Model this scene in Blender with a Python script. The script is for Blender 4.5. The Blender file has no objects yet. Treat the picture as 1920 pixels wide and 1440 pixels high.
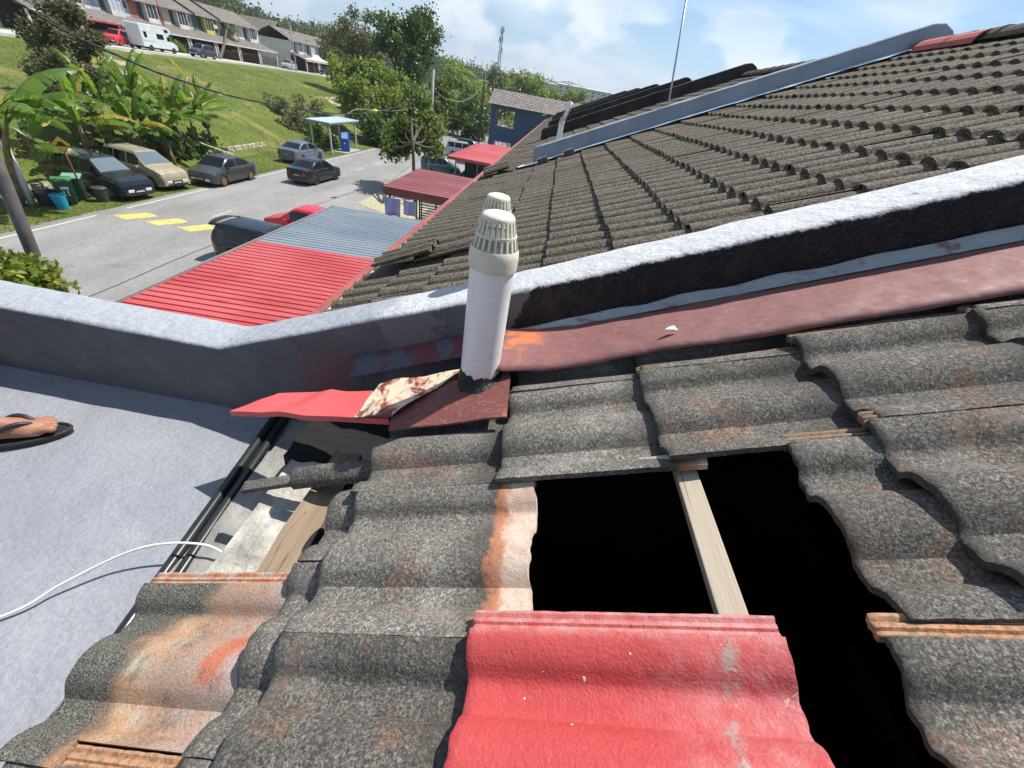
import bpy, bmesh, math, random
from mathutils import Vector, Matrix, noise
R = math.radians
scene = bpy.context.scene
COL = scene.collection
# ---------------------------------------------------------------- camera
RM = Matrix(((0.98276, 0.18488, 0.00104), (0.10922, -0.58512, 0.80356), (0.14917, -0.78959, -0.59522)))  # columns: right, down, forward
FPX, CX, CY = 721.0, 960.0, 720.0
cd = bpy.data.cameras.new('camera'); cam = bpy.data.objects.new('camera', cd); COL.objects.link(cam)
cd.sensor_width = 36; cd.lens = 36 * FPX / 1920; cd.clip_start = 0.02; cd.clip_end = 20000
cm = Matrix.Identity(4)
for r_ in range(3):
    cm[r_][0] = RM[r_][0]; cm[r_][1] = -RM[r_][1]; cm[r_][2] = -RM[r_][2]
cam.matrix_world = cm
scene.camera = cam
# ---------------------------------------------------------------- sky, sun, exposure
SUNV = Vector((0.403, 0.306, 0.862)).normalized()
w = bpy.data.worlds.new('World'); scene.world = w; w.use_nodes = True
nt = w.node_tree; nt.nodes.clear()
out = nt.nodes.new('ShaderNodeOutputWorld'); bg = nt.nodes.new('ShaderNodeBackground'); bg.inputs[1].default_value = 0.066
sky = nt.nodes.new('ShaderNodeTexSky'); sky.sky_type = 'NISHITA'; sky.sun_disc = False
sky.sun_elevation = math.asin(SUNV.z); sky.sun_rotation = math.atan2(SUNV.x, SUNV.y)
sky.air_density = 1.0; sky.dust_density = 0.3; sky.ozone_density = 1.6; sky.altitude = 50
tc = nt.nodes.new('ShaderNodeTexCoord')
sep = nt.nodes.new('ShaderNodeSeparateXYZ'); nt.links.new(tc.outputs['Generated'], sep.inputs[0])
def wmath(op, a, b=None):
    n = nt.nodes.new('ShaderNodeMath'); n.operation = op
    for i, v in enumerate((a, b)):
        if v is None: continue
        if isinstance(v, (int, float)): n.inputs[i].default_value = v
        else: nt.links.new(v, n.inputs[i])
    return n.outputs[0]
zz = wmath('ADD', wmath('MAXIMUM', sep.outputs[2], 0.0), 0.22)
cmb = nt.nodes.new('ShaderNodeCombineXYZ')
nt.links.new(wmath('DIVIDE', sep.outputs[0], zz), cmb.inputs[0]); nt.links.new(wmath('DIVIDE', sep.outputs[1], zz), cmb.inputs[1])
n1 = nt.nodes.new('ShaderNodeTexNoise'); n1.inputs['Scale'].default_value = 1.15; n1.inputs['Detail'].default_value = 7; n1.inputs['Roughness'].default_value = 0.52; n1.inputs['Distortion'].default_value = 0.35
mp = nt.nodes.new('ShaderNodeMapping'); mp.inputs['Location'].default_value = (3.1, 1.4, 0.0)
nt.links.new(cmb.outputs[0], mp.inputs[0]); nt.links.new(mp.outputs[0], n1.inputs['Vector'])
cr = nt.nodes.new('ShaderNodeValToRGB'); cr.color_ramp.elements[0].position = 0.46; cr.color_ramp.elements[1].position = 0.68
nt.links.new(n1.outputs[0], cr.inputs[0])
# heaps of cumulus low on the horizon
mp2 = nt.nodes.new('ShaderNodeMapping'); mp2.inputs['Scale'].default_value = (1, 1, 1.9); mp2.inputs['Location'].default_value = (0.4, 0.9, 0.2)
n2 = nt.nodes.new('ShaderNodeTexNoise'); n2.inputs['Scale'].default_value = 6.5; n2.inputs['Detail'].default_value = 9; n2.inputs['Roughness'].default_value = 0.5
nt.links.new(tc.outputs['Generated'], mp2.inputs[0]); nt.links.new(mp2.outputs[0], n2.inputs['Vector'])
cr2 = nt.nodes.new('ShaderNodeValToRGB'); cr2.color_ramp.elements[0].position = 0.50; cr2.color_ramp.elements[1].position = 0.58
nt.links.new(n2.outputs[0], cr2.inputs[0])
low = nt.nodes.new('ShaderNodeMapRange'); low.inputs[1].default_value = 0.20; low.inputs[2].default_value = 0.10
nt.links.new(sep.outputs[2], low.inputs[0])
lowc = wmath('MULTIPLY', cr2.outputs[0], low.outputs[0])
amt = wmath('MINIMUM', wmath('ADD', wmath('MULTIPLY', cr.outputs[0], 0.75), wmath('MULTIPLY', lowc, 0.85)), 0.92)
mx = nt.nodes.new('ShaderNodeMixRGB'); mx.inputs[2].default_value = (10.8, 11.3, 11.8, 1)
tint = nt.nodes.new('ShaderNodeMixRGB'); tint.blend_type = 'MULTIPLY'; tint.inputs[0].default_value = 1.0; tint.inputs[2].default_value = (0.60, 0.99, 1.24, 1)
nt.links.new(sky.outputs[0], tint.inputs[1])
nt.links.new(amt, mx.inputs[0]); nt.links.new(tint.outputs[0], mx.inputs[1])
nt.links.new(mx.outputs[0], bg.inputs[0]); nt.links.new(bg.outputs[0], out.inputs[0])
sd = bpy.data.lights.new('sun', 'SUN'); sun = bpy.data.objects.new('sun', sd); COL.objects.link(sun)
sd.energy = 5.0; sd.angle = R(0.53); sd.color = (1.0, 0.95, 0.88)
sun.rotation_euler = SUNV.to_track_quat('Z', 'Y').to_euler(); sun.location = (0, 0, 30)
scene.view_settings.view_transform = 'Standard'; scene.view_settings.look = 'None'
scene.view_settings.exposure = 0.68; scene.view_settings.gamma = 1.0
scene.render.engine = 'CYCLES'
scene.cycles.max_bounces = 6; scene.cycles.transparent_max_bounces = 16
HAZE = True
# ---------------------------------------------------------------- pixel -> world helpers (for measuring only)
TH = R(24.05); TV = Vector((math.cos(TH), 0, math.sin(TH))); NV = Vector((-math.sin(TH), 0, math.cos(TH))); HR = 0.59
def ray(px, py): return RM @ Vector((px - CX, py - CY, FPX)).normalized()
def hz(px, py, z): r = ray(px, py); return r * (z / r.z)
def yp(px, py, y): r = ray(px, py); return r * (y / r.y)
def xp(px, py, x): r = ray(px, py); return r * (x / r.x)
def dp(px, py, d): return RM @ (Vector(((px - CX) / FPX, (py - CY) / FPX, 1)) * d)
def rf(px, py, off=0.0): r = ray(px, py); return r * ((-HR + off) / r.dot(NV))
def roofp(s, y, n=0.0): return TV * s + NV * (n - HR) + Vector((0, y, 0))
ROOFM = Matrix(((TV.x, 0, NV.x), (0, 1, 0), (TV.z, 0, NV.z)))
# ---------------------------------------------------------------- object helpers
def tag(o, label=None, cat=None, group=None, kind=None):
    if label: o['label'] = label
    if cat: o['category'] = cat
    if group: o['group'] = group
    if kind: o['kind'] = kind
    return o
def empty(name, loc=(0, 0, 0), rz=0.0):
    o = bpy.data.objects.new(name, None); COL.objects.link(o); o.location = loc; o.rotation_euler = (0, 0, rz); o.empty_display_size = 0.2
    return o
def mkobj(name, verts, faces, mat, parent=None, smooth=False, loc=None, mats=None, fm=None):
    me = bpy.data.meshes.new(name); me.from_pydata([tuple(v) for v in verts], [], faces)
    if mats:
        for m in mats: me.materials.append(m)
        if fm: me.polygons.foreach_set('material_index', fm)
    elif mat: me.materials.append(mat)
    if smooth: me.polygons.foreach_set('use_smooth', [True] * len(me.polygons))
    me.update()
    o = bpy.data.objects.new(name, me); COL.objects.link(o)
    if parent: o.parent = parent
    if loc is not None: o.location = loc
    return o
def copy_tree(o, parent=None):
    c = o.copy(); COL.objects.link(c); c.parent = parent
    for ch in [k for k in bpy.data.objects if k.parent == o]: copy_tree(ch, c)
    return c
class MB:
    """collects shapes into one mesh"""
    def __init__(s): s.v = []; s.f = []; s.m = []; s.mi = 0
    def add(s, vs, fs):
        b = len(s.v); s.v += [Vector(v) for v in vs]; s.f += [tuple(b + i for i in f) for f in fs]; s.m += [s.mi] * len(fs); return s
    def box(s, a, b, M=None):
        x0, y0, z0 = a; x1, y1, z1 = b
        vs = [Vector(p) for p in ((x0, y0, z0), (x1, y0, z0), (x1, y1, z0), (x0, y1, z0), (x0, y0, z1), (x1, y0, z1), (x1, y1, z1), (x0, y1, z1))]
        if M: vs = [M @ v for v in vs]
        return s.add(vs, [(0, 3, 2, 1), (4, 5, 6, 7), (0, 1, 5, 4), (1, 2, 6, 5), (2, 3, 7, 6), (3, 0, 4, 7)])
    def bar(s, p, q, w, h, up=(0, 0, 1)):
        p = Vector(p); q = Vector(q); d = (q - p).normalized(); u = Vector(up); sd = d.cross(u)
        if sd.length < 1e-4: sd = Vector((1, 0, 0))
        sd.normalize(); u = sd.cross(d)
        vs = [c + sd * a * w / 2 + u * b * h / 2 for c in (p, q) for a, b in ((-1, -1), (1, -1), (1, 1), (-1, 1))]
        return s.add(vs, [(0, 1, 2, 3), (7, 6, 5, 4), (0, 4, 5, 1), (1, 5, 6, 2), (2, 6, 7, 3), (3, 7, 4, 0)])
    def tube(s, pts, r, n=8, cap=True):
        pts = [Vector(p) for p in pts]; rs = r if isinstance(r, (list, tuple)) else [r] * len(pts)
        b = len(s.v); ref = None; vs = []
        for i, p in enumerate(pts):
            d = (pts[min(i + 1, len(pts) - 1)] - pts[max(i - 1, 0)])
            d = d.normalized() if d.length > 1e-9 else Vector((0, 0, 1))
            if ref is None: ref = Vector((0, 0, 1)) if abs(d.z) < 0.9 else Vector((1, 0, 0))
            a = ref - d * ref.dot(d); a.normalize(); ref = a; c = d.cross(a)
            vs += [p + (a * math.cos(2 * math.pi * k / n) + c * math.sin(2 * math.pi * k / n)) * rs[i] for k in range(n)]
        fs = [(i * n + k, i * n + (k + 1) % n, (i + 1) * n + (k + 1) % n, (i + 1) * n + k) for i in range(len(pts) - 1) for k in range(n)]
        if cap: fs += [tuple(reversed(range(n))), tuple((len(pts) - 1) * n + k for k in range(n))]
        return s.add(vs, fs)
    def lathe(s, prof, n=24, c=(0, 0, 0), cap=True):
        c = Vector(c); vs = [c + Vector((r * math.cos(2 * math.pi * k / n), r * math.sin(2 * math.pi * k / n), z)) for r, z in prof for k in range(n)]
        fs = [(i * n + k, i * n + (k + 1) % n, (i + 1) * n + (k + 1) % n, (i + 1) * n + k) for i in range(len(prof) - 1) for k in range(n)]
        if cap: fs += [tuple(reversed(range(n))), tuple((len(prof) - 1) * n + k for k in range(n))]
        return s.add(vs, fs)
    def prism(s, poly, d, M=None):
        """poly: list of 3d points, extruded by vector d"""
        n = len(poly); a = [Vector(p) for p in poly]; b = [p + Vector(d) for p in a]
        vs = a + b
        if M: vs = [M @ v for v in vs]
        return s.add(vs, [tuple(reversed(range(n))), tuple(range(n, 2 * n))] + [(i, (i + 1) % n, n + (i + 1) % n, n + i) for i in range(n)])
    def grid(s, nu, nv, fn, double=None):
        vs = [fn(i / nu, j / nv) for i in range(nu + 1) for j in range(nv + 1)]
        return s.add(vs, [(i * (nv + 1) + j, (i + 1) * (nv + 1) + j, (i + 1) * (nv + 1) + j + 1, i * (nv + 1) + j + 1) for i in range(nu) for j in range(nv)])
    def build(s, name, mat, parent=None, smooth=False, loc=None, M=None, mats=None):
        vs = [M @ v for v in s.v] if M else s.v
        return mkobj(name, vs, s.f, mat, parent, smooth, loc, mats, s.m if mats else None)
def local(parent_loc): return Matrix.Translation(-Vector(parent_loc))
def bevel(o, w, seg=2, ang=35):
    m = o.modifiers.new('bevel', 'BEVEL'); m.width = w; m.segments = seg; m.limit_method = 'ANGLE'; m.angle_limit = R(ang)
    return o
def autosmooth(o, ang=40):
    me = o.data; me.polygons.foreach_set('use_smooth', [True] * len(me.polygons))
    bm = bmesh.new(); bm.from_mesh(me)
    bmesh.ops.remove_doubles(bm, verts=bm.verts, dist=1e-5)
    bmesh.ops.recalc_face_normals(bm, faces=bm.faces)
    for e in bm.edges:
        e.smooth = len(e.link_faces) == 2 and e.calc_face_angle(0) < R(ang)
    bm.to_mesh(me); bm.free(); return o
# ---------------------------------------------------------------- material helpers
class Mat:
    def __init__(s, name, rough=0.8, metal=0.0, spec=0.5):
        s.m = bpy.data.materials.new(name); s.m.use_nodes = True; s.t = s.m.node_tree
        s.b = s.t.nodes['Principled BSDF']; s.b.inputs['Roughness'].default_value = rough; s.b.inputs['Metallic'].default_value = metal
        s.b.inputs['Specular IOR Level'].default_value = spec; s._c = None
    def n(s, t, **k):
        n = s.t.nodes.new(t)
        for a, b in k.items():
            if hasattr(n, a): setattr(n, a, b)
            else: n.inputs[a].default_value = b
        return n
    def l(s, a, b): s.t.links.new(a, b)
    def co(s):
        if s._c: return s._c
        tcn = s.n('ShaderNodeTexCoord'); oi = s.n('ShaderNodeObjectInfo')
        ml = s.n('ShaderNodeMath', operation='MULTIPLY'); s.l(oi.outputs['Random'], ml.inputs[0]); ml.inputs[1].default_value = 37.0
        ad = s.n('ShaderNodeVectorMath', operation='ADD'); s.l(tcn.outputs['Object'], ad.inputs[0]); s.l(ml.outputs[0], ad.inputs[1])
        s.obj = tcn.outputs['Object']; s._c = ad.outputs[0]; s.rnd = oi.outputs['Random']; return s._c
    def noise(s, scale, detail=4, rough=0.55, dist=0.0, stretch=None, vec=None):
        v = vec or s.co()
        if stretch:
            mpn = s.n('ShaderNodeMapping'); mpn.inputs['Scale'].default_value = stretch; s.l(v, mpn.inputs[0]); v = mpn.outputs[0]
        nn = s.n('ShaderNodeTexNoise', Scale=scale, Detail=detail, Roughness=rough, Distortion=dist); s.l(v, nn.inputs['Vector']); return nn.outputs[0]
    def voro(s, scale, feature='F1', rnd=1.0, out='Distance', vec=None):
        nn = s.n('ShaderNodeTexVoronoi', feature=feature, Scale=scale, Randomness=rnd); s.l(vec or s.co(), nn.inputs['Vector']); return nn.outputs[out]
    def ramp(s, f, stops, interp='LINEAR'):
        r = s.n('ShaderNodeValToRGB'); r.color_ramp.interpolation = interp; e = r.color_ramp.elements
        cc = lambda c: (c, c, c, 1) if isinstance(c, (int, float)) else (*c, 1)
        e.remove(e[1]); e[0].position = stops[0][0]; e[0].color = cc(stops[0][1])
        for p, c in stops[1:]: k = e.new(p); k.color = cc(c)
        s.l(f, r.inputs[0]); return r.outputs[0]
    def mix(s, f, a, b, mode='MIX'):
        m = s.n('ShaderNodeMixRGB', blend_type=mode)
        for i, v in enumerate((f, a, b)):
            if isinstance(v, (int, float)): m.inputs[i].default_value = v if i == 0 else (v, v, v, 1)
            elif isinstance(v, tuple): m.inputs[i].default_value = (*v, 1)
            else: s.l(v, m.inputs[i])
        return m.outputs[0]
    def math(s, op, a, b=0.0, c=None):
        m = s.n('ShaderNodeMath', operation=op)
        for i, v in enumerate((a, b, c)):
            if v is None: continue
            if isinstance(v, (int, float)): m.inputs[i].default_value = v
            else: s.l(v, m.inputs[i])
        return m.outputs[0]
    def axis(s, i, vec=None):
        if vec is None: s.co(); vec = s.obj
        sp = s.n('ShaderNodeSeparateXYZ'); s.l(vec, sp.inputs[0]); return sp.outputs[i]
    def col(s, c):
        if isinstance(c, tuple): s.b.inputs['Base Color'].default_value = (*c, 1)
        else: s.l(c, s.b.inputs['Base Color'])
        return s
    def rgh(s, c): s.l(c, s.b.inputs['Roughness']); return s
    def bump(s, h, st=0.5, d=0.01):
        b = s.n('ShaderNodeBump'); b.inputs['Strength'].default_value = st; b.inputs['Distance'].default_value = d; s.l(h, b.inputs['Height'])
        if s.b.inputs['Normal'].links: s.l(s.b.inputs['Normal'].links[0].from_socket, b.inputs['Normal'])
        s.l(b.outputs[0], s.b.inputs['Normal']); return s
def simple(name, c, rough=0.7, metal=0.0, var=0.15, sc=3.0, bump=0.0, bsc=60, spec=0.5):
    m = Mat(name, rough, metal, spec); c2 = tuple(x * (1 - var) for x in c); c3 = tuple(min(1, x * (1 + var)) for x in c)
    m.col(m.ramp(m.noise(sc, 5, 0.6), [(0.3, c2), (0.7, c3)]))
    if bump: m.bump(m.noise(bsc, 3), bump, 0.01)
    return m.m
# ================================================================ MATERIALS (near)
def tile_material(name, clean=0.385, orange=0.5, fine=400.0, bright=2.0, ribs=((0.30, 0.21, 0.14), (0.26, 0.15, 0.09))):
    m = Mat(name, 0.92, spec=0.2)
    m.co()
    sp = m.noise(fine, 2, 0.6); sp2 = m.noise(fine * 0.42, 2, 0.6); big = m.noise(6.0, 5, 0.65); mid = m.noise(34, 4, 0.65)
    k = lambda a: tuple(v * bright for v in a)
    speck = m.ramp(m.mix(0.45, sp, sp2), [(0.38, k((0.014, 0.0135, 0.013))), (0.47, k((0.084, 0.077, 0.068))), (0.55, k((0.198, 0.182, 0.160))), (0.65, k((0.42, 0.395, 0.355)))])
    c = m.mix(m.ramp(big, [(0.36, 0.85), (0.58, 0.0)]), speck, (0.55, 0.545, 0.53), 'MULTIPLY')
    c = m.mix(m.ramp(big, [(0.55, 0.0), (0.75, 0.45)]), c, k((0.36, 0.34, 0.31)))
    c = m.mix(m.ramp(mid, [(0.5, 0.0), (0.72, 0.40)]), c, (0.13, 0.10, 0.085))
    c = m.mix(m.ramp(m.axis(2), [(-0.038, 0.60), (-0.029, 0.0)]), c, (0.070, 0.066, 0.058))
    c = m.mix(m.ramp(m.voro(150, 'F1'), [(0.05, 0.9), (0.09, 0.0)]), c, (0.02, 0.02, 0.02))
    st = m.math('MULTIPLY', m.ramp(m.noise(7, 5, 0.65, 0.4), [(0.56, 0.0), (0.68, 1.0)]), m.ramp(m.noise(190, 2, 0.7), [(0.42, 0.0), (0.6, 1.0)]))
    c = m.mix(m.math('MULTIPLY', st, orange), c, (0.40, 0.15, 0.065))
    c = m.mix(m.ramp(m.noise(22, 5, 0.7, 0.5), [(0.68, 0.0), (0.72, 0.6)]), c, (0.50, 0.49, 0.46))
    x = m.axis(0); y = m.axis(1)
    c = m.mix(1.0, c, m.ramp(m.rnd, [(0.0, 0.78), (1.0, 1.30)]), 'MULTIPLY')
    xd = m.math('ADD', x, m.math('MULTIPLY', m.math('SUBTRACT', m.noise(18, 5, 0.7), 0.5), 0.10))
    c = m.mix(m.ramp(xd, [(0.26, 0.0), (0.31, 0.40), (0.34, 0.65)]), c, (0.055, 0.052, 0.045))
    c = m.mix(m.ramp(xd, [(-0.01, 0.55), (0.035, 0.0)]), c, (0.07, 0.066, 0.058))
    if clean:
        xn = m.math('ADD', x, m.math('MULTIPLY', m.math('SUBTRACT', m.noise(24, 5, 0.7), 0.5), 0.075))
        pale = m.mix(m.ramp(m.noise(16, 5, 0.6), [(0.35, 0.0), (0.65, 1.0)]), (0.60, 0.52, 0.42), (0.55, 0.36, 0.28))
        pale = m.mix(m.ramp(m.noise(60, 4, 0.65), [(0.48, 0.0), (0.75, 0.6)]), pale, (0.34, 0.29, 0.25))
        rim = m.ramp(xn, [(clean - 0.022, 0.0), (clean - 0.008, 1.0), (clean + 0.004, 1.0), (clean + 0.018, 0.0)])
        c = m.mix(m.ramp(xn, [(clean - 0.015, 0.0), (clean + 0.002, 1.0)]), c, pale)
        c = m.mix(m.math('MULTIPLY', rim, 0.75), c, m.mix(m.noise(60, 3), (0.50, 0.17, 0.06), (0.30, 0.12, 0.06)))
        yr = m.ramp(m.math('ADD', y, m.math('MULTIPLY', m.math('SUBTRACT', m.noise(50, 3), 0.5), 0.012)), [(0.2995, 0.0), (0.3045, 1.0)])
        ribc = m.mix(m.noise(14, 3), ribs[0], ribs[1]); ribc = m.mix(m.ramp(m.noise(120, 3, 0.7), [(0.45, 0.0), (0.62, 0.7)]), ribc, (0.16, 0.12, 0.09))
        c = m.mix(yr, c, ribc)
    m.col(c); m.bump(m.noise(fine * 0.8, 3, 0.75), 0.55, 0.0025); m.bump(mid, 0.45, 0.008); return m.m
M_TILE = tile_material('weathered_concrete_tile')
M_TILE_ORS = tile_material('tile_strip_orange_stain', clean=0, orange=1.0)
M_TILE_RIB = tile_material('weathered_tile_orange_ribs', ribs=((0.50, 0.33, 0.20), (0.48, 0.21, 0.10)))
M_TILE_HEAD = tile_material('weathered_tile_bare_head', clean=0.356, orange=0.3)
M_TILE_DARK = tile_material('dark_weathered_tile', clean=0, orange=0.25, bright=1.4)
def burnt_tile_material():
    m = Mat('patchy_orange_tile', 0.9, spec=0.2); x = m.axis(0); y = m.axis(1); z = m.axis(2)
    sp = m.ramp(m.noise(380, 2, 0.6), [(0.38, (0.03, 0.03, 0.024)), (0.5, (0.11, 0.105, 0.09)), (0.64, (0.30, 0.29, 0.25))])
    wv = m.math('ADD', m.math('ADD', x, m.math('MULTIPLY', m.math('SUBTRACT', m.noise(6, 4, 0.6), 0.5), 0.16)), m.math('MULTIPLY', y, -0.10))
    base = m.ramp(wv, [(0.06, (0.09, 0.09, 0.07)), (0.115, (0.13, 0.13, 0.10)), (0.14, (0.52, 0.47, 0.33)), (0.17, (0.55, 0.47, 0.35)), (0.21, (0.36, 0.31, 0.26)), (0.28, (0.42, 0.35, 0.30)), (0.34, (0.46, 0.38, 0.34)), (0.40, (0.50, 0.42, 0.37))])
    c = m.mix(m.ramp(wv, [(0.10, 0.95), (0.145, 0.12)]), base, sp)
    red = m.math('MULTIPLY', m.ramp(m.math('ADD', wv, m.math('MULTIPLY', m.math('SUBTRACT', m.noise(30, 5, 0.7), 0.5), 0.03)), [(0.285, 0.0), (0.30, 1.0), (0.335, 1.0), (0.36, 0.0)]), m.ramp(y, [(0.11, 0.0), (0.13, 1.0), (0.20, 1.0), (0.22, 0.0)]))
    c = m.mix(m.math('MULTIPLY', red, 0.85), c, (0.55, 0.13, 0.07))
    org = m.math('MULTIPLY', m.ramp(z, [(-0.033, 1.0), (-0.027, 0.0)]), m.ramp(wv, [(0.10, 0.0), (0.13, 1.0), (0.30, 0.7), (0.36, 0.1)]))
    org = m.math('MULTIPLY', org, m.ramp(m.noise(22, 5, 0.7), [(0.35, 0.05), (0.6, 0.7)])); c = m.mix(org, c, (0.50, 0.22, 0.10))
    c = m.mix(m.math('MULTIPLY', m.ramp(m.noise(14, 5, 0.65, 0.4), [(0.56, 0.0), (0.64, 0.30)]), m.ramp(wv, [(0.13, 0.0), (0.16, 1.0)])), c, (0.46, 0.26, 0.18))
    c = m.mix(m.math('MULTIPLY', m.ramp(y, [(0.235, 0.0), (0.25, 1.0)]), m.ramp(wv, [(0.16, 1.0), (0.21, 0.0)])), c, sp)
    c = m.mix(m.ramp(m.noise(18, 5, 0.7), [(0.56, 0.0), (0.66, 0.55)]), c, sp)
    yr = m.ramp(y, [(0.2995, 0.0), (0.3045, 1.0)]); c = m.mix(yr, c, m.mix(m.ramp(m.noise(40, 4), [(0.4, 0.0), (0.6, 1.0)]), (0.52, 0.21, 0.10), (0.50, 0.40, 0.32)))
    c = m.mix(m.ramp(m.noise(300, 3, 0.75), [(0.38, 0.5), (0.55, 0.0)]), c, (0.06, 0.05, 0.04))
    m.col(c); m.bump(m.noise(240, 3, 0.8), 0.6, 0.003); m.bump(m.noise(22, 4, 0.6), 0.4, 0.008); return m.m
M_BURNT = burnt_tile_material()
def red_tile_material():
    m = Mat('red_painted_tile', 0.62, spec=0.3); x = m.axis(0); y = m.axis(1)
    d = m.math('ADD', m.math('MULTIPLY', x, 1.5), m.math('MULTIPLY', m.noise(7, 6, 0.65), 0.55))
    wear = m.ramp(d, [(0.60, 0.0), (0.72, 0.7), (0.95, 1.0)])
    c = m.mix(m.ramp(m.noise(5, 5, 0.6), [(0.35, 0.0), (0.65, 1.0)]), (0.39, 0.018, 0.018), (0.45, 0.036, 0.034))
    c = m.mix(m.ramp(m.noise(160, 3, 0.7), [(0.52, 0.0), (0.70, 0.30)]), c, (0.56, 0.15, 0.145))
    c = m.mix(m.math('MULTIPLY', wear, m.ramp(m.noise(28, 6, 0.72), [(0.38, 0.15), (0.62, 0.85)])), c, (0.50, 0.20, 0.205))
    c = m.mix(m.ramp(m.axis(2), [(-0.034, 0.30), (-0.026, 0.0)]), c, (0.52, 0.14, 0.14))
    sx = m.math('ABSOLUTE', m.math('SUBTRACT', m.math('ADD', x, m.math('MULTIPLY', m.math('SUBTRACT', m.noise(9, 5, 0.7), 0.5), 0.10)), m.math('ADD', 0.30, m.math('MULTIPLY', y, 0.16))))
    scr = m.math('MULTIPLY', m.ramp(sx, [(0.003, 1.0), (0.016, 0.0)]), m.ramp(m.noise(45, 5, 0.75), [(0.45, 0.0), (0.52, 1.0)]))
    c = m.mix(scr, c, (0.34, 0.25, 0.22))
    c = m.mix(m.math('MULTIPLY', m.ramp(m.noise(34, 6, 0.8, 1.2), [(0.60, 0.0), (0.64, 0.9)]), m.ramp(x, [(0.28, 0.0), (0.36, 1.0)])), c, (0.58, 0.46, 0.38))
    yr = m.math('MULTIPLY', m.ramp(y, [(0.288, 0.0), (0.300, 1.0)]), m.ramp(m.noise(45, 5, 0.7), [(0.38, 0.25), (0.6, 0.85)])); c = m.mix(yr, c, (0.54, 0.27, 0.25))
    c = m.mix(m.ramp(m.noise(60, 2, 0.5), [(0.735, 0.0), (0.75, 1.0)]), c, (0.70, 0.66, 0.62))
    c = m.mix(m.ramp(m.voro(14, 'F1'), [(0.035, 1.0), (0.045, 0.0)]), c, (0.03, 0.01, 0.01))
    m.col(c); m.bump(m.noise(230, 3, 0.6), 0.5, 0.003); m.bump(m.noise(16, 4, 0.6), 0.35, 0.01); m.rgh(m.ramp(m.noise(60, 4), [(0.3, 0.5), (0.7, 0.85)])); return m.m
M_REDTILE = red_tile_material()
def slab_material():
    m = Mat('grey_roof_paint', 0.5, spec=0.45); m.co()
    c = m.mix(m.ramp(m.noise(2.2, 5, 0.6), [(0.3, 0.0), (0.7, 1.0)]), (0.225, 0.234, 0.260), (0.285, 0.294, 0.314))
    c = m.mix(m.ramp(m.noise(90, 3, 0.6), [(0.35, 0.45), (0.6, 0.0)]), c, (0.17, 0.185, 0.23))
    c = m.mix(m.ramp(m.noise(35, 6, 0.7), [(0.70, 0.0), (0.73, 0.8)]), c, (0.10, 0.10, 0.10))
    c = m.mix(m.ramp(m.noise(1.7, 7, 0.75, 0.6), [(0.52, 0.0), (0.64, 0.30)]), c, (0.20, 0.20, 0.20))
    c = m.mix(m.ramp(m.noise(3.2, 7, 0.8, 0.8), [(0.60, 0.0), (0.68, 0.35)]), c, (0.38, 0.39, 0.40))
    m.col(c); m.bump(m.noise(75, 4, 0.6), 0.65, 0.007); m.bump(m.noise(9, 3, 0.5), 0.4, 0.03); m.rgh(m.ramp(m.noise(30, 3), [(0.3, 0.38), (0.7, 0.62)])); return m.m
M_SLAB = slab_material()
M_CONC = simple('bare_concrete', (0.36, 0.35, 0.31), 0.95, var=0.4, sc=14, bump=0.8, bsc=70)
M_CONC_D = simple('dirty_concrete', (0.22, 0.215, 0.20), 0.95, var=0.35, sc=10, bump=0.6, bsc=60)
M_ATTIC = simple('shade_black', (0.012, 0.012, 0.013), 1.0, var=0.3)  # near-black colour stands for the gloom under the roof
M_BLACKPL = simple('black_pvc', (0.018, 0.022, 0.022), 0.28, var=0.3, sc=8)
M_BITU = simple('black_bitumen', (0.012, 0.012, 0.012), 0.6, var=0.4, sc=30, bump=0.7, bsc=60)
M_RUBBER = simple('black_rubber', (0.022, 0.022, 0.024), 0.5, var=0.2, bump=0.3, bsc=150)
M_SKIN = simple('tanned_skin', (0.30, 0.14, 0.085), 0.5, var=0.12, sc=25, bump=0.2, bsc=120)
def pvc_material():
    m = Mat('white_pvc', 0.38, spec=0.5); m.co(); v = m.obj
    c = m.mix(m.ramp(m.noise(18, 6, 0.7, vec=v), [(0.5, 0.0), (0.75, 0.35)]), (0.84, 0.84, 0.85), (0.58, 0.57, 0.53))
    c = m.mix(m.ramp(m.noise(30, 5, 0.7, 0.3, stretch=(1, 1, 0.12), vec=v), [(0.60, 0.0), (0.72, 0.4)]), c, (0.42, 0.40, 0.36))
    c = m.mix(m.ramp(m.noise(40, 5, 0.8, 1.0, vec=v), [(0.72, 0.0), (0.74, 0.9)]), c, (0.10, 0.10, 0.10)); m.col(c); m.bump(m.noise(7, 2, vec=v), 0.08, 0.02); return m.m
M_PVC = pvc_material()
M_CAP = simple('aged_cream_plastic', (0.66, 0.63, 0.52), 0.45, var=0.10, sc=20, bump=0.1)
def wood_material(name, c1, c2, cr=(0.10, 0.07, 0.045)):
    m = Mat(name, 0.8, spec=0.2); m.co()
    c = m.mix(m.noise(30, 5, 0.7, 0.4, stretch=(1, 0.08, 1)), c1, c2)
    ck = m.ramp(m.noise(14, 3, 0.6, 0.2, stretch=(1.4, 0.05, 1.4)), [(0.485, 0.0), (0.497, 0.9), (0.505, 0.0)])
    c = m.mix(ck, c, cr); m.col(c); m.bump(m.noise(60, 4, 0.6, stretch=(1, 0.06, 1)), 0.5, 0.004); return m.m
M_WOOD = wood_material('sawn_batten_wood', (0.36, 0.30, 0.225), (0.48, 0.41, 0.32))
M_WOODB = wood_material('weathered_brown_wood', (0.16, 0.115, 0.08), (0.33, 0.25, 0.17))
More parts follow.
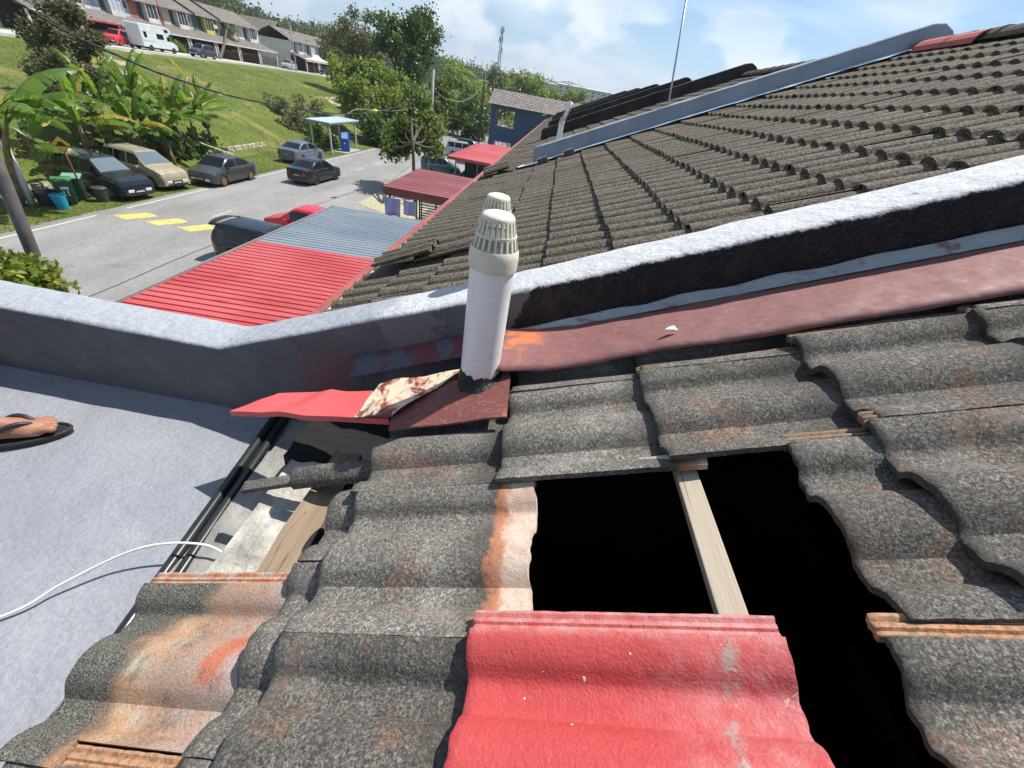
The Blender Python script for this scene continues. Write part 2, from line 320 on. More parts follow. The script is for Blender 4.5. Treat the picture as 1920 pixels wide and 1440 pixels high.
# ================================================================ roof tiles
WV = 0.15
def prof(y, amp=0.034):
    d = abs((y + WV / 2) % WV - WV / 2) / 0.055
    if d >= 1.12: return -amp
    if d > 0.93: return -amp + amp * 0.16 * ((1.12 - d) / 0.19) ** 2
    return amp * ((math.sqrt(1 - d * d * 0.90) - math.sqrt(0.10)) / (1 - math.sqrt(0.10)) * 0.97 + 0.03 - 1.0)
def tile_mesh(seed, L=0.42, W=0.297, rib=True, nx=30, t=0.014, keep=None, amp=0.034):
    rnd = random.Random(seed)
    ys = [W * i / 42 for i in range(43)]
    if rib: ys += [W + 0.003, W + 0.006, W + 0.010, W + 0.013, W + 0.018, W + 0.021, W + 0.026, W + 0.030]
    ny = len(ys)
    def ztop(y):
        if y <= W + 1e-6: return prof(y, amp)
        u = y - W; return -0.007 - (0.004 if 0.004 < u < 0.012 or 0.019 < u < 0.023 else 0.0) - u * 0.12
    xs = [L * i / nx for i in range(nx + 1)]; xs.insert(1, 0.004); nxx = len(xs)
    ox = rnd.random() * 50
    def jit(x, y):
        e = 0.0
        if x < 0.02: e = (noise.noise(Vector((ox, y * 60, 3))) * 0.004 + noise.noise(Vector((ox, y * 17, 9))) * 0.005) * (1 - x / 0.02)
        if x > L - 0.02: e += noise.noise(Vector((ox + 9, y * 45, 3))) * 0.006
        return e
    top = [[Vector((x + jit(x, y), y + (noise.noise(Vector((x * 40, ox, 1))) * 0.0016 if j in (0, ny - 1) else 0), ztop(y) + noise.noise(Vector((x * 9 + ox, y * 9, 0))) * 0.0018 - (0.0025 if i == 0 else 0))) for j, y in enumerate(ys)] for i, x in enumerate(xs)]
    vs = []; idx = {}
    for i in range(nxx):
        for j in range(ny):
            idx[(i, j, 0)] = len(vs); vs.append(top[i][j])
    for i in range(nxx):
        for j in range(ny):
            p = top[i][j].copy(); p.z -= t + (0.003 if i == 0 else 0) + noise.noise(Vector((ys[j] * 70, ox, xs[i] * 60))) * 0.0022; idx[(i, j, 1)] = len(vs)
            if i == 0: p.x += 0.003
            vs.append(p)
    K = {(i, j): (keep is None or keep((xs[i] + xs[i + 1]) / 2, (ys[j] + ys[j + 1]) / 2)) for i in range(nxx - 1) for j in range(ny - 1)}
    fs = []
    for (i, j), k in K.items():
        if not k: continue
        fs.append((idx[(i, j, 0)], idx[(i + 1, j, 0)], idx[(i + 1, j + 1, 0)], idx[(i, j + 1, 0)]))
        fs.append((idx[(i, j, 1)], idx[(i, j + 1, 1)], idx[(i + 1, j + 1, 1)], idx[(i + 1, j, 1)]))
        for (di, dj, a, b) in ((-1, 0, (i, j), (i, j + 1)), (1, 0, (i + 1, j + 1), (i + 1, j)), (0, -1, (i + 1, j), (i, j)), (0, 1, (i, j + 1), (i + 1, j + 1))):
            if not K.get((i + di, j + dj), False):
                fs.append((idx[(*a, 0)], idx[(*b, 0)], idx[(*b, 1)], idx[(*a, 1)]))
    return vs, fs
TILT = math.atan2(0.021, 0.345)
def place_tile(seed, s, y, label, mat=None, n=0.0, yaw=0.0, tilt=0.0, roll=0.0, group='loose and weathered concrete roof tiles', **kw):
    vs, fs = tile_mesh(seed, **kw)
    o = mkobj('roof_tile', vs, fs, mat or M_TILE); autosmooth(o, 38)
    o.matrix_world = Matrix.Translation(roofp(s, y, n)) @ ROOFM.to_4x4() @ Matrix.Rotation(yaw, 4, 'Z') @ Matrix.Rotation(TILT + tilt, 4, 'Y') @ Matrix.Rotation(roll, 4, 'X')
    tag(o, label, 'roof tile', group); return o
T = place_tile
# row just under the long metal flashing
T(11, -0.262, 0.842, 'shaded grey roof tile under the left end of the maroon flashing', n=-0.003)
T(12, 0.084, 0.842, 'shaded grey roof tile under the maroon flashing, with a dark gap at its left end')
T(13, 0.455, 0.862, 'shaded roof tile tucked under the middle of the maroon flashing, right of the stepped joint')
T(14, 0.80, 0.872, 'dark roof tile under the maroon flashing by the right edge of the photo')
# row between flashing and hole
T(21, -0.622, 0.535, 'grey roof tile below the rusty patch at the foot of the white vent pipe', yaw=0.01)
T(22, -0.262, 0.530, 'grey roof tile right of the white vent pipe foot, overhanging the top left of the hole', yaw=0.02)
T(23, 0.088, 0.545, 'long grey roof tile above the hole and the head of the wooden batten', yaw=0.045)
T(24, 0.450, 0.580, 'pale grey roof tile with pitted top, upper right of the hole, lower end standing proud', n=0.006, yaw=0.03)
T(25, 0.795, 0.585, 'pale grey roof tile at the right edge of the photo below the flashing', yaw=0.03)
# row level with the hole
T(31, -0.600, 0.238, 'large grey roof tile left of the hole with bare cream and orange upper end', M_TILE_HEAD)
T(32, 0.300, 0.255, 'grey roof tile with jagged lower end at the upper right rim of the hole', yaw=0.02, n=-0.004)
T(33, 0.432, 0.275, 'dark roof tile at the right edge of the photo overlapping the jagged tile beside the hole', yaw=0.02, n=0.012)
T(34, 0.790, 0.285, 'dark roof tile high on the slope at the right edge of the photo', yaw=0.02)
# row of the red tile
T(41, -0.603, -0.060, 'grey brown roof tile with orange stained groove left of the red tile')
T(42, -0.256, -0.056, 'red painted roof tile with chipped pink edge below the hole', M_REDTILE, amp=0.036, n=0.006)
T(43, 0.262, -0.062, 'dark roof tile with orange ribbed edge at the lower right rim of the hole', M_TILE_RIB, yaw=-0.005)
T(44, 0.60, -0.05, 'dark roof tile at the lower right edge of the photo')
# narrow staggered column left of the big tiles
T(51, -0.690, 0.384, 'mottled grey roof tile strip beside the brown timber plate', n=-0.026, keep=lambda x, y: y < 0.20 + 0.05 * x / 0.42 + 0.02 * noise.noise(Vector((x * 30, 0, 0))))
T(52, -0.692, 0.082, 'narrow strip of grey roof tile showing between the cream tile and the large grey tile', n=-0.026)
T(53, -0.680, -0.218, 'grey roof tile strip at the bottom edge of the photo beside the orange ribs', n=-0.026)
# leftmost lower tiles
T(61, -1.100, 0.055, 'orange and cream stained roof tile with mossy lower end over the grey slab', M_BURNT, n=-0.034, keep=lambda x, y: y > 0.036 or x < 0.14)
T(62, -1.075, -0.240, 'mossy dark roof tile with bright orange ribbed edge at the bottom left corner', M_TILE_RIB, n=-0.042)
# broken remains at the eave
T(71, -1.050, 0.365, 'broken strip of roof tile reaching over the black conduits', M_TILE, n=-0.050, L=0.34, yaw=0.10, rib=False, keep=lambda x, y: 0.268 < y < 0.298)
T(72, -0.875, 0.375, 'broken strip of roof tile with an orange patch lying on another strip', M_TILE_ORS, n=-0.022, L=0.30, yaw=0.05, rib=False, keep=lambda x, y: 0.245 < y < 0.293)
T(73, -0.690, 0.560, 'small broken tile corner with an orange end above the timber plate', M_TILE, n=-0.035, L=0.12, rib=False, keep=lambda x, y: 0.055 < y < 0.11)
# ================================================================ own house: slab, ledge, attic, unseen roof
own = tag(empty('terrace_house', (0, 0, -7.2)), 'damaged terrace house in front, grey flat canopy and hole in its tiled roof', 'house')
OL = local((0, 0, -7.2))
mb = MB(); mb.grid(60, 50, lambda u, v: Vector((-4.5 + 3.66 * u, -2.2 + 3.335 * v, -1.25 + 0.004 * noise.noise(Vector((u * 14, v * 12, 0))) + (0.010 * max(0, (v - 0.97) / 0.03) ** 2))))
mb.box((-4.5, -2.2, -1.45), (-0.84, 1.135, -1.27))
mb.build('canopy_slab', M_SLAB, own, M=OL)
def rough_block(a, b, n=14, amp=0.006, seed=0):
    """box with lumpy faces"""
    bm = bmesh.new(); bmesh.ops.create_cube(bm, size=1.0)
    bmesh.ops.subdivide_edges(bm, edges=bm.edges, cuts=n, use_grid_fill=True)
    a = Vector(a); b = Vector(b); c = (a + b) / 2; s = b - a
    vs = []
    for v in bm.verts:
        p = Vector((c.x + v.co.x * s.x, c.y + v.co.y * s.y, c.z + v.co.z * s.z))
        p += noise.noise_vector(p * 14 + Vector((seed, 0, 0))) * amp + noise.noise_vector(p * 50) * amp * 0.4; vs.append(p)
    fs = [tuple(v.index for v in f.verts) for f in bm.faces]; bm.free(); return vs, fs
mb = MB(); mb.add(*rough_block((-0.86, -1.6, -1.50), (-0.66, 1.128, -1.222), 20, 0.007)); mb.build('concrete_ledge', M_CONC_D, own, M=OL)
mb = MB(); mb.add(*rough_block((-0.665, -1.6, -1.50), (-0.53, 0.79, -1.055), 24, 0.010, 5)); mb.build('concrete_upstand', M_CONC, own, M=OL)
mb = MB(); mb.add(*rough_block((-0.512, -1.6, -1.04), (-0.425, 0.80, -0.978), 24, 0.007, 9)); mb.build('wall_plate', M_WOODB, own, M=OL)
mb = MB(); mb.add(*rough_block((-0.70, 0.80, -1.5), (-0.40, 1.12, -1.06), 12, 0.012, 3)); mb.build('shade_block', M_ATTIC, own, M=OL)  # black block, added to carry the shade under the bent sheet
mb = MB()   # attic: floor and walls, the gloom inside is put into their near-black colour
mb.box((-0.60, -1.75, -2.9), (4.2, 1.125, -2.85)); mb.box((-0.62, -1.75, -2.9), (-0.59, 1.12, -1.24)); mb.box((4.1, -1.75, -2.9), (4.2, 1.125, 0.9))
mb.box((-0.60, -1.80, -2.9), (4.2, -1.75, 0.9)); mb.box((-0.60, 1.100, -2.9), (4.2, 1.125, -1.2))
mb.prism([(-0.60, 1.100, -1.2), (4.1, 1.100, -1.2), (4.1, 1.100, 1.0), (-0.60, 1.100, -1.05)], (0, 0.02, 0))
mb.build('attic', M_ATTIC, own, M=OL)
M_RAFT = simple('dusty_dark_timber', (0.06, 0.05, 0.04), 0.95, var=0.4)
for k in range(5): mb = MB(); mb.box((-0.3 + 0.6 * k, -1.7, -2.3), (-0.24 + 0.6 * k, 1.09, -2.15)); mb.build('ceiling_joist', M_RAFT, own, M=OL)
for s_, y_ in ((0, 0.98), (0, -0.25)): mb = MB(); mb.bar(roofp(-0.5, y_, -0.16), roofp(3.2, y_, -0.16), 0.05, 0.10, NV); mb.build('rafter', M_RAFT, own, M=OL)
def batten(s, n, y0, y1, w, h):
    m_ = MB(); c0 = roofp(s, y0, n); c1 = roofp(s, y1, n); m_.bar(c0, c1, w, h, NV); return m_
b1 = batten(0.120, -0.074, 0.235, 1.10, 0.040, 0.040).build('batten', M_WOOD, own, M=OL); bevel(b1, 0.002)
for s_ in (0.80, 1.14, 1.48): batten(s_, -0.10, -1.6, 1.10, 0.04, 0.04).build('batten', M_WOOD, own, M=OL)
mb = MB(); mb.add(*rough_block((0.035, 0.552, -0.012), (0.160, 0.572, 0.004), 8, 0.002, 3))
mb.v = [roofp(v.x, v.y, v.z - 0.030) for v in mb.v]; mb.build('mortar_strip', M_CONC, own, M=OL)
def tile_field(mb, y0, ny_, s0, ns, rnd, ppt=14, gauge=0.338, W=0.30, skip=None, amp=0.034, t=0.014):
    for a in range(ns):
        so = rnd.uniform(-0.006, 0.006)
        for b in range(ny_):
            if skip and skip(a, b): continue
            s = s0 + a * gauge + so + rnd.uniform(-0.008, 0.008); y = y0 + b * W + rnd.uniform(-0.003, 0.003); dz = rnd.uniform(-0.003, 0.003); tl = rnd.uniform(-0.004, 0.004); n_ = ppt
            vs = []; 
            for (sx, zo) in ((s + 0.003, -t), (s, 0.0), (s + 0.40, -max(0.018, t * 1.1) + tl)):
                for k in range(n_ + 1):
                    yy = W * k / n_; vs.append(roofp(sx, y + yy + (b * 0 + (sx - s) * so * 0.5), prof(yy, amp) + zo + dz))
            fs = [(r * (n_ + 1) + k, (r + 1) * (n_ + 1) + k, (r + 1) * (n_ + 1) + k + 1, r * (n_ + 1) + k + 1) for r in range(2) for k in range(n_)]
            mb.add(vs, fs)
    return mb
rnd = random.Random(4)
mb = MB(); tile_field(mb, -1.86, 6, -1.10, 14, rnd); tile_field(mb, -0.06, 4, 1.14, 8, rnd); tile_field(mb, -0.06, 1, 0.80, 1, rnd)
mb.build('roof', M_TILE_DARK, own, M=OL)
M_PLASTER = simple('dirty_plaster', (0.42, 0.40, 0.36), 0.9, var=0.2, sc=2, bump=0.3)
for a_, b_ in (((-4.4, -2.1, -7.2), (-4.2, 1.1, -1.46)), ((-0.85, -2.1, -7.2), (-0.65, 1.1, -1.51))):
    mb = MB(); mb.box(a_, b_); mb.build('wall', M_PLASTER, own, M=OL)
# ================================================================ black conduits, cable
def conduit(dx, label):
    t_ = MB(); pts = [(-0.955 + dx, 1.12, -1.226), (-0.940 + dx, 0.98, -1.228), (-0.905 + dx, 0.70, -1.229), (-0.872 + dx, 0.44, -1.229), (-0.83 + dx, 0.10, -1.229), (-0.75 + dx, -0.6, -1.229), (-0.70 + dx, -1.5, -1.229)]
    t_.tube(pts, 0.0165, 14); o = t_.build('conduit_pipe', M_BLACKPL, None, True); autosmooth(o, 50); tag(o, label, 'pipe', 'black pipes lying on the ledge')
conduit(0.0, 'left one of two glossy black pipes running along the edge of the grey slab')
conduit(0.040, 'right one of two glossy black pipes, next to the bare concrete ledge')
def spline(pts, n=8):
    P = [Vector(p) for p in pts]; P = [P[0] * 2 - P[1]] + P + [P[-1] * 2 - P[-2]]; outp = []
    for i in range(1, len(P) - 2):
        for k in range(n):
            t = k / n; a, b, c, d = P[i - 1], P[i], P[i + 1], P[i + 2]
            outp.append(0.5 * ((2 * b) + (c - a) * t + (2 * a - 5 * b + 4 * c - d) * t * t + (3 * b - a - 3 * c + d) * t ** 3))
    outp.append(P[-2]); return outp
M_CABLE = simple('white_cable', (0.62, 0.62, 0.60), 0.45, var=0.1)
mb = MB(); pts = [(-1.75, -0.15, -1.243), (-1.42, 0.12, -1.243), hz(0, 1157, -1.235), hz(110, 1098, -1.215), hz(205, 1050, -1.19), hz(270, 1026, -1.170), hz(330, 1018, -1.165), hz(385, 1022, -1.175), hz(415, 1035, -1.19), hz(430, 1050, -1.20)]
pts.append(pts[-1] + Vector((0.01, -0.05, -0.012)))
mb.tube(spline(pts), 0.0036, 8); tag(mb.build('cable', M_CABLE, None, True), 'white cable looping from the grey slab over the black pipes', 'cable')
# ================================================================ party wall in front
def wall_top(x): return max(-0.925, -0.463 + 0.446 * x, -0.552 + 0.4077 * (x + 0.2))
def front_wall_material():
    m = Mat('party_wall_paint', 0.8, spec=0.35); x = m.axis(0); y = m.axis(1); z = m.axis(2); vec = m.obj
    top = m.math('MAXIMUM', m.math('ADD', m.math('MULTIPLY', x, 0.446), -0.463), -0.925)
    top = m.math('MAXIMUM', top, m.math('ADD', m.math('MULTIPLY', x, 0.4077), -0.47046))
    d = m.math('SUBTRACT', top, z)      # below the coping
    nz = m.math('SUBTRACT', m.noise(14, 6, 0.7, vec=vec), 0.5); nf = m.math('SUBTRACT', m.noise(70, 4, 0.7, vec=vec), 0.5)
    face = m.mix(m.ramp(m.noise(9, 4, vec=vec), [(0.3, 0.0), (0.7, 1.0)]), (0.100, 0.098, 0.108), (0.135, 0.130, 0.138))
    xr = m.math('ADD', x, m.math('MULTIPLY', nz, 0.25))
    redz = m.math('MULTIPLY', m.ramp(xr, [(-0.86 + 1, 0.0), (-0.80 + 1, 1.0), (-0.62 + 1, 1.0), (-0.54 + 1, 0.0)]), 1.0)
    xs = m.math('ADD', xr, 1.0)
    redz = m.math('MULTIPLY', m.ramp(xs, [(0.10, 0.0), (0.30, 1.0), (0.36, 1.0), (0.43, 0.0)]), m.ramp(m.math('ADD', d, m.math('MULTIPLY', nz, 0.1)), [(0.05, 0.0), (0.16, 0.8)]))
    face = m.mix(redz, face, (0.20, 0.075, 0.085))
    patch = m.math('MULTIPLY', m.ramp(m.math('ADD', xs, m.math('MULTIPLY', nz, 0.1)), [(0.52, 0.0), (0.53, 1.0), (0.70, 1.0), (0.71, 0.0)]), 0.5)
    face = m.mix(patch, face, (0.24, 0.21, 0.22))
    xb = m.math('ADD', m.math('ADD', x, m.math('MULTIPLY', nz, 0.10)), m.math('MULTIPLY', d, 0.3))
    blk = m.mix(m.ramp(m.noise(210, 2, 0.7, vec=vec), [(0.55, 0.0), (0.72, 0.45)]), (0.013, 0.012, 0.013), (0.16, 0.15, 0.15))
    blk = m.mix(m.ramp(m.noise(18, 5, 0.65, vec=vec), [(0.5, 0.0), (0.7, 0.35)]), blk, (0.085, 0.07, 0.065))
    face = m.mix(m.ramp(xb, [(-0.01, 0.0), (0.0, 1.0)]), face, blk)
    wht = m.mix(m.ramp(m.noise(120, 3, 0.6, vec=vec), [(0.3, 0.0), (0.6, 1.0)]), (0.36, 0.375, 0.39), (0.54, 0.55, 0.56))
    gry = m.mix(m.ramp(m.noise(60, 4, 0.6, vec=vec), [(0.3, 0.0), (0.7, 1.0)]), (0.25, 0.275, 0.31), (0.36, 0.385, 0.42))
    wht = m.mix(m.ramp(m.math('ADD', xs, m.math('MULTIPLY', nz, 0.1)), [(0.50, 0.0), (0.58, 1.0)]), gry, wht)
    dn = m.math('ADD', m.math('ADD', d, m.math('MULTIPLY', nz, m.ramp(xs, [(0.80, 0.006), (1.05, 0.045)]))), m.math('MULTIPLY', nf, m.ramp(xs, [(0.80, 0.004), (1.05, 0.022)])))
    m.col(m.mix(m.ramp(dn, [(0.007, 1.0), (0.010, 0.0)]), face, wht))
    m.bump(m.noise(170, 4, 0.75, vec=vec), 0.55, 0.004); m.bump(m.noise(12, 4, 0.6, vec=vec), 0.5, 0.03); return m.m
M_FWALL = front_wall_material()
def sweep_wall(name, xs, topf, botf, y0, y1, mat, parent=None, lump=0.004, r=0.018, M=None):
    t_ = MB()
    def pr(x):
        zt = topf(x); zb = botf(x); ym = (y0 + y1) / 2; P = []
        nb = 8
        for k in range(nb): P.append((y0, zb + (zt - r - zb) * k / nb))
        for k in range(4): a = math.pi / 2 * k / 3; P.append((y0 + r - r * math.cos(a), zt - r + r * math.sin(a)))
        for k in range(1, 4): P.append((y0 + r + (y1 - y0 - 2 * r) * k / 4, zt + 0.002))
        for k in range(4): a = math.pi / 2 * k / 3; P.append((y1 - r + r * math.sin(a), zt - r + r * math.cos(a)))
        P.append((y1, zb)); return P
    rows = [[Vector((x, y, z)) for y, z in pr(x)] for x in xs]; n = len(rows[0]); vs = []
    for row in rows:
        for p in row:
            q = p + noise.noise_vector(p * 7) * lump + noise.noise_vector(p * 31) * lump * 0.45; q.x = p.x; vs.append(q)
    fs = [(i * n + j, (i + 1) * n + j, (i + 1) * n + j + 1, i * n + j + 1) for i in range(len(rows) - 1) for j in range(n - 1)]
    fs += [tuple(range(n)), tuple(reversed([(len(rows) - 1) * n + j for j in range(n)]))]
    t_.add(vs, fs); return t_.build(name, mat, parent, True, M=M)
xs = [-4.5 + i * 0.04 for i in range(int(6.9 / 0.04))]
fw = sweep_wall('party_wall', xs, wall_top, lambda x: -1.5 if x < -0.6 else wall_top(x) - 0.45, 1.13, 1.315, M_FWALL)
tag(fw, 'party wall with rough white coping, grey painted at the left and black at the right, behind the vent pipe', 'wall', 'party walls between the houses')
# ================================================================ flashing of the front wall
def flash_material(name, base, rust=0.3, rustx=None, pale=(0.42, 0.22, 0.20), streak=True):
    m = Mat(name, 0.5, metal=0.0, spec=0.5); m.co(); v = m.obj
    c = m.mix(m.noise(45, 5, 0.7, stretch=(0.35, 1.6, 1), vec=v), tuple(x * 0.6 for x in base), tuple(min(1, x * 1.45) for x in base))
    c = m.mix(m.ramp(m.noise(150, 3, 0.7, stretch=(0.3, 1, 1), vec=v), [(0.55, 0.0), (0.75, 0.45)]), c, pale)
    rm = m.ramp(m.noise(7, 5, 0.65, 0.4, vec=v), [(0.60 - rust * 0.3, 0.0), (0.72 - rust * 0.3, 1.0)])
    if rustx: rm = m.math('MULTIPLY', rm, m.ramp(m.axis(0, v), rustx))
    c = m.mix(rm, c, m.mix(m.noise(30, 4, vec=v), (0.42, 0.10, 0.03), (0.75, 0.24, 0.08)))
    m.col(c); m.rgh(m.ramp(m.noise(20, 4, vec=v), [(0.3, 0.6), (0.7, 0.85)])); m.bump(m.noise(8, 3, vec=v), 0.3, 0.02); return m.m
M_FLASH = flash_material('maroon_flashing', (0.20, 0.085, 0.080), 0.35, rustx=[(0.0, 1.0), (0.06, 0.8), (0.14, 0.0), (1.0, 0.0)])
fl = tag(empty('metal_flashing', roofp(-0.29, 0.91, 0.02)), 'long maroon metal flashing strip with rust along its top, laid against the black party wall', 'flashing')
FL = local(roofp(-0.29, 0.91, 0.02))
def flashpt(u, v):
    s = -0.30 + 0.045 * 0 + 2.62 * u
    if v < 0.75:
        q = v / 0.75; y = 0.905 + 0.020 * u * 0 + (1.118 - 0.905) * q; n = 0.010 + 0.016 * math.sin(q * 2.2) + 0.006 * noise.noise(Vector((s * 4, q * 2, 0))) + 0.003 * noise.noise(Vector((s * 15, q * 5, 0)))
        y += 0.008 * noise.noise(Vector((s * 3, 5, 0))) * (1 - q)
        if q < 0.02: n -= 0.008
        lf = max(0, 1 - u / 0.11) ** 2; n += 0.042 * lf; y -= 0.022 * lf * (1 - q)
    else:
        q = (v - 0.75) / 0.25; y = 1.118 + 0.009 * q + 0.003 * noise.noise(Vector((s * 8, q * 3, 4))); n = 0.028 + 0.012 * q
    return roofp(s, y, n)
mb = MB(); mb.grid(130, 16, flashpt); o = mb.build('sheet', M_FLASH, fl, True, M=FL); sm = o.modifiers.new('th', 'SOLIDIFY'); sm.thickness = 0.002
def seal_material():
    m = Mat('grey_green_sealant', 0.6); m.co(); v = m.obj
    c = m.mix(m.noise(22, 5, 0.7, stretch=(0.4, 1.5, 1.5), vec=v), (0.20, 0.25, 0.28), (0.42, 0.47, 0.47))
    c = m.mix(m.ramp(m.noise(14, 5, 0.7, 0.6, stretch=(0.5, 1, 1), vec=v), [(0.55, 0.0), (0.64, 1.0)]), c, (0.20, 0.08, 0.075)); m.col(c); m.bump(m.noise(60, 4, vec=v), 0.5, 0.01); return m.m
M_SEAL = seal_material()
mb = MB()
mb.grid(130, 6, lambda u, v: roofp(-0.27 + 2.59 * u, 1.1225 - 0.024 * (1 - v) ** 2 + 0.002 * noise.noise(Vector((u * 60, v * 4, 8))), 0.028 + (0.014 + 0.030 * u) * v + 0.008 * noise.noise(Vector((u * 22, 1, 2))) * v))
mb.build('sealant', M_SEAL, fl, True, M=FL)
# a flake of debris on the flashing
mb = MB(); c0 = rf(1258, 618, 0.034); mb.add([c0 + Vector(p) for p in ((-0.018, -0.006, 0), (0.004, -0.004, 0.004), (0.020, 0.002, 0.001), (0.008, 0.010, 0.009), (-0.006, 0.004, 0.006))], [(0, 1, 4), (1, 3, 4), (1, 2, 3)])
o = mb.build('paint_flake', simple('pale_flake', (0.6, 0.62, 0.6), 0.8)); o.modifiers.new('t', 'SOLIDIFY').thickness = 0.0015; tag(o, 'small pale flake lying on the maroon flashing', 'debris')
# ================================================================ loose metal pieces left of the pipe
def sheet4(name, A, B, C, D, mat, label, cat='metal sheet', lip=0.0, wob=0.004, nu=26, nv=14, seed=0, crease=None, group=None, edge=0.0):
    """A near-left, B far-left, C far-right, D near-right"""
    A, B, C, D = map(Vector, (A, B, C, D)); nrm = ((D - A).cross(B - A)).normalized()
    def f(u, v):
        p = (A * (1 - u) + D * u) * (1 - v) + (B * (1 - u) + C * u) * v
        p = p + nrm * (wob * noise.noise(Vector((u * 3 + seed, v * 2.5, 0))) * 2 + (crease(u, v) if crease else 0))
        if edge:
            e = noise.noise(Vector((u * 9 + seed, v * 9, 3))) * edge
            if v in (0.0, 1.0): p += (B - A).normalized() * e
            if u in (0.0, 1.0): p += (D - A).normalized() * e
        return p
    t_ = MB(); t_.grid(nu, nv, f)
    if lip:
        t_.grid(nu, 2, lambda u, v: f(u, 0.0) - nrm * lip * (1 - v) - (B - A).normalized() * 0.002 * (1 - v))
    o = t_.build(name, mat, None, False); bm = bmesh.new(); bm.from_mesh(o.data); bmesh.ops.remove_doubles(bm, verts=bm.verts, dist=0.0006); bm.to_mesh(o.data); bm.free()
    s_ = o.modifiers.new('th', 'SOLIDIFY'); s_.thickness = 0.0016; s_.offset = -1
    return tag(o, label, cat, group)
M_PINK = simple('faded_red_sheet', (0.60, 0.095, 0.095), 0.42, var=0.12, sc=9, spec=0.4)
def peel_material():
    m = Mat('peeling_rusty_sheet', 0.65); m.co(); v = m.obj
    c = m.mix(m.ramp(m.noise(16, 5, 0.65, 0.6, vec=v), [(0.42, 0.0), (0.47, 1.0)]), (0.19, 0.05, 0.035), (0.58, 0.50, 0.36))
    c = m.mix(m.ramp(m.noise(24, 5, 0.65, 0.6, vec=v), [(0.56, 0.0), (0.60, 1.0)]), c, (0.55, 0.25, 0.20))
    c = m.mix(m.ramp(m.noise(38, 4, 0.6, 0.2, vec=v), [(0.60, 0.0), (0.66, 0.8)]), c, (0.46, 0.15, 0.03)); m.col(c); m.bump(m.noise(28, 5, vec=v), 0.5, 0.006); return m.m
M_PEEL = peel_material()
M_MAR2 = flash_material('dark_maroon_patch', (0.16, 0.045, 0.040), 0.12, pale=(0.40, 0.36, 0.28))
sheet4('bent_sheet', rf(430, 771, 0.083), rf(523, 737, 0.062), rf(700, 733, 0.022), rf(728, 786, 0.016), M_PINK, 'pinkish red bent metal sheet jutting out over the grey slab', lip=0.018, wob=0.0015, crease=lambda u, v: 0.010 * max(0, 1 - abs(u - 0.36 - 0.22 * v) / 0.14))
sheet4('rusty_sheet', rf(664, 781, 0.034), rf(712, 719, 0.040), rf(872, 690, 0.030), rf(735, 778, 0.026), M_PEEL, 'peeling cream and rust coloured metal piece left of the vent pipe foot', lip=0.006, wob=0.005, seed=4, edge=0.004)
sheet4('patch_sheet', rf(728, 806, 0.012), rf(742, 738, 0.020), rf(958, 690, 0.014), rf(950, 781, 0.010), M_MAR2, 'dark maroon metal patch under the foot of the white vent pipe', lip=0.004, wob=0.003, seed=9)
# painted base strip of the wall, grey and red
M_BASEP = Mat('grey_red_base_paint', 0.7); _v = (M_BASEP.co(), M_BASEP.obj)[1]
M_BASEP.col(M_BASEP.mix(M_BASEP.ramp(M_BASEP.noise(9, 4, 0.5, vec=_v), [(0.46, 0.0), (0.49, 1.0)]), (0.085, 0.085, 0.11), (0.13, 0.035, 0.042)))
mb = MB(); mb.grid(30, 3, lambda u, v: roofp(-0.90 + 0.50 * u, 1.118 - 0.055 * (1 - v), 0.010 + 0.05 * v * v + 0.002 * noise.noise(Vector((u * 9, v, 0)))))
o = mb.build('base_flashing', M_BASEP.m, None, True); o.modifiers.new('t', 'SOLIDIFY').thickness = 0.003
tag(o, 'low metal strip with patchy red and blue grey paint below the grey wall', 'flashing')
# ================================================================ vent pipes
def vent_pipe(loc, h, label, r=0.055, lean=(0, 0)):
    e = tag(empty('vent_pipe', loc), label, 'vent pipe', 'white plastic vent pipes')
    t_ = MB(); t_.lathe([(r, -0.02), (r, h), (r - 0.003, h), (r - 0.003, -0.02)], 48, cap=False); autosmooth(t_.build('pipe', M_PVC, e, True), 40)
    cp = MB(); R0 = r + 0.004
    cp.lathe([(r + 0.0005, h - 0.050), (R0, h - 0.049), (R0 + 0.001, h - 0.020), (R0 - 0.001, h - 0.006), (R0 - 0.004, h), (R0 - 0.010, h), (r - 0.006, h - 0.02)], 48, cap=False)
    hc = 0.066; rt = r - 0.017
    cp.lathe([(rt - 0.006, h + hc - 0.008), (rt + 0.001, h + hc - 0.006), (rt + 0.001, h + hc), (rt - 0.004, h + hc + 0.006), (rt * 0.55, h + hc + 0.010), (0.001, h + hc + 0.011)], 40, cap=False)
    nb = 22; ri = lambda q: (R0 - 0.006) + (rt - 0.001 - R0 + 0.006) * q
    for k in range(nb):
        a = 2 * math.pi * k / nb
        P = [Vector((math.cos(a) * ri(q), math.sin(a) * ri(q), h - 0.004 + (hc + 0.002) * q)) for q in (0, 1)]
        cp.bar(P[0], P[1], 0.0055 - 0.0000, 0.004, (math.cos(a), math.sin(a), 0.3))
    q = 0.42; rr = ri(q); cp.lathe([(rr - 0.002, h + hc * q - 0.003), (rr + 0.0022, h + hc * q - 0.003), (rr + 0.0018, h + hc * q + 0.003), (rr - 0.002, h + hc * q + 0.003), (rr - 0.002, h + hc * q - 0.003)], 48, cap=False)
    autosmooth(cp.build('slotted_cap', M_CAP, e), 40); return e
vp = vent_pipe((-0.0986, 0.9137, -0.700), 0.412, 'white plastic vent pipe with cream slotted cap and black tar at its foot')
t_ = MB(); t_.lathe([(0.0565, 0.058), (0.0585, 0.050), (0.0600, 0.036), (0.066, 0.026), (0.078, 0.018), (0.092, 0.010), (0.098, -0.01)], 48, cap=False)
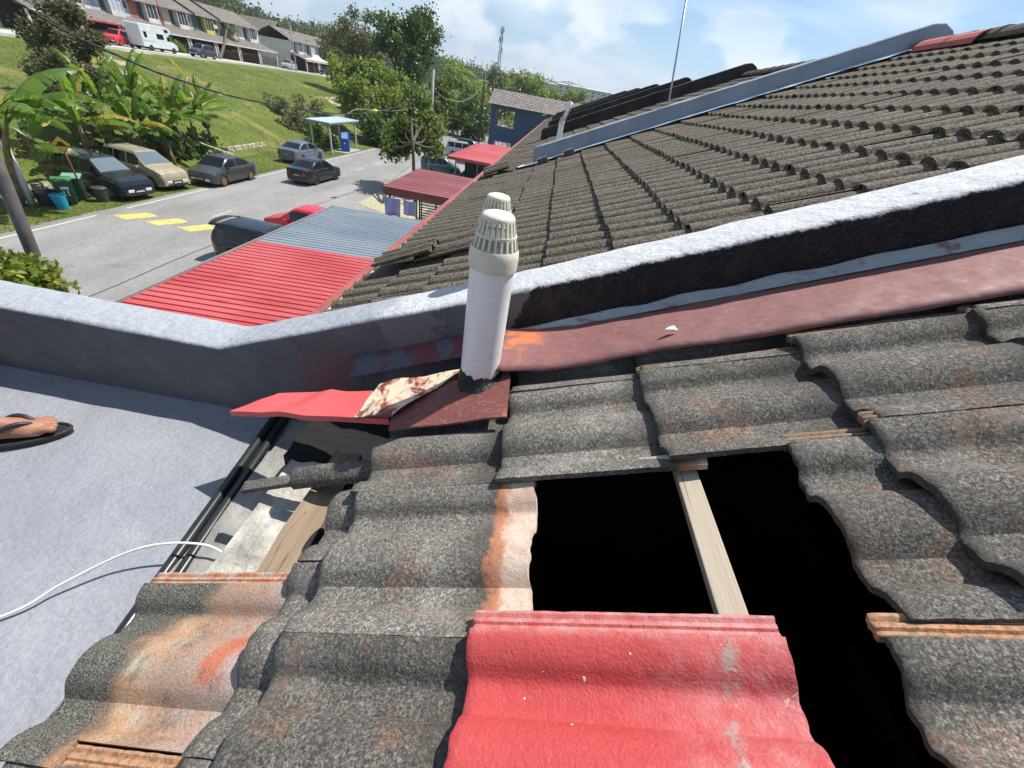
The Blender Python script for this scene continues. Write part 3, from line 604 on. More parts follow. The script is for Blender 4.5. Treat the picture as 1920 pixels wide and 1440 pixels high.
for i, v in enumerate(t_.v):
    a = math.atan2(v.y, v.x); f = 1 + 0.10 * noise.noise(Vector((math.cos(a) * 3, math.sin(a) * 3, v.z * 20)))
    q = min(1, max(0, (0.055 - v.z) / 0.03)); v.z += 0.020 * noise.noise(Vector((math.cos(a) * 5, math.sin(a) * 5, 0))) * (1 - q) + v.x * 0.446 * q
    v.x *= 1 + (f - 1) * q * 1.5; v.y *= 1 + (f - 1) * q * 1.5
t_.build('tar_collar', M_BITU, vp, True)
vent_pipe((-0.155, 1.37, -0.70), 0.36, 'second white vent pipe with slotted cap just beyond the party wall')
# ================================================================ the person standing on the slab (one foot in view)
M_CLOTH = simple('dark_trousers', (0.03, 0.035, 0.05), 0.9, var=0.3); M_SHIRT = simple('grey_shirt', (0.2, 0.2, 0.22), 0.9)
def make_person():
    base = Vector((-1.80, 0.765, -1.25)); e = tag(empty('person', base), 'person standing on the grey slab, foot in a black rubber flip flop', 'person')
    ang = math.atan2(0.145, 0.26)
    def footmesh(o, an):
        Mx = Matrix.Translation(Vector(o) - base) @ Matrix.Rotation(an, 4, 'Z'); f_ = MB()
        # toe direction +x; toes at 0.13..; heel at -0.12
        rings = []
        for x, cy, wy, h in ((-0.128, 0, 0.016, 0.030), (-0.12, 0, 0.026, 0.045), (-0.09, 0, 0.032, 0.070), (-0.05, 0, 0.033, 0.085), (0.0, 0.0, 0.036, 0.068), (0.04, 0.0, 0.041, 0.052), (0.075, 0.0, 0.045, 0.038), (0.095, 0.0, 0.044, 0.030), (0.105, 0, 0.036, 0.022)):
            rings.append([Mx @ Vector((x, cy + wy * math.cos(a), 0.020 + (h if math.sin(a) > 0 else 0.004) * math.sin(a))) for a in [2 * math.pi * k / 16 for k in range(16)]])
        vs = [p for r_ in rings for p in r_]; fs = [(i * 16 + k, i * 16 + (k + 1) % 16, (i + 1) * 16 + (k + 1) % 16, (i + 1) * 16 + k) for i in range(len(rings) - 1) for k in range(16)] + [tuple(reversed(range(16))), tuple(len(vs) - 16 + k for k in range(16))]
        f_.add(vs, fs)
        for ty, tl, tr in ((-0.030, 0.052, 0.0135), (-0.008, 0.050, 0.0095), (0.010, 0.044, 0.0088), (0.026, 0.035, 0.0085), (0.039, 0.024, 0.0085)):
            b0 = Vector((0.085, ty, 0.028 + tr * 0.3)); f_.tube([Mx @ (b0 + Vector((tl * q, -ty * 0.08 * q, -0.006 * q + 0.006 * math.sin(q * 3)))) for q in (0, 0.25, 0.5, 0.75, 0.92, 1.0)], [tr * 0.95, tr * 0.92, tr * 0.95, tr, tr * 0.8, tr * 0.35], 12)
        return f_, Mx
    body = MB(); sandals = []
    for o, an in (((-1.722, 0.800, -1.232), ang), ((-2.20, 0.95, -1.232), 0.15)):
        f_, Mx = footmesh(o, an); body.v += []; body.add(f_.v, f_.f); sandals.append(Mx)
    # legs, trunk, arms, neck and head as one skinned figure
    J = {'a1': (-1.80, 0.757, -1.15), 'k1': (-1.93, 0.78, -0.74), 'h1': (-2.12, 0.76, -0.36), 'a2': (-2.29, 0.94, -1.15), 'k2': (-2.25, 0.93, -0.74), 'h2': (-2.18, 0.92, -0.36), 'p': (-2.16, 0.84, -0.30), 'c': (-2.15, 0.84, 0.0), 'n': (-2.13, 0.84, 0.18), 'hd': (-2.10, 0.84, 0.30), 'ht': (-2.10, 0.84, 0.42),
         's1': (-2.14, 0.68, 0.12), 'e1': (-2.12, 0.60, -0.14), 'w1': (-2.02, 0.62, -0.36), 'f1': (-2.0, 0.63, -0.44), 's2': (-2.16, 1.00, 0.12), 'e2': (-2.18, 1.08, -0.14), 'w2': (-2.08, 1.06, -0.36), 'f2': (-2.06, 1.05, -0.44)}
    rad = {'a1': .036, 'k1': .055, 'h1': .08, 'a2': .036, 'k2': .055, 'h2': .08, 'p': .12, 'c': .13, 'n': .055, 'hd': .085, 'ht': .07, 's1': .05, 'e1': .04, 'w1': .027, 'f1': .03, 's2': .05, 'e2': .04, 'w2': .027, 'f2': .03}
    for ch in (('a1', 'k1', 'h1', 'p'), ('a2', 'k2', 'h2', 'p'), ('p', 'c', 'n', 'hd', 'ht'), ('c', 's1', 'e1', 'w1', 'f1'), ('c', 's2', 'e2', 'w2', 'f2')):
        pts = spline([Vector(J[k]) - base for k in ch], 5); rr = []
        for i in range(len(pts)): q = i / 5; a = min(int(q), len(ch) - 2); t = q - a; rr.append(rad[ch[a]] * (1 - t) + rad[ch[a + 1]] * t)
        body.tube(pts, rr, 14)
    for w_, s_ in (('f1', -1), ('f2', 1)):
        o = Vector(J[w_]) - base
        body.tube([o + Vector((0, 0, 0.03)), o + Vector((0.01, 0, -0.03)), o + Vector((0.015, 0, -0.05))], [0.028, 0.036, 0.03], 12)
        for k, ln in enumerate((0.065, 0.075, 0.070, 0.055)): p = o + Vector((0.012, -0.027 + 0.018 * k, -0.05)); body.tube([p, p + Vector((0.008, 0, -ln * 0.5)), p + Vector((0.028, 0, -ln))], [0.0090, 0.0085, 0.0065], 8)
        p = o + Vector((0.02, -s_ * 0.028, -0.01)); body.tube([p, p + Vector((0.022, -s_ * 0.014, -0.025)), p + Vector((0.036, -s_ * 0.014, -0.055))], [0.012, 0.011, 0.008], 8)
    bo = body.build('body', M_SKIN, e, True)
    rm = bo.modifiers.new('r', 'REMESH'); rm.mode = 'VOXEL'; rm.voxel_size = 0.0035; rm.use_smooth_shade = True
    cl = MB()
    for ch, k in ((('k1', 'h1', 'p'), 1.25), (('k2', 'h2', 'p'), 1.25)):
        pts = spline([Vector(J[c]) - base for c in ch], 5); cl.tube(pts, [rad['k1'] * 1.35 + (0.13 - rad['k1'] * 1.35) * i / (len(pts) - 1) for i in range(len(pts))], 16)
    cl.build('shorts', M_CLOTH, e, True)
    sh = MB(); sh.tube([Vector(J['p']) - base, Vector(J['c']) - base, Vector(J['n']) - base - Vector((0, 0, 0.05))], [.14, .15, .10], 18); sh.build('shirt', M_SHIRT, e, True)
    for Mx in sandals:
        so = MB(); outl = []
        for k in range(28):
            a = 2 * math.pi * k / 28; x = math.cos(a) * 0.150; wy = 0.052 if x > 0 else 0.040 + 0.012 * (1 + x / 0.15); outl.append(Vector((x + 0.008, math.sin(a) * wy * (1.0 if abs(x) < 0.1 else 1.0), 0)))
        so.prism([Mx @ (p + Vector((0, 0, -0.017))) for p in outl], (0, 0, 0.020))
        so.tube([Mx @ (p * 1.0 + Vector((0, 0, 0.004))) for p in outl + outl[:1]], 0.0055, 8, cap=False)
        fo = so.build('flip_flop', M_RUBBER, e, False); autosmooth(fo, 40)
        st = MB()
        for sg in (-1, 1):
            P = spline([(0.088, 0.001, 0.012), (0.082, 0.004 * sg, 0.040), (0.055, 0.020 * sg, 0.066), (0.015, 0.036 * sg, 0.062), (-0.03, 0.044 * sg, 0.030), (-0.045, 0.045 * sg, 0.004)], 5)
            st.tube([Mx @ p for p in P], [0.004] * 5 + [0.0075] * 16 + [0.006] * (len(P) - 21), 8)
        st.build('strap', M_RUBBER, fo, True)
    return e
make_person()
# ================================================================ neighbouring row of terrace houses
M_FASCIA = simple('maroon_painted_metal', (0.30, 0.075, 0.06), 0.5, var=0.25, sc=6)
M_GUTC = simple('stained_gutter_cement', (0.30, 0.285, 0.24), 0.95, var=0.45, sc=7, bump=0.6, bsc=30)
def far_tile_material():
    m = Mat('weathered_roof_of_neighbours', 0.93, spec=0.2); m.co(); v = m.obj
    c = m.ramp(m.noise(90, 3, 0.75, vec=v), [(0.36, (0.048, 0.040, 0.033)), (0.5, (0.135, 0.115, 0.092)), (0.66, (0.27, 0.236, 0.19))])
    c = m.mix(m.ramp(m.noise(1.3, 5, 0.65, vec=v), [(0.35, 0.6), (0.65, 0.0)]), c, (0.62, 0.62, 0.56), 'MULTIPLY')
    c = m.mix(m.ramp(m.noise(5, 5, 0.7, vec=v), [(0.55, 0.0), (0.72, 0.5)]), c, (0.10, 0.075, 0.055))
    c = m.mix(m.ramp(m.noise(38, 4, 0.75, vec=v), [(0.64, 0.0), (0.72, 0.5)]), c, (0.36, 0.34, 0.28))
    m.col(c); m.bump(m.noise(120, 3, 0.7, vec=v), 0.35, 0.006); return m.m
M_FTILE = far_tile_material()
M_WALLH = simple('house_plaster', (0.48, 0.46, 0.40), 0.9, var=0.15, sc=1.5)
def house(y0, label, seed):
    e = tag(empty('terrace_house', (0, y0, -7.2)), label, 'house', 'terrace houses of the near row'); L = local((0, y0, -7.2)); rnd = random.Random(seed)
    mb = MB(); W = 5.28 / 17
    holes = set()
    tile_field(mb, y0, 17, -1.545, 17, rnd, ppt=20 if seed == 1 else 10, W=W, gauge=0.334, amp=0.037, t=0.026, skip=lambda a, b: (a, b) in holes)
    mb.build('roof', M_FTILE, e, M=L)
    # back slope and ridge
    rg = roofp(4.20, 0, 0.0); mb = MB()
    mb.grid(16, 34, lambda u, v: Vector((rg.x + 4.4 * u, y0 + 5.28 * v, rg.z - 1.96 * u + prof(v * 5.28)))); mb.build('back_roof', M_FTILE, e, M=L)
    mb = MB()
    for k in range(14):
        ya = y0 + k * 5.28 / 14; P = []
        for (yy, rr) in ((ya, 0.118), (ya + 0.40, 0.105)):
            P.append([Vector((rg.x + rr * 1.15 * math.cos(a), yy, rg.z - 0.05 + rr * math.sin(a))) for a in [math.pi * q / 8 for q in range(9)]])
        mb.add(P[0] + P[1], [(q, q + 1, 9 + q + 1, 9 + q) for q in range(8)]); mb.add(P[0] + [Vector((rg.x, ya, rg.z - 0.06))], [(q + 1, q, 9) for q in range(8)])
    mb.build('ridge_cap', M_FTILE, e, M=L)
    # gutter bed, fascia
    mb = MB(); a = roofp(-1.50, y0, -0.055); b = roofp(-1.63, y0, -0.075)
    mb.grid(1, 60, lambda u, v: (a * (1 - u) + b * u) + Vector((0, 5.50 * v, 0.012 * noise.noise(Vector((u * 3 + y0, v * 30, 0)))))); 
    c_ = roofp(-1.645, y0, -0.05); mb.grid(1, 60, lambda u, v: (b * (1 - u) + (c_ + Vector((0, 0, 0.0))) * u) + Vector((0, 5.50 * v, 0.010 * noise.noise(Vector((u * 3 + y0, v * 20, 7))))))
    mb.build('gutter_bed', M_GUTC, e, M=L)
    mb = MB(); mb.box((c_.x - 0.055, y0, c_.z - 0.16), (c_.x - 0.001, y0 + 5.498, c_.z + 0.012)); o = mb.build('fascia', M_FASCIA, e, M=L); bevel(o, 0.008)
    for xa, xb, zt in ((c_.x + 0.35, c_.x + 0.50, c_.z - 0.20), (8.0, 8.2, -0.9)):
        mb = MB(); mb.box((xa, y0 + 0.01, -7.2), (xb, y0 + 5.48, zt)); mb.build('wall', M_WALLH, e, M=L)
    # soffit and ceiling keep the inside dark
    mb = MB(); mb.box((c_.x - 0.05, y0 + 0.01, c_.z - 0.19), (8.0, y0 + 5.47, c_.z - 0.165)); mb.build('ceiling', M_WALLH, e, M=L)
    return e
names = ['first neighbouring terrace house beyond the white coped party wall, brown tiled roof', 'terrace house roof just beyond the blue grey party wall', 'terrace house roof behind the first long black party wall', 'terrace house roof behind the second black party wall', 'terrace house roof behind the third black party wall', 'terrace house roof behind the fourth black party wall', 'terrace house at the far end of the tiled row near the blue building']
h1 = house(1.315, names[0], 1); h2 = house(6.79, names[1], 2)
for k in range(2, 7):
    c = copy_tree(h2); c.location = (0, 6.79 + 5.5 * (k - 1), -7.2); c['label'] = names[k]
M_PW2 = Mat('blue_grey_wall_paint', 0.8); M_PW2.co(); _v = M_PW2.obj
M_PW2.col(M_PW2.mix(M_PW2.ramp(M_PW2.noise(3, 5, 0.65, vec=_v), [(0.3, 0.0), (0.7, 1.0)]), (0.20, 0.235, 0.28), (0.29, 0.325, 0.37))); M_PW2.bump(M_PW2.noise(60, 4, 0.7, vec=_v), 0.5, 0.01)
M_PW3 = simple('blackened_party_wall', (0.030, 0.026, 0.024), 0.95, var=0.6, sc=3, bump=0.5, bsc=30)
def pwall(y, x0, x1, h, th, mat, label, name='party_wall'):
    base = lambda x: -0.646 + 0.446 * x
    def topf(x):
        z = base(x) + h
        if x > x1 - 0.35: q = (x - x1 + 0.35) / 0.35; z -= 0.30 * q * q
        return z
    n = int((x1 - x0) / 0.12); xs_ = [x0 + (x1 - x0) * i / n for i in range(n + 1)]
    o = sweep_wall(name, xs_, topf, lambda x: base(min(x, 4.25)) - 0.35, y, y + th, mat, None, 0.006, 0.02)
    return tag(o, label, 'wall', 'party walls between the houses')
p2 = pwall(6.61, -0.31, 4.45, 0.215, 0.165, M_PW2.m, 'blue grey painted party wall sloping up the neighbouring roof')
for i, (lb, xx) in enumerate((('long black party wall, nearest of those behind the blue grey wall', 4.35), ('second long black party wall behind the blue grey wall', 4.3), ('third long black party wall towards the far end of the row', 4.3), ('fourth black party wall towards the far end of the row', 4.3), ('farthest black party wall of the near row', 4.3))):
    pwall(12.09 + 5.5 * i, -0.45, xx, 0.24, 0.16, M_PW3, lb)
# light blue flashing along the blue grey wall, mortar lumps
M_LBLUE = simple('pale_blue_flashing', (0.50, 0.62, 0.70), 0.4, var=0.10, sc=3)
mb = MB(); mb.grid(70, 4, lambda u, v: roofp(-0.88 + 4.95 * u + (0.06 if u == 0 else 0), 6.47 + 0.145 * v + 0.012 * noise.noise(Vector((u * 20, 2, 1))) * (1 - v), 0.016 + 0.010 * noise.noise(Vector((u * 25, v * 2, 0))) + 0.03 * max(0, v - 0.7)))
o = mb.build('wall_flashing', M_LBLUE, None, True); o.modifiers.new('t', 'SOLIDIFY').thickness = 0.004; tag(o, 'pale blue metal flashing strip along the foot of the blue grey party wall', 'flashing')
M_LUMP = simple('dark_mortar', (0.10, 0.088, 0.072), 0.95, var=0.4, sc=10, bump=0.8, bsc=40)
for s_, lb, nm in ((-0.42, 'block of mortar on the roof at the low end of the pale blue flashing', 'p'), (-0.04, 'block of mortar on the roof, upslope of the first, by the pale blue flashing', 'q')):
    vs, fs = rough_block((-0.07, -0.06, -0.02), (0.07, 0.07, 0.065), 5, 0.010, s_)
    o = mkobj('mortar_block', [roofp(s_ + v.x, 6.36 + v.y, v.z) for v in vs], fs, M_LUMP); tag(o, lb, 'mortar block', 'mortar blocks by the flashing')
mb = MB(); P = yp(1252, 203, 6.69); Q = P + (yp(1290, -20, 6.72) - P) * 1.0; mb.tube([P - Vector((0, 0, 0.3)), P, Q], 0.012, 8); tag(mb.build('antenna_rod', simple('galvanised_rod', (0.35, 0.36, 0.38), 0.4, 0.6), None, True), 'thin upright metal rod rising from the blue grey party wall', 'rod')
# little vent pipe of the next house
vp3 = vent_pipe((0.02, 9.9, -0.72), 0.42, 'short white vent pipe on the roof beyond the blue grey wall', 0.055)
mb = MB(); mb.tube([(0.02, 9.9, -0.35), (0.12, 9.95, -0.02), (0.13, 9.95, 0.06)], 0.04, 12); mb.build('bent_spout', M_PVC, vp3, True, M=local((0.02, 9.9, -0.72)))
# red ridge caps upper right
M_REDR = simple('faded_red_ridge', (0.42, 0.10, 0.085), 0.8, var=0.3, sc=8, bump=0.4)
for k in range(2):
    mb = MB(); rg = roofp(4.17, 0, -0.03); a0 = 6.0 - k * 0.42
    P = [[Vector((rg.x + rr * 1.25 * math.cos(a) - 0.02, yy, rg.z - 0.05 + rr * math.sin(a))) for a in [math.pi * q / 8 for q in range(9)]] for yy, rr in ((a0, 0.125), (a0 + 0.43, 0.12))]
    mb.add(P[0] + P[1], [(q, q + 1, 9 + q + 1, 9 + q) for q in range(8)]); o = mb.build('ridge_tile', M_REDR); o.modifiers.new('t', 'SOLIDIFY').thickness = 0.014
    tag(o, ('faded red ridge tile nearest the top of the blue grey wall', 'second faded red ridge tile, farther from the blue grey wall')[k], 'ridge tile', 'red ridge tiles')
# loose tiles lying on the neighbour's roof near the eave
def loose(s, y, yaw, n, tilt, roll, label, **kw):
    vs, fs = tile_mesh(int(s * 100), nx=10, **kw); o = mkobj('roof_tile', vs, fs, M_FTILE); autosmooth(o, 38)
    o.matrix_world = Matrix.Translation(roofp(s, y, n)) @ ROOFM.to_4x4() @ Matrix.Rotation(yaw, 4, 'Z') @ Matrix.Rotation(tilt, 4, 'Y') @ Matrix.Rotation(roll, 4, 'X'); tag(o, label, 'roof tile', 'displaced roof tiles on the neighbouring roof')
loose(-1.42, 2.75, 0.05, 0.030, 0.0, math.pi * 0.98, 'roof tile lying upside down on the neighbouring roof near the eave', L=0.42)
loose(-1.12, 2.46, 0.10, 0.030, 0.03, 0.12, 'slipped roof tile beside the upside down one near the eave')
loose(-1.40, 6.8, 0.12, 0.050, 0.02, 0.2, 'slipped roof tile near the eave level with the blue grey party wall')
# ================================================================ corrugated carport roofs and sheds
def corr_material(name, c, c2=None, metal=0.0, rough=0.45):
    m = Mat(name, rough, spec=0.5); m.co(); v = m.obj; c2 = c2 or tuple(min(1, x * 1.25) for x in c)
    k = m.mix(m.ramp(m.noise(0.9, 4, 0.6, stretch=(0.4, 1, 1), vec=v), [(0.40, 0.0), (0.60, 1.0)]), c, c2)
    k = m.mix(m.ramp(m.noise(2.5, 6, 0.7, 0.5, stretch=(0.25, 1.5, 1), vec=v), [(0.55, 0.0), (0.70, 0.5)]), k, tuple(x * 0.6 for x in c))
    k = m.mix(m.ramp(m.noise(30, 5, 0.7, vec=v), [(0.60, 0.0), (0.72, 0.35)]), k, tuple(x * 0.55 for x in c)); m.col(k); return m.m
M_CRED = corr_material('red_corrugated_sheet', (0.40, 0.045, 0.046), (0.47, 0.09, 0.09))
M_CBLU = corr_material('blue_grey_corrugated_sheet', (0.150, 0.185, 0.215), (0.20, 0.235, 0.265))
M_CMAR = corr_material('dull_maroon_sheet', (0.20, 0.048, 0.048), (0.26, 0.075, 0.072))
M_CRD3 = corr_material('bright_red_sheet', (0.38, 0.045, 0.045), (0.44, 0.08, 0.075))
def corr(mb, x0, x1, y0, y1, zf, pitch=0.19, h=0.028, sag=0.0):
    n = max(1, int((y1 - y0) / pitch)); ys = []
    for k in range(n):
        b = y0 + (y1 - y0) * k / n; p = (y1 - y0) / n
        ys += [(b, 0), (b + p * 0.72, 0.004), (b + p * 0.80, -h * 1.5), (b + p * 0.92, -h * 1.5)]
    ys.append((y1, 0)); nx = 8; vs = [Vector((x0 + (x1 - x0) * i / nx, y, zf(x0 + (x1 - x0) * i / nx, y) + dz)) for i in range(nx + 1) for y, dz in ys]; m_ = len(ys)
    return mb.add(vs, [(i * m_ + j, (i + 1) * m_ + j, (i + 1) * m_ + j + 1, i * m_ + j + 1) for i in range(nx) for j in range(m_ - 1)])
M_POST = simple('grey_steel_post', (0.25, 0.25, 0.25), 0.6, 0.2)
M_WTRIM = simple('white_trim', (0.62, 0.62, 0.62), 0.5)
cz = lambda x, y: -4.24 + (x + 7.6) * 0.03
cp = tag(empty('carport', (-7.5, 1.6, -7.2)), 'long carport with red and blue grey corrugated roof beside the road', 'carport'); CL = local((-7.5, 1.6, -7.2))
mb = MB(); corr(mb, -7.62, -1.95, 1.55, 10.1, cz); o = mb.build('roof_sheet', M_CRED, cp, M=CL); tag(o, 'red corrugated roof sheet'); o.modifiers.new('t', 'SOLIDIFY').thickness = 0.004
mb = MB(); corr(mb, -7.62, -1.95, 10.06, 14.45, lambda x, y: cz(x, y) + 0.006); o = mb.build('roof_sheet', M_CBLU, cp, M=CL); tag(o, 'blue grey corrugated roof sheet'); o.modifiers.new('t', 'SOLIDIFY').thickness = 0.004
mb = MB(); mb.box((-7.67, 1.5, -4.30), (-7.635, 14.5, -4.20)); mb.build('edge_trim', M_POST, cp, M=CL)
for yy in (1.7, 6.0, 10.2, 14.2):
    mb = MB(); mb.box((-7.55, yy, -7.2), (-7.45, yy + 0.1, -4.27)); mb.build('post', M_POST, cp, M=CL)
# maroon shed with laundry
sh = tag(empty('shed', (-7.2, 18.6, -7.2)), 'open shed with dull maroon metal roof and fascia, laundry hanging at its side', 'shed'); SL = local((-7.2, 18.6, -7.2))
zf = lambda x, y: -4.12 + (y - 18.5) * 0.012
mb = MB(); corr(mb, -7.35, -3.0, 18.5, 23.8, zf, 0.36, 0.03); o = mb.build('roof_sheet', M_CMAR, sh, M=SL); o.modifiers.new('t', 'SOLIDIFY').thickness = 0.004
mb = MB(); n = 40
for k in range(n):
    xa = -7.35 + 4.35 * k / n; mb.box((xa, 18.46 + (0.02 if k % 2 else 0), -4.45), (xa + 4.35 / n, 18.475 + (0.02 if k % 2 else 0), -4.12))
mb.build('fascia', M_CMAR, sh, M=SL)
for xx, yy in ((-7.15, 18.65), (-3.3, 18.65), (-7.15, 23.6), (-5.9, 18.65)):
    mb = MB(); mb.box((xx, yy, -7.2), (xx + 0.07, yy + 0.07, -4.15)); mb.build('post', simple('dark_post', (0.03, 0.03, 0.03), 0.6) if xx == -7.15 and yy < 20 else M_POST, sh, M=SL)
mb = MB()
for k in range(22): mb.box((-6.0 + 0.0, 19.5, -7.0 + k * 0.125), (-4.0, 19.53, -6.96 + k * 0.125))
for xx in (-6.0, -5.2, -4.6, -4.05): mb.box((xx, 19.48, -7.2), (xx + 0.05, 19.55, -4.3))
o = mb.build('louvre_screen', simple('black_steel', (0.015, 0.015, 0.015), 0.5, 0.4), sh, M=SL)
mb = MB(); mb.box((-4.1, 19.6, -7.2), (-3.0, 23.6, -4.2)); mb.build('inner_wall', simple('olive_wall', (0.18, 0.13, 0.03), 0.9), sh, M=SL)
mb = MB(); mb.box((-6.2, 18.2, -7.2), (-3.0, 18.35, -6.45)); o = mb.build('low_wall', simple('pale_low_wall', (0.5, 0.5, 0.5), 0.9), None); tag(o, 'low pale boundary wall under the maroon shed', 'wall')
mb = MB(); mb.box((-6.6, 17.75, -7.2), (-6.2, 18.15, -6.1)); mb.box((-6.75, 17.6, -6.1), (-6.05, 18.3, -5.98)); o = mb.build('gate_pillar', simple('grey_pillar', (0.24, 0.24, 0.235), 0.9), None); bevel(o, 0.02); tag(o, 'short grey concrete pillar with flat cap by the maroon shed', 'pillar')
def cloth(name, pts_w, pts_h, org, mat, label, trousers=False):
    mb = MB(); W_, H_ = pts_w, pts_h
    def f(u, v): return Vector(org) + Vector((W_ * u, 0.05 * math.sin(u * 9 + v * 2), -H_ * v))
    if trousers: mb.grid(10, 4, lambda u, v: f(u, v * 0.35)); mb.grid(4, 6, lambda u, v: f(u * 0.42 - 0.02, 0.35 + v * 0.65)); mb.grid(4, 6, lambda u, v: f(0.60 + u * 0.42, 0.35 + v * 0.65))
    else: mb.grid(14, 6, f)
    o = mb.build(name, mat, None, True); o.modifiers.new('t', 'SOLIDIFY').thickness = 0.006; tag(o, label, 'laundry', 'laundry hanging by the maroon shed')
M_LAV = simple('lavender_cloth', (0.42, 0.42, 0.66), 0.9)
cloth('hanging_cloth', 0.75, 0.75, (-7.28, 18.42, -4.55), M_LAV, 'lavender cloth at the street corner of the maroon shed, left of the dark post')
cloth('hanging_cloth', 0.62, 0.62, (-6.40, 18.42, -4.55), M_LAV, 'smaller lavender cloth right of the dark post of the maroon shed')
cloth('hanging_trousers', 0.62, 0.95, (-7.32, 18.30, -5.35), M_CLOTH, 'dark trousers hanging below the lavender cloth', True)
# red roofed stall with green wall
st = tag(empty('shed', (-7.6, 33, -7.2)), 'shed with bright red metal roof over a light green wall', 'shed'); SL = local((-7.6, 33, -7.2))
mb = MB(); A_ = [Vector(p) for p in ((-7.9, 32.6, -4.35), (-3.2, 32.6, -4.35), (-2.8, 44.0, -4.30), (-7.7, 42.8, -4.30), (-6.6, 35.5, -3.95), (-3.0, 36.5, -3.85), (-3.0, 41, -3.85), (-6.6, 41, -3.95))]
mb.add(A_, [(0, 1, 5, 4), (1, 2, 6, 5), (2, 3, 7, 6), (3, 0, 4, 7), (4, 5, 6, 7)]); o = mb.build('roof_sheet', M_CRD3, st, M=SL); o.modifiers.new('t', 'SOLIDIFY').thickness = 0.04
mb = MB(); mb.box((-7.88, 32.55, -4.55), (-3.2, 32.59, -4.36)); mb.build('fascia', M_CRD3, st, M=SL)
M_LGREEN = simple('light_green_paint', (0.20, 0.44, 0.14), 0.8, var=0.12)
mb = MB(); mb.box((-7.35, 32.8, -7.2), (-3.2, 32.95, -5.75)); mb.box((-7.35, 32.97, -7.2), (-7.22, 42, -5.75)); mb.build('green_wall', M_LGREEN, st, M=SL)
mb = MB(); mb.box((-7.6, 32.7, -7.2), (-7.37, 32.95, -5.6)); mb.build('gate_post', simple('pale_post', (0.45, 0.48, 0.42), 0.9), st, M=SL)
for xx in (-7.3, -5.6, -4.1):
    mb = MB(); mb.box((xx, 32.68, -5.7), (xx + 0.07, 32.75, -4.4)); mb.build('post', M_POST, st, M=SL)
mb = MB(); mb.box((-6.9, 34.5, -7.2), (-3.2, 34.7, -4.6)); mb.build('back_wall', simple('dim_teal_wall', (0.05, 0.09, 0.09), 0.9), st, M=SL)
# ================================================================ blue end building
M_BLUE = Mat('slate_blue_paint', 0.85); M_BLUE.co(); _v = M_BLUE.obj
M_BLUE.col(M_BLUE.mix(M_BLUE.ramp(M_BLUE.noise(0.7, 5, 0.6, vec=_v), [(0.66, 0.0), (0.69, 0.7)]), M_BLUE.mix(M_BLUE.noise(2, 4, vec=_v), (0.045, 0.085, 0.15), (0.07, 0.115, 0.19)), (0.26, 0.30, 0.34)))
bb = tag(empty('blue_house', (-4, 52, -7.2)), 'slate blue house end with grey tiled roof and open window hole', 'house'); BL = local((-4, 52, -7.2))
mb = MB(); y0, y1 = 52.0, 52.2
for a, b in (((-7.9, -7.2), (-7.2, -1.15)), ((-7.2, -7.2), (-5.2, -5.25)), ((-7.2, -4.55), (-5.2, -3.1)), ((-7.2, -1.5), (-5.2, -1.15)), ((-5.2, -7.2), (2.0, -1.15))): mb.box((a[0], y0, a[1]), (b[0], y1, b[1]))
for z_ in (): pass
mb.box((-7.9, 52.2, -7.2), (-7.7, 53.0, -1.2)); mb.box((-7.9, 55.5, -7.2), (-7.7, 57, -1.2)); mb.box((-7.9, 53.0, -7.2), (-7.7, 55.5, -3.2)); mb.box((-7.9, 53.0, -1.6), (-7.7, 55.5, -1.2)); mb.box((1.8, 52.2, -7.2), (2.0, 57, -1.2)); mb.build('wall', M_BLUE.m, bb, M=BL)
mb = MB(); mb.box((-7.25, 51.93, -3.1), (-7.12, 52.25, -1.5)); mb.build('brick_jamb', simple('raw_brick', (0.28, 0.10, 0.06), 0.9), bb, M=BL)
mb = MB()
for k in range(5): xx = -7.2 + k * 0.48; mb.box((xx, 51.96, -5.25), (xx + 0.08, 52.02, -4.55))
mb.box((-7.2, 51.96, -4.61), (-5.2, 52.02, -4.53)); mb.box((-7.2, 51.96, -5.27), (-5.2, 52.02, -5.19)); wf = mb.build('window', simple('white_frame', (0.75, 0.75, 0.75), 0.5), bb, M=BL)
mb = MB(); mb.box((-7.19, 52.04, -5.24), (-5.21, 52.06, -4.56)); mb.build('pane', simple('dark_glass', (0.02, 0.03, 0.035), 0.1), wf, M=local((0, 0, 0)))
for k in range(2): mb = MB(); mb.box((-6.7 + k * 0.45, 52.6, -3.1), (-6.62 + k * 0.45, 52.68, -1.3)); mb.build('prop', M_WTRIM, bb, M=BL)
def brick_tile_mat():
    m = Mat('mottled_grey_roof', 0.9); m.co(); v = m.obj; b = m.n('ShaderNodeTexBrick', Scale=1.0); m.l(v, b.inputs['Vector'])
    b.inputs['Color1'].default_value = (0.22, 0.19, 0.175, 1); b.inputs['Color2'].default_value = (0.34, 0.31, 0.29, 1); b.inputs['Mortar'].default_value = (0.07, 0.05, 0.045, 1)
    b.inputs['Mortar Size'].default_value = 0.035; b.inputs['Brick Width'].default_value = 0.30; b.inputs['Row Height'].default_value = 0.34; b.offset = 0.5
    m.col(b.outputs['Color']); return m.m
M_BRT = brick_tile_mat()
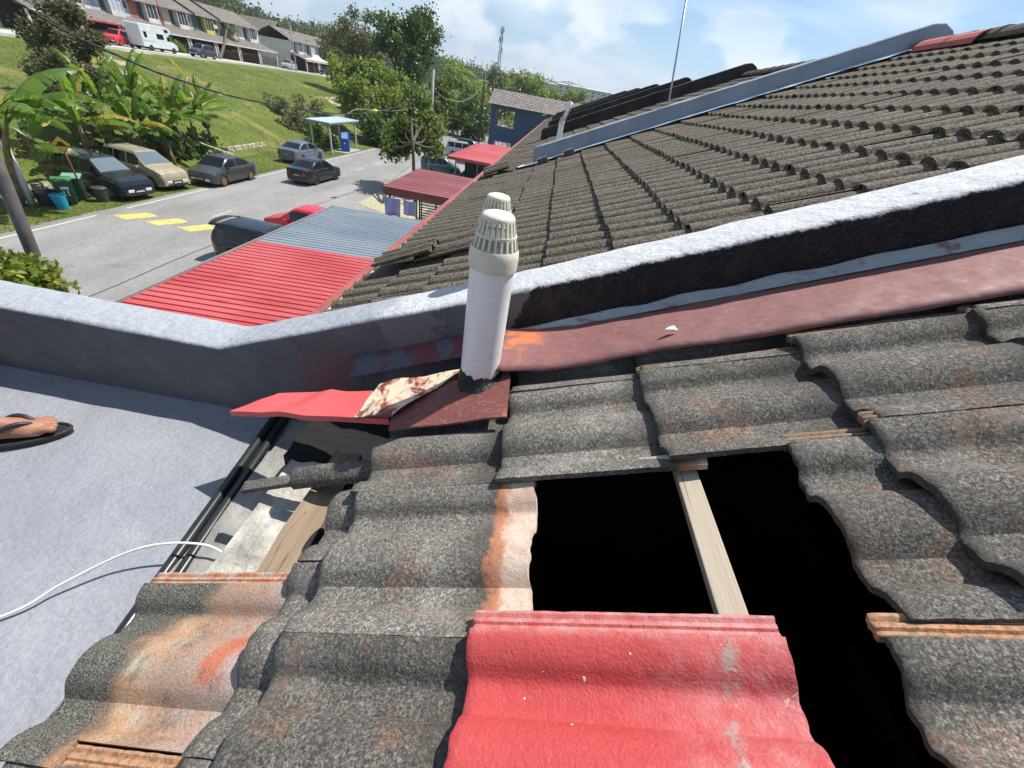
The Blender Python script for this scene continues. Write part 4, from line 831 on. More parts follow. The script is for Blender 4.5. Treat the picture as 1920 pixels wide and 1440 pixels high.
def slope_roof(name, A, B, C, D, mat, parent, M, wavy=0.03, pitch=0.3):
    """A-B eave, D-C ridge; wavy tiled sheet"""
    A, B, C, D = map(Vector, (A, B, C, D)); nrm = (B - A).cross(D - A).normalized(); L_ = (B - A).length; H_ = (D - A).length; nu = int(L_ / pitch * 4); nv = max(3, int(H_ / 0.33)); vs = []; 
    t_ = MB()
    for j in range(nv):
        for q in (0, 1):
            for i in range(nu + 1):
                u = i / nu; v = (j + q) / nv; p = (A * (1 - u) + B * u) * (1 - v) + (D * (1 - u) + C * u) * v
                vs.append(p + nrm * ((0.03 if q == 0 else 0.0) + wavy * (0.5 + 0.5 * math.cos(2 * math.pi * u * L_ / pitch))))
    n1 = nu + 1; fs = [((2 * j) * n1 + i, (2 * j) * n1 + i + 1, (2 * j + 1) * n1 + i + 1, (2 * j + 1) * n1 + i) for j in range(nv) for i in range(nu)]
    fs += [((2 * j + 1) * n1 + i, (2 * j + 1) * n1 + i + 1, (2 * j + 2) * n1 + i + 1, (2 * j + 2) * n1 + i) for j in range(nv - 1) for i in range(nu)]
    t_.add(vs, fs); return t_.build(name, mat, parent, M=M)
slope_roof('roof', (-8.2, 51.5, -1.15), (3.2, 51.5, -1.15), (3.2, 55.0, 0.20), (-8.2, 55.0, 0.20), M_BRT, bb, BL)
slope_roof('back_roof', (3.2, 58.5, -1.15), (-8.2, 58.5, -1.15), (-8.2, 55.0, 0.20), (3.2, 55.0, 0.20), M_BRT, bb, BL)
# last house of the near row, lighter tiles
lh = tag(empty('end_house', (0, 45.5, -7.2)), 'pale speckled tiled roof at the far end of the near row', 'house'); EL = local((0, 45.5, -7.2))
slope_roof('roof', (-1.9, 50.9, -1.25), (-1.9, 45.3, -1.25), (4.2, 45.3, 1.55), (4.2, 50.9, 1.55), M_BRT, lh, EL)
mb = MB(); mb.box((-1.3, 45.4, -7.2), (7.5, 50.8, -1.3)); mb.build('wall', M_WALLH, lh, M=EL)
# ================================================================ ground, road, hillside
G = -7.2
def smooth(t): t = max(0.0, min(1.0, t)); return t * t * (3 - 2 * t)
def gz(x, y):
    toe = -24.3 - 0.05 * max(0, min(40, y - 20))
    t = toe - x
    if t <= 0: z = G
    elif t < 7: z = G + 3.0 * (t / 7) ** 0.85
    elif t < 22: z = G + 3.0 + 1.45 * smooth((t - 7) / 15)
    else: z = G + 4.45
    if x < -47: z = G + 4.45 + 0.25 * smooth((-47 - x) / 2)
    if t > 0: z -= 0.45 * smooth((y - 70) / 40) * min(1, t / 10)
    if t > 0.5 and x > -48: z += 0.10 * noise.noise(Vector((x * 0.35, y * 0.35, 0))) * min(1, t / 3)
    # far hill behind the upper houses
    return z
def terr(name, x0, x1, nx, y0, y1, ny, mat, dz=0.0, kind='structure'):
    mb = MB(); mb.grid(nx, ny, lambda u, v: Vector((x0 + (x1 - x0) * u, y0 + (y1 - y0) * v, gz(x0 + (x1 - x0) * u, y0 + (y1 - y0) * v) + dz)))
    o = mb.build(name, mat, None, True); return tag(o, kind=kind)
def grass_mat():
    m = Mat('mown_grass', 0.95, spec=0.1); m.co(); v = m.obj
    c = m.mix(m.ramp(m.noise(0.35, 5, 0.6, vec=v), [(0.35, 0.0), (0.65, 1.0)]), (0.092, 0.128, 0.026), (0.165, 0.19, 0.05))
    c = m.mix(m.ramp(m.noise(6, 5, 0.7, vec=v), [(0.35, 0.6), (0.6, 0.0)]), c, (0.05, 0.085, 0.015))
    c = m.mix(m.ramp(m.noise(0.22, 6, 0.7, 0.3, vec=v), [(0.56, 0.0), (0.64, 0.75)]), c, (0.25, 0.20, 0.085))
    c = m.mix(m.ramp(m.noise(9, 4, 0.75, vec=v), [(0.66, 0.0), (0.72, 0.8)]), c, (0.34, 0.32, 0.20))
    m.col(c); m.bump(m.noise(18, 4, 0.7, vec=v), 0.9, 0.08); return m.m
M_GRASS = grass_mat()
terr('hillside', -180, -22.5, 170, -30, 400, 220, M_GRASS)
M_EARTH = simple('yard_ground', (0.20, 0.18, 0.15), 0.95, var=0.3, sc=0.6, bump=0.5, bsc=8)
mb = MB(); mb.add([(-4000, -600, G - 0.35), (4000, -600, G - 0.35), (4000, 6000, G - 0.35), (-4000, 6000, G - 0.35)], [(0, 1, 2, 3)])
tag(mb.build('ground', simple('far_land', (0.06, 0.085, 0.035), 0.95, var=0.4, sc=0.02)), kind='structure')
mb = MB(); mb.grid(20, 60, lambda u, v: Vector((-14 + 34 * u, -20 + 100 * v, G - 0.012))); tag(mb.build('yard', M_EARTH), kind='structure')
mb = MB(); mb.grid(6, 80, lambda u, v: Vector((-24.6 + 4.4 * u, -30 + 160 * v, G - 0.004 + 0.03 * math.sin(u * 3.1)))); tag(mb.build('verge', M_GRASS), kind='structure')
def asphalt_mat():
    m = Mat('worn_asphalt', 0.9, spec=0.25); m.co(); v = m.obj
    c = m.mix(m.ramp(m.noise(0.5, 6, 0.65, 0.3, stretch=(1, 0.45, 1), vec=v), [(0.35, 0.0), (0.65, 1.0)]), (0.235, 0.23, 0.22), (0.33, 0.325, 0.31))
    c = m.mix(m.ramp(m.noise(12, 6, 0.85, vec=v), [(0.4, 0.6), (0.58, 0.0)]), c, (0.13, 0.128, 0.124))
    c = m.mix(m.ramp(m.noise(1.1, 6, 0.75, 0.8, vec=v), [(0.60, 0.0), (0.70, 0.5)]), c, (0.11, 0.108, 0.105))
    x = m.axis(0, v)
    c = m.mix(m.math('MULTIPLY', m.ramp(m.math('DIVIDE', m.math('ADD', x, 22.0), 12.0), [(0.10, 0.55), (0.22, 0.0), (0.30, 0.28), (0.42, 0.0), (0.55, 0.25), (0.66, 0.0)]), m.noise(2, 4, 0.7, stretch=(1, 0.2, 1), vec=v)), c, (0.06, 0.06, 0.06))
    m.col(c); m.bump(m.noise(60, 3, 0.7, vec=v), 0.5, 0.01); return m.m
M_ASPH = asphalt_mat()
def road_edge(y, side):
    if side == 0: return -20.45 + 0.22 * noise.noise(Vector((y * 0.7, 3, 0))) + 0.08 * noise.noise(Vector((y * 4, 3, 0)))
    return -8.6
mb = MB(); mb.grid(8, 260, lambda u, v: Vector((road_edge(-30 + 130 * v, 0) * (1 - u) + road_edge(-30 + 130 * v, 1) * u, -30 + 130 * v, G + 0.016)))
tag(mb.build('road', M_ASPH, None), kind='structure')
mb = MB(); mb.grid(4, 60, lambda u, v: Vector(((-20.4 + 11.8 * u) + 14 * v * v * 0.9, 100 + 60 * v, G + 0.016))); tag(mb.build('far_road', M_ASPH), kind='structure')
def paint_mat(name, c, worn=0.5):
    m = Mat(name, 0.7); m.co(); v = m.obj
    m.col(m.mix(m.ramp(m.noise(7, 6, 0.75, vec=v), [(worn, 0.0), (worn + 0.12, 0.85)]), c, (0.19, 0.185, 0.18))); return m.m
M_LINE = paint_mat('white_road_paint', (0.50, 0.50, 0.48), 0.54); M_YEL = paint_mat('yellow_road_paint', (0.52, 0.46, 0.11), 0.50)
mb = MB()
def strip(mb, x, y0, y1, w=0.11):
    n = max(1, int((y1 - y0) / 1.0)); mb.grid(1, n, lambda u, v: Vector((x - w / 2 + w * u + 0.02 * noise.noise(Vector((y0 + (y1 - y0) * v, 1, 0))), y0 + (y1 - y0) * v, G + 0.021)))
strip(mb, -20.0, -20, 16.5); strip(mb, -20.0, 18.0, 26.7); strip(mb, -20.0, 27.9, 100)
tag(mb.build('edge_line', M_LINE), kind='structure')
mb = MB()
for k in (0, 3, 4, 5, 6, 7, 8): strip(mb, -16.5, 19.0 + 4.2 * k, 20.4 + 4.2 * k, 0.08)
tag(mb.build('centre_line', M_LINE), kind='structure')
mb = MB()
for k in range(4):
    x = -19.56 + 1.5 * k; mb.grid(6, 6, lambda u, v: Vector((x + 0.78 * u + 0.62 * v, 16.85 - 0.22 * u + 1.02 * v + 0.10 * math.sin(u * 3.1) * v, G + 0.022)))
tag(mb.build('hump_marking', M_YEL), kind='structure')
mb = MB(); mb.grid(14, 10, lambda u, v: Vector((-12.2 + 4.3 * u, 26.2 + 4.2 * v - 2.2 * u, G + 0.024 + 0.02 * noise.noise(Vector((u * 9, v * 9, 0))))))
tag(mb.build('gravel', simple('pale_gravel', (0.36, 0.32, 0.22), 0.95, var=0.5, sc=7, bump=1.0, bsc=12)), kind='structure')
mb = MB(); mb.grid(4, 6, lambda u, v: Vector((-22.4 + 1.9 * u, 42.6 + 3.6 * v, G + 0.045))); tag(mb.build('concrete_pad', M_CONC), kind='structure')
# upper road with kerb
M_UROAD = simple('pale_upper_road', (0.42, 0.41, 0.38), 0.9, var=0.12, sc=0.8)
terr('upper_road', -56.5, -48.6, 6, 20, 135, 90, M_UROAD, 0.05)
mb = MB()
for k in range(115):
    ya = 20 + k; mb.box((-48.6, ya, gz(-48.6, ya) - 0.2), (-48.35, ya + 1.0, gz(-48.6, ya) + 0.17))
tag(mb.build('upper_kerb', simple('kerb_concrete', (0.46, 0.46, 0.42), 0.9)), kind='structure')
# bare soil scar on the slope
def patch(cx, cy, rx, ry, mat, name, dz=0.05, n=16, seed=0):
    mb = MB(); vs = [Vector((cx, cy, gz(cx, cy) + dz))]
    for r_ in (0.5, 1.0):
        for k in range(n * 2):
            a = math.pi * k / n; f = r_ * (1 + 0.5 * noise.noise(Vector((math.cos(a) * 1.6 + seed, math.sin(a) * 1.6, seed)))); x = cx + rx * f * math.cos(a); y = cy + ry * f * math.sin(a); vs.append(Vector((x, y, gz(x, y) + dz - (0.06 if r_ == 1 else 0))))
    N = n * 2; fs = [(0, 1 + k, 1 + (k + 1) % N) for k in range(N)] + [(1 + k, 1 + N + k, 1 + N + (k + 1) % N, 1 + (k + 1) % N) for k in range(N)]
    mb.add(vs, fs); tag(mb.build(name, mat, None, True), kind='structure')
M_SOIL = simple('bare_soil', (0.34, 0.26, 0.17), 0.95, var=0.3, sc=1.2, bump=0.8, bsc=6)
for i, (px_, py_, a, b) in enumerate(((215, 118, 1.6, 2.4), (245, 98, 0.9, 2.2), (180, 130, 1.5, 1.5), (232, 140, 1.0, 1.6), (640, 195, 1.6, 3.0))):
    best = None
    for k in range(10, 110):
        p = dp(px_, py_, k)
        if p.z < gz(p.x, p.y): best = p; break
    if best: patch(best.x, best.y, a, b, M_SOIL, 'soil', seed=i)
# rubble stone wall at the toe
M_STONE = simple('pale_rubble', (0.42, 0.37, 0.28), 0.9, var=0.35, sc=2.5, bump=0.5, bsc=9)
def stones(mb, y0, y1, xf, rows, rnd, s=0.26):
    y = y0
    while y < y1:
        for r_ in range(rows):
            c = Vector((xf(y) - r_ * 0.08 + rnd.uniform(-.05, .05), y + rnd.uniform(-.1, .1), G + 0.1 + r_ * s * 0.8)); vs = []
            for a in (-1, 1):
                for b in (-1, 1):
                    for d in (-1, 1): vs.append(c + Vector((a * rnd.uniform(.6, 1) * s * .55, b * rnd.uniform(.6, 1) * s * .62, d * rnd.uniform(.6, 1) * s * .45)))
            mb.add(vs, [(0, 1, 3, 2), (4, 6, 7, 5), (0, 4, 5, 1), (2, 3, 7, 6), (0, 2, 6, 4), (1, 5, 7, 3)])
        y += s * 1.05
rnd = random.Random(8); mb = MB(); stones(mb, 11, 18.4, lambda y: -24.3, 2, rnd, 0.26); o = mb.build('stone_wall', M_STONE); tag(o, 'low rubble stone bank behind the wheelie bins and banana plants', 'stone wall')
mb = MB(); stones(mb, 29, 38, lambda y: -24.7 - 0.05 * (y - 20), 3, rnd, 0.22); o = mb.build('stone_wall', M_STONE); tag(o, 'low rubble stone wall behind the silver sedan on the verge', 'stone wall')
# ================================================================ vehicles
def car_paint(name, c, rough=0.25, metal=0.3):
    m = Mat(name, rough, metal, 0.5); m.b.inputs['Coat Weight'].default_value = 0.35; m.b.inputs['Coat Roughness'].default_value = 0.08; m.co()
    c2 = tuple(min(1, x * 1.3 + 0.012) for x in c); m.col(m.mix(m.ramp(m.noise(1.6, 5, 0.6), [(0.4, 0.0), (0.7, 0.6)]), c, c2)); m.rgh(m.ramp(m.noise(3, 4), [(0.3, rough * 0.8), (0.7, min(1, rough * 1.6))])); return m.m
M_TYRE = simple('tyre_rubber', (0.02, 0.02, 0.02), 0.85); M_RIM = simple('silver_rim', (0.42, 0.42, 0.43), 0.35, 0.7); M_RIMC = simple('copper_rim', (0.55, 0.28, 0.14), 0.35, 0.7); M_RIMD = simple('dark_rim', (0.05, 0.05, 0.05), 0.4, 0.5)
M_GLASS = Mat('car_glass', 0.06, 0.0, 0.35); M_GLASS.b.inputs['Base Color'].default_value = (0.008, 0.010, 0.012, 1); M_GLASS = M_GLASS.m
M_GLASSB = Mat('pale_reflecting_glass', 0.08, 0.0, 0.9); M_GLASSB.b.inputs['Base Color'].default_value = (0.10, 0.135, 0.155, 1); M_GLASSB.b.inputs['Coat Weight'].default_value = 0.6; M_GLASSB = M_GLASSB.m
M_BLKTRIM = simple('black_trim', (0.015, 0.015, 0.016), 0.5); M_HLAMP = Mat('headlamp_lens', 0.12); M_HLAMP.b.inputs['Base Color'].default_value = (0.62, 0.62, 0.58, 1); M_HLAMP = M_HLAMP.m
M_TLAMP = Mat('tail_lamp_lens', 0.15); M_TLAMP.b.inputs['Base Color'].default_value = (0.40, 0.02, 0.015, 1); M_TLAMP = M_TLAMP.m
M_PLATE = simple('black_number_plate', (0.02, 0.02, 0.02), 0.4); M_PTXT = simple('white_plate_digits', (0.75, 0.75, 0.75), 0.5)
def interp(tab, x):
    if x <= tab[0][0]: return tab[0][1]
    for (a, b), (c, d) in zip(tab, tab[1:]):
        if x <= c: t = (x - a) / (c - a); return b + (d - b) * t
    return tab[-1][1]
def car(name, label, loc, heading, paint, top, L, W, belt, windows, wind, rear, wheels, wr=0.30, rim=None, group='cars parked along the road', plate=None, front_lamps=True, cat='car', wglass=None, extras=None, z0=0.20, low=False):
    """local frame: +x is the nose, origin at the middle of the car on the ground"""
    e = tag(empty(name, loc, heading), label, cat, group); N = 90; H = L / 2
    rim = rim or M_RIM
    def wid(x):
        u = abs(x) / H; f = 1 - 0.16 * max(0, (u - 0.80) / 0.20) ** 2.2; return W / 2 * f
    def sec(x):
        w = wid(x); zt = interp(top, x); zb = min(interp(belt, x), zt - 0.015); z_low = z0 + 0.07 * max(0, (abs(x) / H - 0.9) / 0.1)
        for wx in wheels:
            d = abs(x - wx)
            if d < wr + 0.055: z_low = max(z_low, wr - 0.0 + math.sqrt((wr + 0.055) ** 2 - d * d) * 1.0 - 0.0)
        z_low = min(z_low, zb - 0.06); g = zt - zb; tw = w * 0.95 - g * 0.30; fl = 0.012 * sum(max(0, 1 - abs(abs(x - wx) - wr) / 0.22) for wx in wheels)
        P = [(0, z0 + 0.02), (w * 0.90, max(z_low - 0.0, z0 + 0.01)), (w * 0.985 + fl, z_low), (w * 1.0 + fl, z_low + (zb - z_low) * 0.35), (w * 0.995, z_low + (zb - z_low) * 0.7), (w * 0.965, zb - 0.015), (w * 0.95, zb + 0.004)]
        for q in (0.12, 0.5, 0.86): P.append((w * 0.95 + (tw - w * 0.95) * q, zb + g * q))
        P += [(tw - min(0.05, g * 0.5 + 0.02), zt - 0.004), (tw * 0.80, zt + 0.012), (tw * 0.4, zt + 0.022), (0, zt + 0.026)]
        return P
    xs_ = [-H + L * i / N for i in range(N + 1)]; S = [sec(x) for x in xs_]; K = len(S[0])
    body = MB(); gl = MB(); gw = MB(); trim = MB()
    for sg in (1, -1):
        V = [[Vector((x, sg * y, z)) for y, z in s] for x, s in zip(xs_, S)]
        for i in range(N):
            xm = (xs_[i] + xs_[i + 1]) / 2; g = interp(top, xm) - interp(belt, xm)
            for k in range(K - 1):
                q = [V[i][k], V[i + 1][k], V[i + 1][k + 1], V[i][k + 1]]; q = q if sg < 0 else q[::-1]
                side = k in (7, 8); topf = k >= 10; t_ = body
                if side and g > 0.12 and any(a < xm < b for a, b in windows): t_ = gl
                elif topf and (wind[0] < xm < wind[1]): t_ = gw
                elif topf and (rear[0] < xm < rear[1]): t_ = gl
                elif k == 0: t_ = trim
                t_.add(q, [(0, 1, 2, 3)])
    for i, sgn in ((0, -1), (N, 1)):
        pr = S[i]; x = xs_[i]; vs = [Vector((x, y, z)) for y, z in pr] + [Vector((x, -y, z)) for y, z in pr[::-1]]; body.add(vs, [tuple(range(len(vs))) if sgn > 0 else tuple(reversed(range(len(vs))))])
    def fin(mb_, nm, mt, par, ang=28):
        if not mb_.f: return None
        o = mb_.build(nm, mt, par); autosmooth(o, ang); return o
    b = fin(body, 'body', paint, e, 32); fin(trim, 'underbody', M_BLKTRIM, e); fin(gl, 'side_and_rear_glass', M_GLASS, e); fin(gw, 'windscreen', wglass or M_GLASS, e)
    for wx in wheels:
        for sg in (1, -1):
            yw = W / 2 - 0.10; m_ = MB(); M_ = Matrix.Translation((wx, sg * yw, wr)) @ Matrix.Rotation(-sg * math.pi / 2, 4, 'X')
            m_.lathe([(wr * 0.62, -0.10), (wr * 0.93, -0.10), (wr, -0.075), (wr, 0.075), (wr * 0.94, 0.10), (wr * 0.66, 0.105), (wr * 0.62, 0.09)], 26, cap=False); m_.v = [M_ @ v for v in m_.v]
            ty = m_.build('wheel', M_TYRE, e); autosmooth(ty, 35)
            m_ = MB(); m_.lathe([(wr * 0.66, 0.085), (wr * 0.63, 0.100), (wr * 0.56, 0.095), (wr * 0.54, 0.03), (0.001, 0.03)], 26, cap=False)
            for k in range(6):
                a = 2 * math.pi * k / 6; m_.bar((0.03 * math.cos(a), 0.03 * math.sin(a), 0.085), (wr * 0.58 * math.cos(a), wr * 0.58 * math.sin(a), 0.085), 0.055, 0.03, (0, 0, 1))
            m_.lathe([(0.05, 0.06), (0.05, 0.10), (0.001, 0.10)], 12, cap=False)
            m_.v = [M_ @ v for v in m_.v]; autosmooth(m_.build('rim', rim, ty), 35)
            m_ = MB(); m_.lathe([(wr + 0.05, -0.02), (0.001, -0.02)], 20, cap=False); m_.v = [M_ @ (v + Vector((0, 0, -0.10))) for v in m_.v]; m_.build('wheel_well', M_BLKTRIM, e)
    zb0 = interp(belt, H); zf = interp(top, H - 0.05); zr = interp(top, -H + 0.05)
    hz_ = min(zf, zb0) - 0.10
    for sg in (1, -1):
        if front_lamps:
            m_ = MB(); wf = wid(H); m_.box((H - 0.13, sg * wf * 0.60 - 0.14, hz_ - 0.08), (H + 0.012, sg * wf * 0.60 + 0.16, hz_ + 0.055)); bevel(m_.build('headlight', M_HLAMP, e), 0.02)
        m_ = MB(); wf = wid(-H); m_.box((-H - 0.015, sg * wf * 0.78 - 0.11, zr - 0.32), (-H + 0.16, sg * wf * 0.80 + 0.13, zr - 0.13)); bevel(m_.build('tail_lamp', M_TLAMP, e), 0.02)
        mx_ = wind[0] + (wind[1] - wind[0]) * 0.42; zm = interp(belt, mx_) + 0.07; m_ = MB(); m_.box((mx_ - 0.05, sg * (W / 2 + 0.0), zm - 0.06), (mx_ + 0.06, sg * (W / 2 + 0.17), zm + 0.06)); bevel(m_.build('mirror', paint, e), 0.02)
    m_ = MB(); m_.box((H - 0.02, -wid(H) * 0.42, hz_ - 0.06), (H + 0.012, wid(H) * 0.42, hz_ + 0.04)); m_.build('grille', M_BLKTRIM, e)
    m_ = MB(); m_.box((H - 0.06, -wid(H) * 0.80, z0 + 0.03), (H + 0.010, wid(H) * 0.80, z0 + 0.15)); bevel(m_.build('lower_grille', M_BLKTRIM, e), 0.02)
    for x_, nm in ((H + 0.016, 'f'), (-H - 0.016, 'r')):
        m_ = MB(); zp = 0.42 if x_ > 0 else (zr - 0.30); m_.box((x_ - 0.008, -0.25, zp - 0.055), (x_ + 0.008, 0.25, zp + 0.055)); pl = m_.build('number_plate', M_PLATE, e)
        sg = 1 if x_ > 0 else -1; m_ = MB()
        for k in range(6): m_.box((x_ + sg * 0.009, -0.20 + k * 0.068, zp - 0.03), (x_ + sg * 0.011, -0.155 + k * 0.068, zp + 0.03))
        m_.build('plate_digits', M_PTXT, pl)
    if windows:
        for a, b_ in windows:
            xh = a + 0.12
            for sg in (1, -1): m_ = MB(); zb_ = interp(belt, xh); m_.box((xh, sg * (W / 2 - 0.006) - 0.012, zb_ - 0.13), (xh + 0.15, sg * (W / 2 - 0.006) + 0.012, zb_ - 0.10)); m_.build('door_handle', paint, e)
    if extras: extras(e)
    return e
P_BLK = car_paint('black_car_paint', (0.010, 0.011, 0.014), 0.2, 0.1); P_NAVY = car_paint('blue_black_car_paint', (0.010, 0.014, 0.024), 0.18, 0.2); P_BEIGE = car_paint('champagne_car_paint', (0.36, 0.30, 0.21), 0.3, 0.3)
P_GREY = car_paint('charcoal_grey_car_paint', (0.055, 0.056, 0.06), 0.28, 0.4); P_SIL = car_paint('grey_blue_car_paint', (0.13, 0.15, 0.18), 0.25, 0.4); P_RED = car_paint('red_car_paint', (0.52, 0.018, 0.028), 0.25, 0.0)
P_TEAL = car_paint('teal_car_paint', (0.05, 0.11, 0.14), 0.25, 0.4); P_WHT = car_paint('white_car_paint', (0.60, 0.60, 0.60), 0.3, 0.0); P_GRN = car_paint('dark_green_car_paint', (0.01, 0.04, 0.025), 0.25, 0.1); P_SILV = car_paint('silver_car_paint', (0.36, 0.37, 0.39), 0.28, 0.4)
def mpv(L=4.25): return dict(L=L, W=1.69, top=[(-L/2, 0.95), (-L/2 + .05, 1.10), (-L/2 + .28, 1.58), (-L/2 + .5, 1.66), (0.32, 1.66), (0.46, 1.62), (1.12, 1.10), (L/2 - .40, 0.98), (L/2 - .10, 0.86), (L/2, 0.62)], belt=[(-L/2, 0.95), (0.8, 0.95), (L/2 - .1, 0.80), (L/2, 0.57)], windows=[(-1.85, -1.15), (-1.05, -0.22), (-0.12, 0.66)], wind=(0.48, 1.08), rear=(-L/2 + .06, -L/2 + .27), wheels=(-1.28, 1.33))
def sedan(L=4.3): return dict(L=L, W=1.70, top=[(-L/2, 0.75), (-L/2 + .06, 0.96), (-L/2 + .55, 1.00), (-0.62 - .25, 1.36), (-0.45, 1.42), (0.25, 1.42), (0.42, 1.38), (1.18, 0.95), (L/2 - .14, 0.74), (L/2, 0.52)], belt=[(-L/2, 0.74), (-L/2 + .1, 0.93), (0, 0.90), (1.2, 0.86), (L/2 - .12, 0.70), (L/2, 0.5)], windows=[(-1.20, -0.22), (-0.12, 0.82)], wind=(0.44, 1.13), rear=(-L/2 + .60, -0.92), wheels=(-1.25, 1.27))
def hatch(L=3.7): return dict(L=L, W=1.62, top=[(-L/2, 0.85), (-L/2 + .05, 1.05), (-L/2 + .32, 1.42), (-L/2 + .6, 1.50), (0.15, 1.50), (0.35, 1.46), (1.02, 0.98), (L/2 - .12, 0.76), (L/2, 0.55)], belt=[(-L/2, 0.84), (0.8, 0.88), (L/2 - .1, 0.72), (L/2, 0.52)], windows=[(-1.45, -0.55), (-0.45, 0.50)], wind=(0.38, 0.98), rear=(-L/2 + .07, -L/2 + .31), wheels=(-1.12, 1.15), wr=0.28)
car('parked_car', 'dark blue black people carrier parked nose to the road beside the wheelie bins', (-22.65, 19.85, G + .03), R(-9), P_NAVY, **mpv(4.4), wglass=M_GLASSB)
car('parked_car', 'beige people carrier parked nose to the road under the banana plants', (-22.75, 22.55, G + .03), R(-12), P_BEIGE, **mpv(4.25), wglass=M_GLASSB)
car('parked_car', 'charcoal grey hatchback sedan with copper wheels, facing the camera on the verge', (-20.52, 25.65, G + .03), R(-90), P_GREY, **sedan(4.2), rim=M_RIMC)
car('parked_car', 'grey blue sedan on the verge seen from behind, beyond the black sedan', (-21.2, 35.9, G + .03), R(88), P_SIL, **sedan(4.35), rim=M_RIMD)
car('parked_car', 'black sedan standing on the road seen from behind', (-16.95, 30.05, G + .02), R(86), P_BLK, **sedan(4.35), rim=M_RIMD)
car('parked_car', 'bright red car nose to the road behind the corrugated carport', (-11.05, 18.5, G + .02), R(172), P_RED, **hatch(4.1))
def suvx(e):
    m_ = MB(); m_.grid(12, 4, lambda u, v: Vector((-2.12 + 0.34 * v - 0.08 * (2 * u - 1) ** 2 * -1, (u - 0.5) * 1.34, 1.47 + 0.04 * v - 0.10 * (2 * u - 1) ** 4))); o = m_.build('spoiler', M_BLKTRIM, e, True); o.modifiers.new('t', 'SOLIDIFY').thickness = 0.03
    m_ = MB(); m_.bar((-2.05, -0.1, 1.20), (-1.96, 0.38, 1.36), 0.03, 0.03); m_.build('wiper', M_BLKTRIM, e)
s_ = hatch(4.2); s_['W'] = 1.74; s_['wr'] = 0.31
car('parked_car', 'glossy black hatchback with rear spoiler, rear end towards the road by the carport', (-10.75, 15.0, G + .02), R(-4), P_BLK, **s_, extras=suvx)
car('parked_car', 'teal hatchback parked behind the roadside tree and utility pole', (-10.6, 41.3, G + .02), R(20), P_TEAL, **hatch(3.7))
s_ = mpv(4.3); car('parked_car', 'silver white van parked behind the bright red shed roof', (-11.2, 54.6, G + .02), R(10), P_SILV, **s_, cat='van')
car('parked_car', 'dark green car parked in the shade beyond the silver van', (-11.6, 60.5, G + .02), R(10), P_GRN, **hatch(3.8))
car('parked_car', 'white car far down the road beside the utility pole', (-21.5, 72.5, G + .02), R(-80), P_WHT, **sedan(4.2))
# ================================================================ vegetation
def leaf_mat(name, dark, light, yel=None, trans=0.35, rough=0.5):
    m = Mat(name, rough, spec=0.35); m.co(); v = m.obj
    g = m.n('ShaderNodeNewGeometry'); r_ = g.outputs['Random Per Island']
    c = m.mix(r_, dark, light)
    c = m.mix(m.ramp(m.noise(0.5, 3, 0.6, vec=v), [(0.35, 0.5), (0.65, 0.0)]), c, dark)
    if yel: c = m.mix(m.ramp(r_, [(0.90, 0.0), (0.93, 0.8)]), c, yel)
    m.col(c); tr = m.n('ShaderNodeBsdfTranslucent'); m.l(m.mix(0.6, c, (light[0] * 1.6, light[1] * 1.5, light[2]), 'MIX'), tr.inputs[0])
    mx_ = m.n('ShaderNodeMixShader'); mx_.inputs[0].default_value = trans; m.l(m.b.outputs[0], mx_.inputs[1]); m.l(tr.outputs[0], mx_.inputs[2]); m.l(mx_.outputs[0], m.t.nodes['Material Output'].inputs[0]); return m.m
L_DARK = leaf_mat('dark_glossy_leaves', (0.022, 0.045, 0.012), (0.10, 0.17, 0.035), rough=0.35)
L_MID = leaf_mat('mid_green_leaves', (0.04, 0.075, 0.014), (0.17, 0.25, 0.045), (0.30, 0.26, 0.05))
L_YEL = leaf_mat('yellow_green_leaves', (0.07, 0.12, 0.015), (0.25, 0.34, 0.05), (0.36, 0.30, 0.05))
L_OLV = leaf_mat('dull_olive_leaves', (0.05, 0.062, 0.028), (0.16, 0.18, 0.075), (0.22, 0.17, 0.08))
L_BAN = leaf_mat('banana_leaf_green', (0.06, 0.13, 0.018), (0.19, 0.31, 0.048), trans=0.5, rough=0.38)
L_BANY = leaf_mat('yellowing_banana_leaf', (0.26, 0.22, 0.03), (0.36, 0.32, 0.05), trans=0.4)
M_BARK = simple('grey_brown_bark', (0.09, 0.075, 0.055), 0.95, var=0.4, sc=4, bump=0.8, bsc=18)
M_BSTEM = simple('banana_stem', (0.17, 0.13, 0.055), 0.8, var=0.55, sc=3, bump=0.5, bsc=10)
def add_leaf(vs, fs, c, size, rnd, down=0.3):
    d = Vector((rnd.uniform(-1, 1), rnd.uniform(-1, 1), rnd.uniform(-0.6 - down, 0.6))); d.normalize(); u = Vector((rnd.uniform(-1, 1), rnd.uniform(-1, 1), rnd.uniform(-0.2, 1.6)))
    s = d.cross(u)
    if s.length < 1e-3: return
    s.normalize(); s *= size * 0.42; d *= size; b = len(vs); n_ = s.cross(d).normalized() * size * 0.10
    vs += [c - d * 0.5, c - s * 0.9 - n_, c + d * 0.55, c + s * 0.9 - n_]; fs.append((b, b + 1, b + 2)); fs.append((b, b + 2, b + 3))
